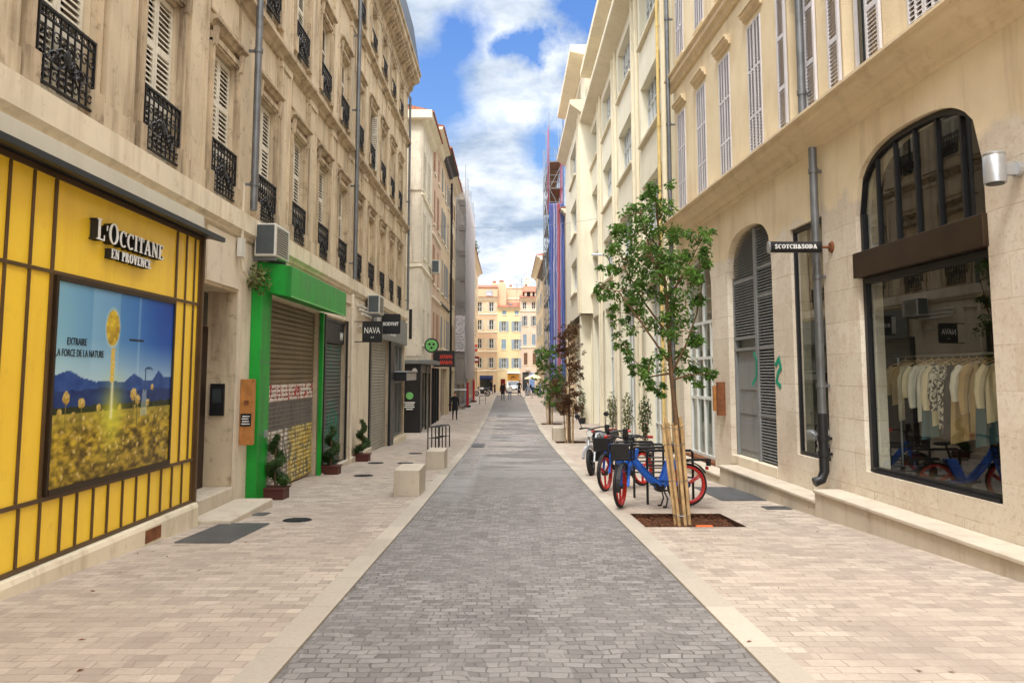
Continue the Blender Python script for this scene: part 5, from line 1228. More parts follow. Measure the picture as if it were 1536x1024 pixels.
# steps along the foot of the wall
for i, (a, b, zt, v, lab) in enumerate(((-4, 11.42, -.105, .42, 'long pale stone step under the big arched clothes shop window'), (11.425, 15.85, -.265, .40, 'pale stone step below the grey louvred arch'), (15.855, 20.2, -.47, .40, 'low pinkish stone step in front of the white framed door'))):
    mb = MB(FR).box(a, b, .004, v-.03, -1.3, zt-.05).box(a-.004*(i == 1), b, .004, v, zt-.049, zt); o = mb.build('stone_step', 'stone_step', None, ((a+b)/2, .2, zt), bevel=.012); tag(o, lab, 'step', 'stone steps along the ochre house')
mb = MB(FR).box(13.76, 16.19, -.28, .012, -.26, -.095).box(11.71, 12.89, -.29, -.06, -.2, .235).box(7.93, 10.64, -.33, -.04, -.15, .235); mb.build('sill_wall', 'render_pale', hR)
# --- clothes shop window (arch)
def arch_pts(a, b, s, d, n=22, inset=0.):
    cu, hw = (a+b)/2, (b-a)/2
    return [(a+(b-a)*i/n, s+(d-s)*(max(0, 1-abs((a+(b-a)*i/n-cu)/hw)**2.7))**(1/2.7)) for i in range(n+1)]
A0, A1, AV = 7.93, 10.64, -.11
sw = thing('shop_window', 'big arched shop window with black steel frame and clothes hanging inside', 'shop window', FR.w(9.28, -.2, .24))
ap = arch_pts(A0, A1, 3.75, 4.61)
mb = MB(FR)
mb.box(A0, A0+.07, AV-.03, AV+.05, .245, 2.86).box(A1-.07, A1, AV-.03, AV+.05, .245, 2.86).box(A0+.07, A1-.07, AV-.03, AV+.05, .245, .31).box(A0+.07, A1-.07, AV+.051, AV+.09, .25, .275).box(A0+.07, A1-.07, AV-.03, AV+.05, 2.78, 2.86)
for (p, q) in zip(ap, ap[1:]): mb.add([(p[0], AV-.03, p[1]), (q[0], AV-.03, q[1]), (q[0], AV-.03, q[1]-.06), (p[0], AV-.03, p[1]-.06), (p[0], AV+.05, p[1]), (q[0], AV+.05, q[1]), (q[0], AV+.05, q[1]-.06), (p[0], AV+.05, p[1]-.06)], [(0, 1, 2, 3), (4, 5, 6, 7), (0, 1, 5, 4), (2, 3, 7, 6)])
mb.box(A0, A0+.06, AV-.03, AV+.05, 3.22, 3.76).box(A1-.06, A1, AV-.03, AV+.05, 3.22, 3.76)
for k in range(1, 6):
    u = A0+(A1-A0)*k/6; zt = 3.75+.86*(max(0, 1-abs((u-(A0+A1)/2)/((A1-A0)/2))**2.7))**(1/2.7); mb.box(u-.016, u+.016, AV-.02, AV+.035, 3.22, zt-.05)
mb.build('frame', 'black_paint', sw)
MB(FR).box(A0-.03, A1+.03, -.15, .06, 2.87, 3.215).build('transom_box', 'dark_frame', sw, bevel=.006)
MB(FR).quad((A0+.05, AV, .30), (A1-.05, AV, .30), (A1-.05, AV, 2.8), (A0+.05, AV, 2.8)).build('pane', 'shop_glass', sw)
mb = MB(FR); n = len(ap)
for (p, q) in zip(ap, ap[1:]): mb.quad((p[0], AV, 3.22), (q[0], AV, 3.22), (q[0], AV, q[1]-.05), (p[0], AV, p[1]-.05))
mb.build('upper_pane', 'shop_glass', sw)
mb = MB(FR)
for k in range(6): mb.box(10.42, 10.63, -.049, -.04, -.1+k*.05, -.075+k*.05)
mb.build('vent', 'dark_frame', sw)
# room behind
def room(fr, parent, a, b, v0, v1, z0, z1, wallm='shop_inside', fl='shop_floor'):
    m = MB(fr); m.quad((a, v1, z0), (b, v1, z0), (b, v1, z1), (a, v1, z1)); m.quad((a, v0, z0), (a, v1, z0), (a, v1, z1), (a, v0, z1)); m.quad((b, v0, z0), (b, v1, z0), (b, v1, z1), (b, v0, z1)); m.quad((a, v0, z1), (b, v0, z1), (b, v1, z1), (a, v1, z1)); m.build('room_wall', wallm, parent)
    MB(fr).quad((a, v0, z0), (b, v0, z0), (b, v1, z0), (a, v1, z0)).build('room_floor', fl, parent)
room(FR, hR, 6.2, 11.65, -.345, -3.0, .2, 4.7)
rk = thing('clothes_rail', 'clothes rail on thin legs behind the arched shop window', 'clothes rail', FR.w(10, -.9, .21))
mb = MB(FR)
mb.tube([(8.5, -.85, 1.80), (11.3, -.85, 1.80)], .015, 8); 
for u in (8.55, 11.25): mb.tube([(u, -.85, .22), (u, -.85, 1.80)], .015, 8); mb.tube([(u, -1.15, .23), (u, -.55, .23)], .015, 8)
mb.build('frame', 'steel', rk)
GAR = [(11.0, 'cloth_tan', .75, 1, 'tan short jacket'), (10.86, 'cloth_cream', 1.0, 0, 'long cream cardigan'), (10.7, 'cloth_dark', 1.05, 0, 'dark striped long coat'), (10.54, 'cloth_cream', .78, 1, 'cream shirt with pockets'), (10.4, 'cloth_white', .98, 1, 'white long sleeved jumper'), (10.26, 'cloth_teal', 1.5, 0, 'teal long dress'), (10.12, 'cloth_cream', 1.02, 1, 'cream long sleeved jumper'), (9.97, 'pattern_cloth', 1.05, 1, 'black and white patterned jumper'), (9.82, 'cloth_dark', 1.2, 0, 'dark long dress'), (9.68, 'cloth_tan', 1.3, 0, 'sheer beige dress'), (9.5, 'cloth_white', .8, 1, 'white top with rolled sleeves'), (9.34, 'cloth_tan', 1.05, 1, 'mustard long shirt'), (9.2, 'cloth_teal', 1.5, 0, 'teal trousers on a hanger'), (9.02, 'cloth_cream', .9, 1, 'cream knitted top')]
for gi, (u, m_, L, slv, lab) in enumerate(GAR):
    u = 11.05-.158*gi; L *= .84; L = min(L, 1.05)
    t_ = thing('garment', lab + ' hanging on the rail in the arched shop window', 'clothes', FR.w(u, -.85, 1.8), 'clothes on the shop rail')
    a = rad(22+R.uniform(-9, 9)); ca, sa = math.cos(a), math.sin(a)
    def tr(mb): mb.V = [(u + x*sa + y*ca, -.85 + x*ca - y*sa, 1.74+z) for x, y, z in mb.V]; return mb
    H = Fr(0, 0, 1, 0, 0, 1); mb = MB(FR); w = .2; n = 10; rows_ = 9
    for side in (-1, 1):
        g = lambda i, j: ((-1+2*i/n)*(w*(1 if j > 1 else .82)+.05*j/rows_*(L > .9)), side*(.03+.03*math.sin(i*2.2+j*.3+u*9))*(1-abs(-1+2*i/n)**3), -.02-.07*abs(-1+2*i/n)-(L-.08)*j/rows_)
        for i in range(n):
            for j in range(rows_): mb.quad(g(i, j), g(i+1, j), g(i+1, j+1), g(i, j+1))
    tr(mb).build('body', m_, t_, (u, -.85, 1.8), True)
    if slv:
        for s_ in (-1, 1):
            mb = MB(FR); ll = min(L*.78, .66); mb.tube([(s_*.17, 0, -.09), (s_*.23, .01, -.2), (s_*.26, .02, -.45*ll/.66), (s_*.25, .03, -ll)], [.05, .065, .055, .045], 8); tr(mb).build('sleeve', m_, t_, (u, -.85, 1.8), True)
    mb = MB(FR); mb.tube([(-.19, 0, -.07), (0, 0, .01), (.19, 0, -.07)], .009, 5); mb.tube([(0, 0, .01), (0, 0, .05), (.02, 0, .07)], .004, 4); tr(mb).build('hanger', 'wood_stake', t_, (u, -.85, 1.8))
t_ = thing('display_table', 'low dark display table inside the clothes shop', 'table', FR.w(9.2, -1.9, .21)); MB(FR).box(8.2, 10.4, -2.4, -1.5, .82, .88).build('top', 'door_dark', t_); 
for u, v in ((8.25, -2.35), (10.35, -2.35), (8.25, -1.55), (10.35, -1.55)): MB(FR).box(u-.03, u+.03, v-.03, v+.03, .205, .82).build('leg', 'black_paint', t_)
t_ = thing('wall_shelf', 'dark wall shelf with folded clothes at the back of the shop', 'shelf', FR.w(9, -2.9, 2.2)); MB(FR).box(7.6, 11.2, -2.98, -2.6, 2.1, 2.14).box(7.6, 11.2, -2.98, -2.6, 2.5, 2.54).build('board', 'door_dark', t_)
for k in range(7): tag(MB(FR).box(7.8+k*.48, 8.12+k*.48, -2.95, -2.65, 2.145, 2.2+.05*(k % 3)).build('folded_clothes', ('cloth_tan', 'cloth_teal', 'cloth_cream')[k % 3], None, (7.95+k*.48, -2.8, 2.145), bevel=.015), 'pile of folded clothes on the dark wall shelf in the shop', 'clothes', 'folded clothes on the shop shelf')
# --- tall narrow shop pane
gp = thing('shop_window', 'tall narrow shop pane with black frame behind the drainpipe', 'shop window', FR.w(12.3, -.2, .24))
mb = MB(FR).box(11.702, 11.745, -.12, -.05, .245, 3.96).box(12.855, 12.898, -.12, -.05, .245, 3.96).box(11.746, 12.854, -.12, -.05, .245, .30).box(11.746, 12.854, -.12, -.05, 3.9, 3.96); mb.build('frame', 'black_paint', gp)
MB(FR).quad((11.75, -.08, .29), (12.85, -.08, .29), (12.85, -.08, 3.9), (11.75, -.08, 3.9)).build('pane', 'mirror_glass', gp)
room(FR, hR, 11.66, 13.4, -.305, -1.6, .2, 4.1, 'shop_inside')
# --- grey louvred arch
lv = thing('louvred_doors', 'grey louvred doors filling the arch, sprayed with a green tag', 'door', FR.w(15, -.2, -.1))
B0, B1, BV = 13.76, 16.19, -.16
bp = arch_pts(B0, B1, 3.55, 4.41)
zt_ = lambda u: 3.55+.86*(max(0, 1-abs((u-(B0+B1)/2)/((B1-B0)/2))**2.7))**(1/2.7)
um = 14.86
mb = MB(FR).box(um-.06, um+.06, BV-.06, BV+.07, -.09, zt_(um)-.03)
for z in (.75, 2.02, 3.0, 3.55): mb.box(B0, um-.06, BV-.05, BV+.05, z, z+.06)
for z in (2.02, 2.25, 3.4): mb.box(um+.06, B1, BV-.05, BV+.05, z, z+.06)
mb.box(B0, B0+.06, BV-.05, BV+.05, -.09, 3.55).box(B1-.06, B1, BV-.05, BV+.05, -.09, 3.55)
mb.build('frame', 'louvre_grey', lv)
mb = MB(FR); z = -.06
while z < 4.38:
    for (x0, x1) in ((B0+.061, um-.061), (um+.061, B1-.061)):
        if x0 > um and z < 2.3: continue
        while x1-x0 > .05 and (zt_(x1) < z+.06): x1 -= .03
        while x1-x0 > .05 and (zt_(x0) < z+.06): x0 += .03
        if x1-x0 > .08: mb.prof([(BV-.03, z+.045), (BV-.03, z+.057), (BV+.045, z+.012), (BV+.045, z)], x0, x1)
    z += .056
mb.build('louvres', 'louvre_grey', lv)
mb = MB(FR).quad((B0, BV-.07, -.09), (B1, BV-.07, -.09), (B1, BV-.07, 3.55), (B0, BV-.07, 3.55))
for (p, q) in zip(bp, bp[1:]): mb.quad((p[0], BV-.07, 3.55), (q[0], BV-.07, 3.55), (q[0], BV-.07, q[1]), (p[0], BV-.07, p[1]))
mb.build('backing', 'grey_panel', lv)
mb = MB(FR).box(um+.1, B1-.08, BV-.04, BV-.01, -.08, 2.01); 
for z in (.0, .72, 1.2): mb.box(um+.16, B1-.14, BV-.01, BV+.005, z+.04, z+.58 if z != .72 else z+.4)
mb.build('door_leaf', 'louvre_grey', lv)
mb = MB(FR)
spray(mb, [(um+.25, 1.35), (um+.03, 1.5), (um, 1.8), (um+.12, 1.95)], BV+.078, .07); mb.build('graffiti', 'teal_spray', lv)
mb = MB(FR); spray(mb, [(13.68, 1.72), (13.52, 1.82), (13.46, 1.66), (13.6, 1.56), (13.66, 1.42), (13.5, 1.34)], .012, .08); t_ = mb.build('graffiti_tag', 'teal_spray', hR)
# --- white framed glass door under an arch
wd = thing('glass_door', 'white framed glass door under the arch beside the yellow pipe', 'door', FR.w(18.5, -.2, -.5))
D0, D1, DV = 17.31, 19.74, -.2
dp = arch_pts(D0, D1, 3.5, 4.38); mb = MB(FR)
for u in (D0, 17.95, 18.55, 19.15, D1-.06): mb.box(u, u+.06, DV-.03, DV+.04, -.4, 2.74)
for z in (-.4, .95, 1.9, 2.74): mb.box(D0+.06, D1-.06, DV-.028, DV+.035, z, z+.07)
for u in (D0, 18.5, D1-.06): mb.box(u, u+.06, DV-.03, DV+.04, 2.811, 3.5 if u != 18.5 else 4.3)
for (p, q) in zip(dp, dp[1:]): mb.add([(p[0], DV-.03, p[1]), (q[0], DV-.03, q[1]), (q[0], DV-.03, q[1]-.07), (p[0], DV-.03, p[1]-.07), (p[0], DV+.04, p[1]), (q[0], DV+.04, q[1]), (q[0], DV+.04, q[1]-.07), (p[0], DV+.04, p[1]-.07)], [(0, 1, 2, 3), (4, 5, 6, 7), (0, 1, 5, 4), (2, 3, 7, 6)])
mb.build('frame', 'white_frame', wd)
mb = MB(FR).quad((D0, DV-.01, -.4), (D1, DV-.01, -.4), (D1, DV-.01, 3.5), (D0, DV-.01, 3.5))
for (p, q) in zip(dp, dp[1:]): mb.quad((p[0], DV-.01, 3.5), (q[0], DV-.01, 3.5), (q[0], DV-.01, q[1]-.03), (p[0], DV-.01, p[1]-.03))
mb.build('pane', 'clear_glass', wd); room(FR, hR, 17.0, 20.0, -.325, -2.5, -.45, 4.5, 'shop_inside')
MB(FR).box(17.31, 19.74, -.31, .013, -.6, -.405).build('threshold', 'rust', wd)
t_ = thing('display_board', 'two narrow wooden and rusty display boards on the pier beside the louvred arch', 'sign board', FR.w(16.7, .1, 1.0)); MB(FR).box(16.5, 16.62, .004, .16, .68, 1.38).build('board', 'rust', t_); MB(FR).box(16.85, 16.95, .004, .14, .76, 1.3).build('board', 'brown_board', t_); MB(FR).box(16.63, 16.84, .004, .06, .95, 1.05).build('clamp', 'zinc', t_)
# --- shop sign, wall lamp
t_ = thing('hanging_sign', 'long black hanging sign reading SCOTCH&SODA on the ochre house', 'sign', FR.w(11.35, .4, 3.43), 'black hanging shop signs')
yS = FR.w(11.35, 0, 0).y; S5 = Fr(0, yS, 1, 0, 0, -1)
prf = [(3.36+.0, -.06)]; 
mb = MB(S5); oc_ = [(-.055+.05*math.cos(PI+a*PI/8)*1.0, 3.435+.085*math.sin(PI+a*PI/8)) for a in range(16)]
mb.prof([(.0+v*1.0, z) for v, z in oc_], 3.90, 4.66); b_ = mb.build('board', 'black_paint', t_, None, True)
lt = MB(S5); serif(lt, 'SCOTCH&SODA', 3.955, 3.405, .062, .62, -.03, .0015, 1.35, .1); lt.V = [(u, v+.001, z) for u, v, z in lt.V]; lt.build('lettering', 'white_paint', b_)
MB(S5).prof([(v*1.15-.006, 3.435+(z-3.435)*1.06) for v, z in oc_], 3.87, 3.899).build('end_cap', 'steel', t_, None, True)
mb = MB(S5); mb.tube([(4.66, -.055, 3.435), (4.86, -.055, 3.435)], .02, 8); mb.tube([(4.79, -.055, 3.435), (4.83, -.055, 3.435)], [.07, .1], 12); mb.build('bracket', 'rust', t_, None, True)
t_ = thing('wall_lamp', 'silver cylinder wall lamp beside the arched shop window', 'lamp', FR.w(7.38, .3, 3.5))
MB(FR).lathe(7.38, .26, [(.088, 3.395), (.10, 3.40), (.10, 3.655), (.096, 3.66), (.096, 3.67), (.10, 3.675), (.1, 3.69), (.085, 3.70)], 28).build('shade', 'lamp_metal', t_, None, True)
MB(FR).lathe(7.38, .26, [(.08, 3.385), (.08, 3.394)], 20).build('lens', 'black_paint', t_)
mb = MB(FR).box(7.345, 7.415, .06, .17, 3.48, 3.6); mb.tube([(7.38, .003, 3.54), (7.38, .06, 3.54)], .075, 14); mb.build('arm', 'lamp_metal', t_)
mb = MB(FR); mb.tube([(7.18+.045*math.cos(a*PI/8), .012, 3.22+.05*math.sin(a*PI/8)) for a in range(16)], .009, 5, True); mb.tube([(7.18+.02*math.cos(a*PI/4), .012, 3.22+.024*math.sin(a*PI/4)) for a in range(8)], .008, 5, True)
tag(mb.build('wall_plaque', 'zinc', None, (7.18, .01, 3.22)), 'small round carved plaque on the stone below the cylinder lamp', 'plaque')

# ================================================================== STREET FURNITURE
for x0, x1, y0, y1, h, lab in ((-2.02, -1.57, 13.86, 14.86, .47, 'pale stone block seat, the nearer of the two on the left'), (-2.02, -1.57, 19.15, 20.15, .45, 'pale stone block seat in front of the black hoops'), (1.76, 2.27, 31.0, 31.9, .52, 'pale stone block on the right beside the tree stakes')):
    mb = MB(W); zb = gz((y0+y1)/2); mb.box(x0, x1, y0, y1, gz(y1)-.05, zb+h); o = mb.build('stone_block', 'stone_step', None, ((x0+x1)/2, (y0+y1)/2, zb), bevel=.012); tag(o, lab, 'block', 'stone block seats')
def hoop(x, y, w, h, lab, grp, bars=2, ang=0.):
    z = gz(y); mb = MB(W); c, s = math.cos(ang), math.sin(ang); q = lambda t, zz: (x+t*c, y+t*s, zz)
    mb.tube([q(-w/2, z-.03), q(-w/2, z+h-.03), q(-w/2+.03, z+h), q(w/2-.03, z+h), q(w/2, z+h-.03), q(w/2, z-.03)], .021, 8)
    o = mb.build('bike_rack', 'black_paint', None, (x, y, z), True); tag(o, lab, 'bike rack', grp)
    m = MB(W)
    for k in range(bars): m.tube([q(-w/2, z+h*(.5+.22*k)), q(w/2, z+h*(.5+.22*k))], .014, 6)
    m.build('crossbar', 'black_paint', o, None, True)
for k, (y, x, lab) in enumerate(((12.75, 2.62, 'black bike rack hoop beside the nearest blue bicycle'), (13.65, 2.55, 'second black hoop behind the nearest blue bicycle'), (14.55, 2.5, 'black hoop next to the farther blue bicycle'), (15.45, 2.48, 'black hoop farthest from the tree, by the motorcycle'))): hoop(x, y, .74, .86, lab, 'bike racks on the right pavement', 2)
for k, (y, x, lab) in enumerate(((26.2, -2.52, 'black hoop just behind the stone block seat'), (26.7, -2.44, 'second black hoop behind the stone block seat'), (27.2, -2.36, 'third black hoop behind the stone block seat'), (27.7, -2.27, 'black hoop farthest behind the stone block seat'), (67.2, -2.25, 'lone black hoop far down the left pavement'))): hoop(x, y, .36 if k < 4 else .5, .76, lab, 'bike racks on the left pavement', 1)
def cover(lab, x, y, w, l, kind='round', mat='dark_zinc', name='manhole_cover'):
    mb = MB(W)
    if kind == 'round':
        pts = [(x+w*math.cos(a*PI/14), y+w*math.sin(a*PI/14)) for a in range(28)]; mb.add([(p[0], p[1], gz(p[1])+.008) for p in pts]+[(p[0], p[1], gz(p[1])-.02) for p in pts], [tuple(range(28))]+[(i, (i+1) % 28, 28+(i+1) % 28, 28+i) for i in range(28)])
        for k in range(-3, 4): hw_ = math.sqrt(max(0, w*w*.8-(k*w*.24)**2)); yy = y+k*w*.24; mb.box(x-hw_, x+hw_, yy-.012, yy+.012, gz(yy)+.006, gz(yy)+.016)
    else:
        n = max(3, int(l/.05)); m_ = max(3, int(w/.05)); a = gz(y-l/2); b = gz(y+l/2); Z = lambda yy: gz(yy)
        mb.quad((x-w/2, y-l/2, a+.004), (x+w/2, y-l/2, a+.004), (x+w/2, y+l/2, b+.004), (x-w/2, y+l/2, b+.004))
        mb.m = 1
        for k in range(n+1): yy = y-l/2+l*k/n; mb.box(x-w/2, x+w/2, yy-.009, yy+.009, Z(yy)+.005, Z(yy)+.014)
        for k in range(m_+1):
            xx = x-w/2+w*k/m_
            for j in range(n): ya, yb = y-l/2+l*j/n+.009, y-l/2+l*(j+1)/n-.009; zz_ = Z((ya+yb)/2); mb.box(xx-.007, xx+.007, ya, yb, zz_+.005, zz_+.0135)
    o = mb.build(name, [('dark_zinc' if kind != 'round' else mat), mat], None, (x, y, gz(y))); tag(o, lab, 'grate' if kind == 'grate' else 'manhole cover', 'covers and grates in the pavement')
cover('long dark iron grate beside the yellow shopfront', -3.55, 9.95, .64, 1.5, 'grate', 'zinc', 'floor_grate')
cover('small dark grate by the doorstep on the left', -3.8, 11.65, .5, .28, 'grate', 'zinc', 'floor_grate')
cover('round iron cover in the pavement below the first topiary', -2.95, 11.05, .2, 0)
for (px, y, lab) in ((-3.25, 17.6, 'round iron cover beside the second topiary'), (-2.75, 20.9, 'round iron cover left of the farther stone block seat'), (-3.55, 21.0, 'round iron cover by the third topiary'), (-2.9, 24.5, 'round iron cover farthest along the left pavement')): cover(lab, px, y, .22, 0)
cover('grey grate in the pavement behind the bicycle wheel', 3.95, 14.2, .75, 2.0, 'grate', 'zinc', 'floor_grate')
cover('small square iron cover at the end of the long stone step', 4.18, 12.3, .38, .3, 'grate', 'zinc', 'floor_grate')
cover('grey iron plate at the left edge of the wet carriageway', -1.1, 28.6, .42, 1.6, 'grate', 'zinc', 'floor_grate')

# ================================================================== TREES
def pxat(px, py, Y, x0=763., h0=561., f=1160.): return Vector(((px-x0)/f*Y, Y, HC+(h0-py)/f*Y))
def young_tree(label, base, trunk, limbs, clumps, leafm, lsize, dens, group, seed, tr=.045):
    rnd = random.Random(seed); t = thing('young_tree', label, 'tree', base, group)
    mb = MB(W); n = len(trunk); mb.tube(trunk, [tr*(1-.75*i/(n-1))*(1.25 if i == 0 else 1) for i in range(n)], 9)
    for L in limbs: k = len(L); mb.tube(L, [tr*.42*(1-.75*i/(k-1)) for i in range(k)], 6)
    tw = MB(W); lv_ = MB(W)
    ends = [p for L in limbs for p in L]+trunk[n//3:]
    for c, r in clumps:
        q = min(ends, key=lambda p: (p-c).length); mid = (q+c)/2+Vector((rnd.uniform(-.05, .05), rnd.uniform(-.05, .05), rnd.uniform(-.02, .06)))
        tw.tube([q, mid, c], [tr*.2, tr*.14, tr*.07], 5)
        for k in range(int(6*r/.3)+3):
            e = c+Vector((rnd.gauss(0, .6), rnd.gauss(0, .6), rnd.gauss(0, .55)))*r; tw.tube([c, (c+e)/2+Vector((0, 0, .02)), e], [tr*.08, tr*.06, tr*.03], 4)
            leaves(lv_, e, r*.36, r*.36, r*.36, int(dens*rnd.uniform(.5, 1.5)), lsize, rnd, .35)
    mb.build('trunk', 'bark', t, base, True); tw.build('twigs', 'bark', t, base, True); lv_.build('crown', leafm, t, base)
    return t
TY = 11.06
def jit(rnd, p, a=.3): return p+Vector((0, rnd.uniform(-a, a), 0))
rt = random.Random(3)
P = lambda x, y, d=0.: pxat(x, y, TY)+Vector((0, d, 0))
trunk = [Vector((2.42, TY, gz(TY)-.1)), P(1020, 700), P(1013, 640), P(1006, 560), P(1003, 500), P(1001, 440), P(994, 380), P(990, 330), P(986, 278)]
limbs = [[P(1005, 545), P(985, 520, -.1), P(955, 480, -.2), P(925, 440, -.25), P(898, 432, -.25)], [P(1006, 560), P(1030, 520, .1), P(1050, 470, .15), P(1062, 415, .15)], [P(1004, 505), P(970, 450, .2), P(945, 400, .3), P(928, 345, .3)],
         [P(1002, 450), P(1025, 410, -.2), P(1045, 370, -.25)], [P(1000, 430), P(975, 385, -.2), P(960, 320, -.2)], [P(1006, 570), P(1030, 562, -.15), P(1060, 560, -.25)], [P(1004, 560), P(975, 565, .1), P(945, 530, .15)], [P(1002, 480), P(1020, 450, .3), P(1030, 400, .4)]]
cl = [(985, 283, 18), (992, 312, 24), (962, 315, 20), (1002, 345, 30), (955, 350, 28), (922, 346, 18), (1040, 366, 22), (1058, 358, 14), (935, 392, 24), (975, 395, 32), (1018, 392, 32), (1050, 408, 18), (903, 430, 14), (938, 436, 22), (982, 445, 34), (1026, 440, 30), (930, 468, 12), (1058, 445, 10), (965, 490, 22), (1010, 488, 30), (942, 520, 13), (1038, 500, 16), (1008, 545, 24), (1040, 563, 14), (968, 556, 18), (1058, 558, 9), (990, 585, 12), (1000, 410, 26), (965, 425, 20), (985, 360, 22), (955, 548, 10), (1020, 470, 22), (948, 455, 14), (918, 400, 12)]
young_tree('young street tree with a loose green crown, staked beside the blue bicycles', Vector((2.42, TY, gz(TY))), trunk, limbs, [(P(x, y, rt.uniform(-.45, .45)*(1 if r > 15 else .5)), r*.0105) for x, y, r in cl], 'leaf_green', .072, 40, 'young trees along the right pavement', 5)
def stakes(label, x, y, h, n, rr, lean, grp, tie=True):
    z = gz(y); t = thing('tree_stakes', label, 'tree stakes', (x, y, z), grp); rnd = random.Random(int(y*10)); tops = []
    for k in range(n):
        a = 2*PI*k/n+.4; r0 = rr*.75; r1 = rr
        p0 = Vector((x+r0*math.cos(a)+lean*.0, y+r0*math.sin(a), z-.1)); p1 = Vector((x+r1*math.cos(a)-lean, y+r1*math.sin(a), z+h*rnd.uniform(.92, 1.04)))
        mb = MB(W); mb.tube([p0, p1], .024, 8); mb.build('stake', 'wood_stake', t, (x, y, z), True); tops.append((p0, p1))
    mb = MB(W)
    for f in (.12, .45, .8, .96): mb.tube([a.lerp(b, f)+(a.lerp(b, f)-Vector((x-lean*f, y, a.lerp(b, f).z))).normalized()*.024 for a, b in tops], .005, 4, True)
    mb.build('wire_tie', 'zinc', t, (x, y, z), True); return t
ts = stakes('pale wooden stakes wired round the trunk of the tree by the bicycles', 2.44, TY, 1.38, 7, .13, .12, 'stakes round the young trees')
MB(W).box(2.52, 2.75, TY-.45, TY-.39, gz(TY)-.03, gz(TY)+.005).build('orange_strap', 'orange_plastic', ts, (2.44, TY, gz(TY)), bevel=.01)
def mid_tree(label, x, y, zc, hs, leafm, seed, st_lab, nl=22, size=.09):
    rnd = random.Random(seed); z = gz(y); b = Vector((x, y, z)); tk = [b+Vector((0, 0, -.1)), b+Vector((.0, 0, 1.2)), b+Vector((.02, 0, 2.0)), b+Vector((-.03, .02, zc))]
    lm = []; cs = []
    for k in range(11):
        a = k*2.4; f = rnd.uniform(.35, .95); s = b+Vector((0, 0, 1.15+(zc-1.3)*f*.8)); e = s+Vector((hs*math.cos(a)*rnd.uniform(.5, 1), hs*math.sin(a)*rnd.uniform(.5, 1), rnd.uniform(.3, .8))); lm.append([s, (s+e)/2+Vector((0, 0, .1)), e])
    for k in range(34):
        f = rnd.uniform(0, 1); w_ = hs*(.55+.45*math.sin(PI*min(1, f*.9+.15))); a = rnd.uniform(0, 2*PI); r = w_*math.sqrt(rnd.uniform(.05, 1)); cs.append((b+Vector((r*math.cos(a), r*math.sin(a), 1.05+(zc-.95)*f)), rnd.uniform(.16, .3)))
    young_tree(label, b, tk, lm, cs, leafm, size, nl, 'young trees along the right pavement', seed, .05)
    stakes(st_lab, x, y, 1.35, 5, .2, .03, 'stakes round the young trees')
mid_tree('young bronze leaved tree beyond the bicycles, by the stone block', 2.36, 30.3, 4.3, .62, 'leaf_bronze', 11, 'wooden stakes round the bronze leaved tree')
mid_tree('young green tree farthest down the right pavement', 2.3, 43.5, 4.5, .85, 'leaf_green', 23, 'wooden stakes round the farthest young tree', 22, .12)
# ================================================================== BICYCLES AND MOTORCYCLE (built in their own axes: x forward, z up)
def bb(mb, name, mat, parent, smooth=True, bevel=0):
    o = mb.build(name, mat, None, (0, 0, 0), smooth, bevel); o.parent = parent; o.location = (0, 0, 0); return o
def wheel(parent, c, r, rimmat, yaw=0., tw=.024, rimw=.035, spokes=3):
    cy, sy = math.cos(yaw), math.sin(yaw)
    Q = lambda a, rr, y=0: (c[0]+rr*math.cos(a)*cy - y*sy, c[1]+rr*math.cos(a)*sy + y*cy, c[2]+rr*math.sin(a))
    mb = MB(W); mb.tube([Q(a*2*PI/36, r-tw) for a in range(36)], tw, 8, True); w = bb(mb, 'wheel', 'rubber', parent)
    mb = MB(W)
    for y in (-.016, .016): mb.tube([Q(a*2*PI/36, r-tw-.035, y) for a in range(36)], rimw*.62, 6, True)
    for k in range(spokes):
        for da in (-.12, .12):
            a = k*2*PI/spokes+.5; mb.tube([Q(a+da*2.4, .03), Q(a+da*.55, r-.07)], [.018, .013], 6)
    bb(mb, 'rim', rimmat, w)
    mb = MB(W); mb.tube([Q(0, 0, -.05), Q(0, 0, .05)], .045, 14); bb(mb, 'hub', 'bike_black', w); return w
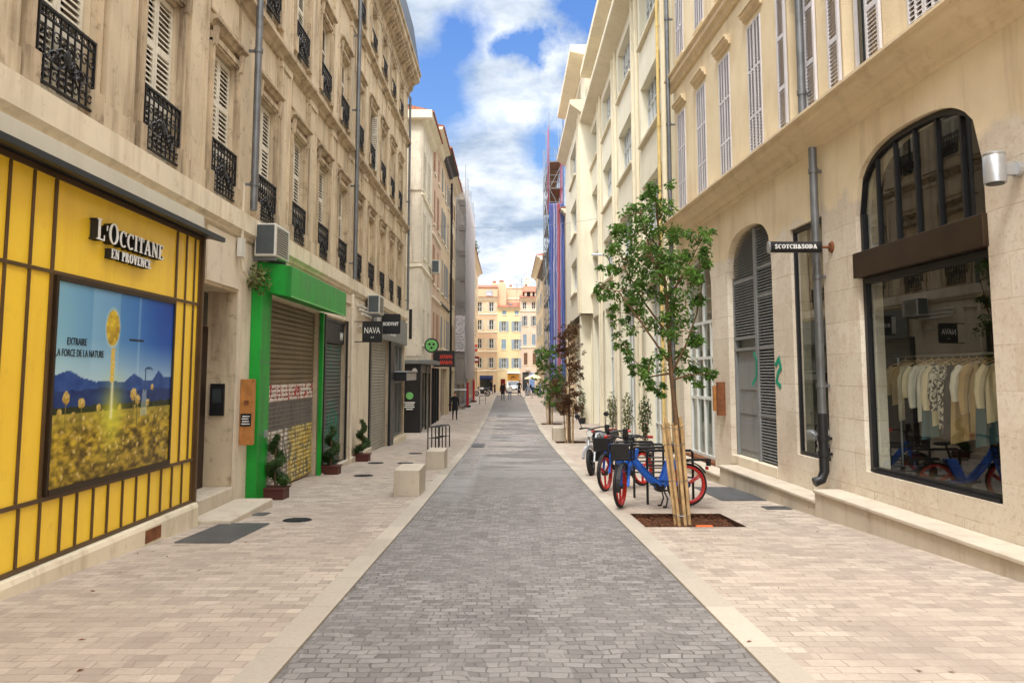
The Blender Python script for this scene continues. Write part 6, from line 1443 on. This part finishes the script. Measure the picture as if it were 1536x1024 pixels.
def ebike(label, loc, head, steer, group):
    t = thing('electric_bicycle', label, 'bicycle', loc, group); t.rotation_euler = (rad(3), 0, head)
    r = .335; F0 = (1.10, 0, r); wheel(t, (0, 0, r), r, 'bike_red')
    wheel(t, F0, r, 'bike_red', steer)
    mb = MB(W)
    mb.tube([(.93, 0, .86), (.90, 0, .78), (.72, 0, .56), (.56, 0, .40), (.46, 0, .34), (.36, 0, .34)], [.05, .06, .062, .068, .075, .06], 12)
    mb.tube([(.40, 0, .34), (.34, 0, .50), (.27, 0, .70)], [.07, .075, .06], 12)
    for y in (-.06, .06): mb.tube([(.40, y*.6, .36), (.2, y, .345), (0, y, r)], .022, 8)
    mb.tube([(.94, 0, .90), (.955, 0, .76)], .045, 12)
    fr_ = bb(mb, 'frame', 'bike_blue', t)
    mb = MB(W); mb.box(.21, .39, -.082, .082, .40, .72); mb.V = [(x+(.56-z)*.42, y, z) for x, y, z in mb.V]; pn = bb(mb, 'battery_panel', 'bike_blue', t, False, .02)
    for s in (1, -1):
        S6 = Fr(0, 0, 1, 0, 0, 1); cu = word(W, 'dott', 0, 0, 0, .16, .006, 'white_paint', pn, 'lettering', .27, .006)
        me = cu.data; 
        for q in me.vertices:
            x, y = q.co.x, q.co.z; u = x-.135; v_ = y-.05       # text runs up the panel
            zz_ = .56+u*.93; xx_ = .30+(.56-zz_)*.42 - v_*s*1.0 if s == 1 else .30+(.56-zz_)*.42+v_
            q.co = (xx_, s*.0835+q.co.y*.5*s, zz_)
        cu.location = (0, 0, 0)
        if s == -1: pass
    st = MB(W); c, s_ = math.cos(steer), math.sin(steer)
    def T(x, y, z): dx = x-1.0; return (1.0+dx*c-y*s_, dx*s_+y*c, z)
    for y in (-.06, .06): st.tube([T(.955, y*.8, .76), T(1.02, y, .58), T(1.10, y, r)], .022, 8)
    st.tube([T(.955, -.06, .77), T(.955, .06, .77)], .03, 8); bb(st, 'fork', 'bike_blue', t)
    hb = MB(W); hb.tube([T(.935, 0, .9), T(.91, 0, 1.06)], .028, 8); hb.tube([T(.84, -.33, 1.09), T(.86, -.2, 1.10), T(.93, -.06, 1.07), T(.93, .06, 1.07), T(.86, .2, 1.10), T(.84, .33, 1.09)], .015, 8)
    h = bb(hb, 'handlebar', 'bike_black', t); g = MB(W)
    for y in (-1, 1): g.tube([T(.80, y*.29, 1.09), T(.80-.03, y*.40, 1.085)], .022, 8)
    bb(g, 'grip', 'bike_red', h); g = MB(W); g.box(-.04, .04, -.035, .035, 1.08, 1.22); g.V = [T(.96+x, y, z) for x, y, z in g.V]; bb(g, 'display', 'bike_black', h, False, .01)
    for y in (-.2, .2): g = MB(W); g.tube([T(.87, y, 1.09), T(.95, y*1.5, 1.05)], .008, 5); bb(g, 'brake_lever', 'bike_black', h)
    g = MB(W)
    for y in (-.2, .2): g.tube([T(.88, y, 1.09), T(1.0, y*.7, 1.03), T(1.02, y*.25, .92), T(.97, y*.1, .8)], .006, 5)
    g.tube([T(.95, .03, .8), (.78, .05, .66), (.5, .075, .42), (.3, .06, .36)], .006, 5); bb(g, 'cable', 'rubber', h)
    g = MB(W); g.box(-.36, -.33, -.03, .03, .56, .61); bb(g, 'rear_light', 'red_plastic', t, False)
    bk = MB(W); B = lambda x, y, z: T(1.0+x, y, z)
    for z, e in ((.98, 0), (.9, .01), (.82, .02), (.75, .03)): bk.tube([B(e, -.17+e, z), B(.28-e, -.17+e, z), B(.28-e, .17-e, z), B(e, .17-e, z)], .009 if z < .98 else .014, 5, True)
    for k in range(7):
        y = -.15+.05*k; bk.tube([B(.0, y*1.1, .98), B(.02, y, .74), B(.26, y, .74), B(.28, y*1.1, .98)], .007, 4)
    for k in range(4): x = .04+.07*k; bk.tube([B(x, -.17, .98), B(x, -.15, .74), B(x, .15, .74), B(x, .17, .98)], .007, 4)
    pn2 = MB(W); pn2.box(.005, .02, -.14, .14, .76, .97); pn2.V = [B(x+.27, y, z) for x, y, z in pn2.V]; b_ = bb(bk, 'basket', 'bike_black', t); bb(pn2, 'basket_plate', 'bike_black', b_, False)
    sd = MB(W); sd.tube([(.27, 0, .68), (.2, 0, .93)], .019, 8); bb(sd, 'seat_post', 'bike_black', t); sd = MB(W); sd.ell((.14, 0, .96), .14, .085, .035, 14, 8); sd.ell((.27, 0, .965), .07, .03, .028, 10, 6); bb(sd, 'saddle', 'bike_black', t)
    fd = MB(W)
    for a0, a1, c_, yw in ((20, 150, (0, 0, r), 0), ):
        pts = [rad(a0+(a1-a0)*i/14) for i in range(15)]
        for p, q in zip(pts, pts[1:]):
            f = lambda a, y, rr: (c_[0]-rr*math.cos(PI-a), y, c_[2]+rr*math.sin(a))
            fd.add([f(a, y, rr) for a in (p, q) for y in (-.04, .04) for rr in (r+.015, r+.03)], [(0, 1, 3, 2), (4, 6, 7, 5), (0, 4, 5, 1), (2, 3, 7, 6), (0, 2, 6, 4), (1, 5, 7, 3)])
    fd.box(-.36, .06, -.05, .05, .70, .735); fd.box(-.40, -.35, -.045, .045, .62, .73); bb(fd, 'mudguard', 'bike_black', t, False)
    fd = MB(W); pts = [rad(-10+150*i/14) for i in range(15)]
    for p, q in zip(pts, pts[1:]):
        f = lambda a, y, rr: T(1.10+rr*math.cos(a), y, r+rr*math.sin(a))
        fd.add([f(a, y, rr) for a in (p, q) for y in (-.035, .035) for rr in (r+.012, r+.026)], [(0, 1, 3, 2), (4, 6, 7, 5), (0, 4, 5, 1), (2, 3, 7, 6), (0, 2, 6, 4), (1, 5, 7, 3)])
    bb(fd, 'mudguard', 'bike_black', t, False)
    k = MB(W)
    for y in (-.1, .1): k.tube([(.42, y*.3, .3), (.36, y, .13), (.40, y*1.2, .01)], .013, 6); k.tube([(.40, y*1.2, .012), (.45, y*1.25, .01)], .014, 6)
    bb(k, 'kickstand', 'bike_black', t); k = MB(W); k.tube([(.46, -.07, .3), (.46, .07, .3)], .07, 12); k.tube([(.46, -.09, .3), (.34, -.1, .24)], .012, 6); k.tube([(.46, .09, .3), (.58, .1, .36)], .012, 6); k.box(.29, .39, -.16, -.09, .225, .25); k.box(.53, .63, .09, .16, .35, .375); bb(k, 'crank', 'bike_black', t)
    return t
def gp_(x, y): return (x, y, gz(y))
ebike('blue electric bicycle with red wheels, seen side on behind the tree stakes', (2.84, 12.50, gz(12.45)+.005), rad(188), rad(58), 'blue electric bicycles')
ebike('farther blue electric bicycle, front wheel turned to the street', (2.62, 15.35, gz(14.9)+.005), rad(222), rad(18), 'blue electric bicycles')
def motorbike(label, loc, head, body, group=None):
    t = thing('motorcycle', label, 'motorcycle', loc, group); t.rotation_euler = (rad(6), 0, head)
    wheel(t, (0, 0, .30), .30, 'bike_black', 0, .05, .04, 5); wheel(t, (1.28, 0, .30), .30, 'bike_black', rad(14), .045, .04, 5)
    mb = MB(W); mb.tube([(.95, 0, .80), (.80, 0, .84), (.58, 0, .80), (.45, 0, .74)], [.07, .15, .15, .08], 12); bb(mb, 'tank', body, t)
    mb = MB(W); mb.tube([(.5, 0, .76), (.2, 0, .76), (-.2, 0, .84), (-.28, 0, .86)], [.1, .13, .11, .05], 10); bb(mb, 'seat', 'bike_black', t)
    mb = MB(W); mb.box(.40, .82, -.14, .14, .28, .62); mb.tube([(.62, 0, .5), (.86, 0, .66)], .1, 10); bb(mb, 'engine', 'bike_black', t, False, .03)
    mb = MB(W); mb.tube([(1.0, 0, .9), (.8, 0, .6), (.75, 0, .3), (.4, 0, .28), (.2, 0, .5), (-.1, 0, .8)], .025, 8); mb.tube([(.4, .08, .3), (0, .09, .3)], .025, 8); mb.tube([(.4, -.08, .3), (0, -.09, .3)], .025, 8); bb(mb, 'frame', 'bike_black', t)
    mb = MB(W)
    for y in (-.09, .09): mb.tube([(1.0, y, .98), (1.28, y, .3)], .026, 8)
    mb.box(1.02, 1.1, -.1, .1, .72, .76); bb(mb, 'fork', 'bike_silver', t)
    mb = MB(W); mb.tube([(.86, -.38, 1.05), (.98, -.2, 1.06), (1.02, 0, 1.03), (.98, .2, 1.06), (.86, .38, 1.05)], .016, 8); h = bb(mb, 'handlebar', 'bike_black', t)
    for s in (-1, 1):
        m = MB(W); m.tube([(.93, s*.3, 1.06), (.98, s*.36, 1.28)], .009, 5); m.ell((.98, s*.37, 1.34), .02, .07, .055, 12, 6); bb(m, 'mirror', 'bike_black', h)
        m = MB(W); m.tube([(.9, s*.3, 1.055), (.85, s*.40, 1.05)], .022, 8); bb(m, 'grip', 'rubber', h)
    m = MB(W); m.tube([(1.06, 0, .95), (1.17, 0, .93)], [.1, .085], 14); hl = bb(m, 'headlight', 'bike_black', t); m = MB(W); m.tube([(1.171, 0, .93), (1.18, 0, .929)], .075, 14); bb(m, 'lens', 'card_white', hl)
    m = MB(W); m.tube([(.55, -.16, .3), (.2, -.18, .28), (-.25, -.18, .36)], [.03, .04, .055], 10); bb(m, 'exhaust', 'bike_silver', t)
    m = MB(W); m.tube([(1.28+.36*math.cos(a*PI/10), 0, .3+.36*math.sin(a*PI/10)) for a in range(1, 9)], .04, 6); m.tube([(.36*math.cos(a*PI/10), 0, .3+.36*math.sin(a*PI/10)) for a in range(4, 11)], .05, 6); bb(m, 'mudguard', body, t)
    m = MB(W); m.tube([(.4, .08, .25), (.38, .26, .0)], .014, 6); bb(m, 'kickstand', 'bike_black', t); return t
motorbike('dark motorcycle with a silver tank and round mirrors, parked behind the blue bicycles', (2.55, 18.75, gz(18)), rad(238), 'bike_silver', 'motorcycles')
motorbike('dark motor scooter parked at the far end beside the cafe parasol', (3.4, 87, gz(87)), rad(170), 'bike_black', 'motorcycles')
motorbike('white motor scooter parked far down the left pavement by the dark shop', (-2.3, 86, gz(86)), rad(200), 'white_paint', 'motorcycles')

# ================================================================== PEOPLE
def skinned(name, verts, edges, radii, mats, regions, parent):
    me = bpy.data.meshes.new(name); me.from_pydata(verts, edges, []); o = bpy.data.objects.new(name, me); COL.objects.link(o)
    o.modifiers.new('s', 'SKIN'); sub = o.modifiers.new('d', 'SUBSURF'); sub.levels = 2; sub.render_levels = 2
    for i, d in enumerate(me.skin_vertices[0].data): d.radius = radii[i]; d.use_root = (i == 0)
    dg = bpy.context.evaluated_depsgraph_get(); m2 = bpy.data.meshes.new_from_object(o.evaluated_get(dg)); bpy.data.objects.remove(o)
    m2.name = name; m2.materials.clear()
    for m in mats: m2.materials.append(M[m])
    for p in m2.polygons: p.material_index = regions(p.center); p.use_smooth = True
    o = bpy.data.objects.new(name, m2); COL.objects.link(o); o.parent = parent; return o
def person(label, x, y, head, hgt, top, legs, stride=.3, armsw=.25, bag=None, coat=None, hair='hair', lean=0.):
    z = gz(y); t = thing('person', label, 'person', (x, y, z), 'people in the street'); t.rotation_euler = (0, 0, head); k = hgt/1.75
    V = []; E = []; Rr = []
    def v(p, r, link=None):
        V.append(tuple(c*k for c in p)); Rr.append((r[0]*k, r[1]*k) if isinstance(r, tuple) else (r*k, r*k))
        if link is not None: E.append((link, len(V)-1))
        return len(V)-1
    # x forward, y left
    pel = v((0, 0, .95), (.135, .10)); wa = v((.01+lean*.1, 0, 1.10), (.12, .09), pel); ch = v((.01+lean*.25, 0, 1.30), (.15, .105), wa); nk0 = v((.01+lean*.33, 0, 1.45), (.085, .07), ch); nk = v((.02+lean*.36, 0, 1.52), .052, nk0)
    hd = v((.035+lean*.4, 0, 1.62), (.078, .088), nk); hd2 = v((.03+lean*.4, 0, 1.70), (.066, .075), hd)
    ank = []
    for s, ph in ((1, 1), (-1, -1)):
        a = stride*ph*.5
        hp = v((0.0, s*.095, .90), .092, pel); kn = v((a*.55+.03, s*.10, .50), .058, hp); an = v((a-.03 if a < 0 else a, s*.10, .09+(.06 if a < 0 else 0)), .038, kn); ft = v((a+.13, s*.115, .035), .036, an)
    hands = []
    for s, ph in ((1, -1), (-1, 1)):
        a = armsw*ph; sh = v((.01+lean*.3, s*.19, 1.40), .06, nk0); el = v((a*.45-.02+lean*.2, s*.25, 1.13), .044, sh); wr = v((a+.06, s*.245, .90), .030, el); hn = v((a+.085, s*.24, .82), (.022, .036), wr); hands.append((a+.085, s*.24, .82, s))
    hem = {'long': .55, 'hip': .84}[coat or 'hip']
    def reg(c):
        zz = c.z/k; yy = abs(c.y/k)
        if zz > 1.50: return 0
        if zz < .10: return 3
        if zz < .875 and yy > .19: return 0
        if yy > .185 and zz > .875: return 1
        return 1 if zz > .93 else 2
    b = skinned('body', V, E, Rr, ['skin', top, legs, 'cloth_black'], reg, t)
    bm = MB(W)
    for hx, hy, hz, s in hands:
        for f, (dx, L, cv) in enumerate(((-.03, .065, .01), (-.011, .078, .014), (.009, .082, .016), (.028, .07, .018))):
            bm.tube([((hx+dx*.9)*k, hy*k, (hz-.03)*k), ((hx+dx)*k, (hy-s*.006)*k, (hz-.03-L*.55)*k), ((hx+dx+cv*.4)*k, (hy-s*cv*1.4)*k, (hz-.03-L)*k)], [.0095*k, .0085*k, .006*k], 6)
        bm.tube([((hx+.03)*k, (hy-s*.005)*k, (hz+.01)*k), ((hx+.055)*k, (hy-s*.02)*k, (hz-.03)*k), ((hx+.06)*k, (hy-s*.03)*k, (hz-.06)*k)], [.012*k, .01*k, .007*k], 6)
    o = bm.build('hand_fingers', 'skin', None, (0, 0, 0), True); o.parent = b; o.location = (0, 0, 0)
    lx = lean*.4
    bm = MB(W); bm.ell(((.005+lx)*k, 0, 1.685*k), .098*k, .083*k, .10*k, 14, 8); bm.V = [(xx-.012*k if zz < 1.66*k else xx, yy, zz) for xx, yy, zz in bm.V]; bm.V = [(min(xx, (.065+lx)*k) if zz < 1.73*k else xx, yy, zz) for xx, yy, zz in bm.V]; o = bb(bm, 'hair', hair, t)
    bm = MB(W); bm.tube([((.108+lx)*k, 0, 1.655*k), ((.128+lx)*k, 0, 1.618*k)], [.008*k, .015*k], 6); bm.ell(((.02+lx)*k, .085*k, 1.63*k), .018*k, .008*k, .03*k, 8, 5); bm.ell(((.02+lx)*k, -.085*k, 1.63*k), .018*k, .008*k, .03*k, 8, 5); bb(bm, 'face_features', 'skin', t)
    bm = MB(W); bm.ell(((.108+lx)*k, .03*k, 1.655*k), .006*k, .012*k, .007*k, 6, 4); bm.ell(((.108+lx)*k, -.03*k, 1.655*k), .006*k, .012*k, .007*k, 6, 4); bm.ell(((.112+lx)*k, 0, 1.582*k), .006*k, .022*k, .006*k, 6, 4); bb(bm, 'eyes_and_mouth', 'red_paint', t)
    if coat == 'long':
        bm = MB(W); n = 16; prof = [(1.47, .09, .075), (1.40, .205, .12), (1.2, .17, .125), (1.0, .165, .13), (.8, .185, .15), (.6, .20, .17)]
        vs = [(((ry)*math.cos(a*2*PI/n)+.0)*k, (rx*math.sin(a*2*PI/n))*k, zz*k) for zz, rx, ry in prof for a in range(n)]
        bm.add(vs, [(i*n+j, i*n+(j+1) % n, (i+1)*n+(j+1) % n, (i+1)*n+j) for i in range(len(prof)-1) for j in range(n)]); bb(bm, 'coat', top, t)
    if bag == 'back':
        bm = MB(W); bm.box(-.30*k, -.11*k, -.13*k, .13*k, 1.02*k, 1.42*k); tag(bb(bm, 'backpack', 'cloth_black', t, False, .04))
    if bag == 'side':
        bm = MB(W); bm.box(-.1*k, .16*k, .2*k, .30*k, .78*k, 1.0*k); bm.tube([(0, .25*k, 1.0*k), (0, .2*k, 1.4*k), (.0, .0, 1.48*k)], .01*k, 5); bb(bm, 'shoulder_bag', 'cloth_tan', t, False)
    return t
person('person in a long black coat walking alone on the left pavement', -3.27, 47.4, rad(-80), 1.68, 'cloth_black', 'cloth_black', .28, .18, None, 'long')
person('person in long dark coat with a shoulder bag, walking up the road', -.55, 74.5, rad(90), 1.76, 'cloth_black', 'cloth_navy', .3, .2, 'side', 'long')
person('smaller person in white top and pale trousers beside the long dark coat', .12, 76.0, rad(95), 1.55, 'cloth_white', 'cloth_denim', .35, .2)
person('person all in black walking up the middle of the road', 1.15, 85, rad(-90), 1.75, 'cloth_black', 'cloth_black', .4, .25)
person('person in pale clothes with a black backpack striding on the right', 2.0, 78.4, rad(170), 1.75, 'cloth_grey', 'cloth_grey', .75, .3, 'back', None, 'hair', .15)
person('person in black top and jeans walking beside the cafe parasol', 3.75, 80.5, rad(150), 1.74, 'cloth_black', 'cloth_denim', .5, .25)
person('person in grey jacket close to the jeans wearer by the parasol', 3.35, 82.5, rad(200), 1.7, 'cloth_grey', 'cloth_denim', .35, .2)
person('dark dressed person by the dark shopfront at the far left', -2.05, 91, rad(20), 1.72, 'cloth_black', 'cloth_navy', .4, .2)

# ================================================================== CAFE PARASOL, CAR, BOLLARD
px_, py_ = 2.95, 90; pz = gz(py_)
t = thing('parasol', 'cream cafe parasol open at the far end of the street', 'parasol', (px_, py_, pz))
mb = MB(W); n = 8; C = [(px_+1.2*math.cos((k+.5)*2*PI/n), py_+1.2*math.sin((k+.5)*2*PI/n)) for k in range(n)]
mb.add([(px_, py_, pz+2.42)]+[(a, b, pz+1.92) for a, b in C]+[(a, b, pz+1.80) for a, b in C]+[(px_, py_, pz+2.38)], [(0, 1+k, 1+(k+1) % n) for k in range(n)]+[(1+k, 9+k, 9+(k+1) % n, 1+(k+1) % n) for k in range(n)])
mb.build('canopy', 'parasol_cloth', t, (px_, py_, pz)); MB(W).tube([(px_, py_, pz), (px_, py_, pz+2.5)], .025, 8).build('pole', 'wood_stake', t, (px_, py_, pz))
mb = MB(W)
for a, b in C: mb.tube([(px_, py_, pz+2.37), (a, b, pz+1.9)], .012, 4)
mb.build('ribs', 'wood_stake', t, (px_, py_, pz)); MB(W).lathe(px_, py_, [(.3, pz), (.3, pz+.08), (.05, pz+.12)], 14).build('base', 'zinc', t, (px_, py_, pz))
cx, cy = .55, 97.5; cz = gz(cy)
t = thing('parked_car', 'small white car facing down the street before the yellow house', 'car', (cx, cy, cz))
X0 = Fr(cx, cy, 0, -1, 1, 0)   # u: length, front towards the camera
prof = [(-1.8, .35), (1.8, .30), (1.86, .55), (1.72, .82), (.95, .98), (.45, 1.42), (-1.3, 1.46), (-1.75, 1.0), (-1.85, .6)]
mb = MB(X0); mb.prism(prof, -.82, .82); mb.V = [(u, v*(1-.14*max(0, z-.95)/.5), z+cz) for u, v, z in mb.V]; mb.build('body', 'car_white', t, (0, 0, cz), bevel=.06)
mb = MB(X0); f = lambda u, v, z: (u, v, z+cz); mb.quad(f(.93, -.66, 1.02), f(.93, .66, 1.02), f(.5, .6, 1.39), f(.5, -.6, 1.39)); mb.build('windscreen', 'window_glass', t, (0, 0, cz)).location += Vector((0, -.03, .02))
for s in (-1, 1):
    mb = MB(X0); mb.add([f(.75, s*.83, 1.0), f(.4, s*.76, 1.38), f(-1.2, s*.75, 1.4), f(-1.5, s*.82, 1.02)], [(0, 1, 2, 3)]); mb.build('side_window', 'window_glass', t, (0, 0, cz))
    mb = MB(X0); mb.ell(f(1.74, s*.6, .72), .1, .16, .09, 10, 6); mb.build('headlight', 'card_white', t, (0, 0, cz))
    for u in (1.15, -1.15):
        mb = MB(X0); mb.tube([f(u, s*.66, .31), f(u, s*.85, .31)], .31, 18); w_ = mb.build('wheel', 'rubber', t, (0, 0, cz)); mb = MB(X0); mb.tube([f(u, s*.85, .31), f(u, s*.86, .31)], .19, 14); mb.build('rim', 'steel', w_, (0, 0, cz))
    mb = MB(X0); mb.ell(f(.7, s*.92, 1.02), .07, .1, .07, 8, 5); mb.build('mirror', 'black_paint', t, (0, 0, cz))
mb = MB(X0).box(1.83, 1.88, -.5, .5, cz+.4, cz+.6); mb.build('grille', 'black_paint', t, (0, 0, cz)); MB(X0).box(1.881, 1.895, -.25, .25, cz+.44, cz+.54).build('number_plate', 'card_white', t, (0, 0, cz))
t = thing('bollard', 'small dark bollard at the end of the street before the peach house', 'bollard', (-1.75, 98, gz(98))); MB(W).lathe(-1.75, 98, [(.12, gz(98)-.02), (.1, gz(98)+.8), (.13, gz(98)+.85), (.12, gz(98)+.95), (.02, gz(98)+1.05)], 12).build('post', 'black_paint', t, (-1.75, 98, gz(98)), True); MB(W).lathe(-1.75, 98, [(.16, gz(98)-.02), (.16, gz(98)+.06)], 12).build('base', 'black_paint', t, (-1.75, 98, gz(98)))

# ================================================================== SKY, SUN, CAMERA
w = bpy.data.worlds.new('World'); SC.world = w; w.use_nodes = True; nt = w.node_tree; nt.nodes.clear()
class WT(NT):
    def __init__(s, tree): s.t = tree
T = WT(nt); out = T.n('ShaderNodeOutputWorld'); bg = T.n('ShaderNodeBackground'); bg.inputs[1].default_value = .1; T.l(bg.outputs[0], out.inputs[0])
EL, ROT = rad(58), rad(200)
sky = T.n('ShaderNodeTexSky', sky_type='NISHITA'); sky.sun_disc = False; sky.sun_elevation = EL; sky.sun_rotation = ROT
d = T.n('ShaderNodeTexCoord').outputs['Generated']; z = T.sep(d)[2]
# flatten the clouds onto a plane overhead
zc = T.math('ADD', T.math('MAXIMUM', z, 0.), .22)
dv = T.n('ShaderNodeVectorMath', operation='DIVIDE'); cb = T.n('ShaderNodeCombineXYZ')
for i in range(3): T.l(zc, cb.inputs[i])
T.l(d, dv.inputs[0]); T.l(cb.outputs[0], dv.inputs[1]); cp = dv.outputs[0]
n1 = T.noise(cp, 1.7, 8, .6, .35); n2 = T.noise(cp, 4.5, 8, .62, .2); n3 = T.noise(cp, .9, 5, .5)
hole = None
RAYS = [((-.0573, .917, .395), .055), ((-.1075, .93, .352), .075), ((-.125, .945, .30), .05), ((.04, .955, .295), .045), ((.035, .93, .385), .03), ((.11, .93, .34), .04), ((.09, .9, .42), .04), ((.5, .6, .6), .2), ((-.5, .3, .8), .25), ((-.1, -.5, .8), .2)]
wn = T.n('ShaderNodeTexNoise'); wn.inputs['Scale'].default_value = 7; wn.inputs['Detail'].default_value = 7; wn.inputs['Roughness'].default_value = .62; T.l(d, wn.inputs['Vector'])
for c, r in RAYS:
    v = Vector(c).normalized(); sb = T.n('ShaderNodeVectorMath', operation='DISTANCE'); sb.inputs[1].default_value = v
    wp = T.n('ShaderNodeVectorMath', operation='MULTIPLY_ADD'); wp.inputs[1].default_value = (.16, .16, .16); wp.inputs[2].default_value = (0, 0, 0); T.l(wn.outputs['Color'], wp.inputs[0])
    ad = T.n('ShaderNodeVectorMath', operation='ADD'); T.l(d, ad.inputs[0]); T.l(wp.outputs[0], ad.inputs[1])
    s2 = T.n('ShaderNodeVectorMath', operation='SUBTRACT'); T.l(ad.outputs[0], s2.inputs[0]); s2.inputs[1].default_value = (.08, .08, .08)
    T.l(s2.outputs[0], sb.inputs[0]); h = T.ramp(sb.outputs['Value'], r*1.25, r*.6)
    hole = h if hole is None else T.math('MAXIMUM', hole, h)
shade = T.math('ADD', T.math('MULTIPLY', n1, .6), T.math('MULTIPLY', n2, .4))
dark = (1.9, 2.5, 3.4); light = (5.0, 5.3, 5.7)
cloud = T.mix(T.ramp(shade, .42, .56), dark, light)
cloud = T.mix(T.ramp(z, .13, .05), cloud, (5.2, 5.4, 5.7))
cloud = T.mix(T.ramp(T.sep(d)[1], .1, -.4), cloud, (12., 12.2, 12.5)); up = T.ramp(z, .44, .8); cloud = T.mix(up, cloud, (20., 20.6, 21.4))
blue = T.mix(T.ramp(z, .1, .6), (1.4, 2.8, 5.0), (.2, .9, 3.7))
skyc = T.mix(.2, blue, sky.outputs[0])
final = T.mix(hole, cloud, skyc)
T.l(final, bg.inputs[0])
sun = bpy.data.lights.new('sun', 'SUN'); sun.energy = 1.5; sun.angle = rad(10); sun.color = (1, .97, .92)
so = bpy.data.objects.new('sun', sun); COL.objects.link(so)
sd = Vector((math.sin(ROT)*math.cos(EL), math.cos(ROT)*math.cos(EL), math.sin(EL))); so.rotation_euler = (-sd).to_track_quat('-Z', 'Y').to_euler(); so.location = (0, 0, 40)
cam = bpy.data.cameras.new('camera'); co = bpy.data.objects.new('camera', cam); COL.objects.link(co); SC.camera = co
F_ = 1160.; cam.sensor_width = 36; cam.lens = F_/1536*36; cam.clip_end = 2000; cam.clip_start = .05
cam.shift_y = -(512-450)/1536
co.location = (0, 0, HC); co.rotation_euler = (rad(90)+math.atan(111/F_), 0, -math.atan(5/F_))
SC.view_settings.view_transform = 'Standard'; SC.view_settings.look = 'None'; SC.view_settings.exposure = 1.06; SC.view_settings.gamma = 1
SC.render.resolution_x = 1024; SC.render.resolution_y = 682
SC.cycles.max_bounces = 8; SC.cycles.transparent_max_bounces = 16; SC.cycles.use_denoising = True
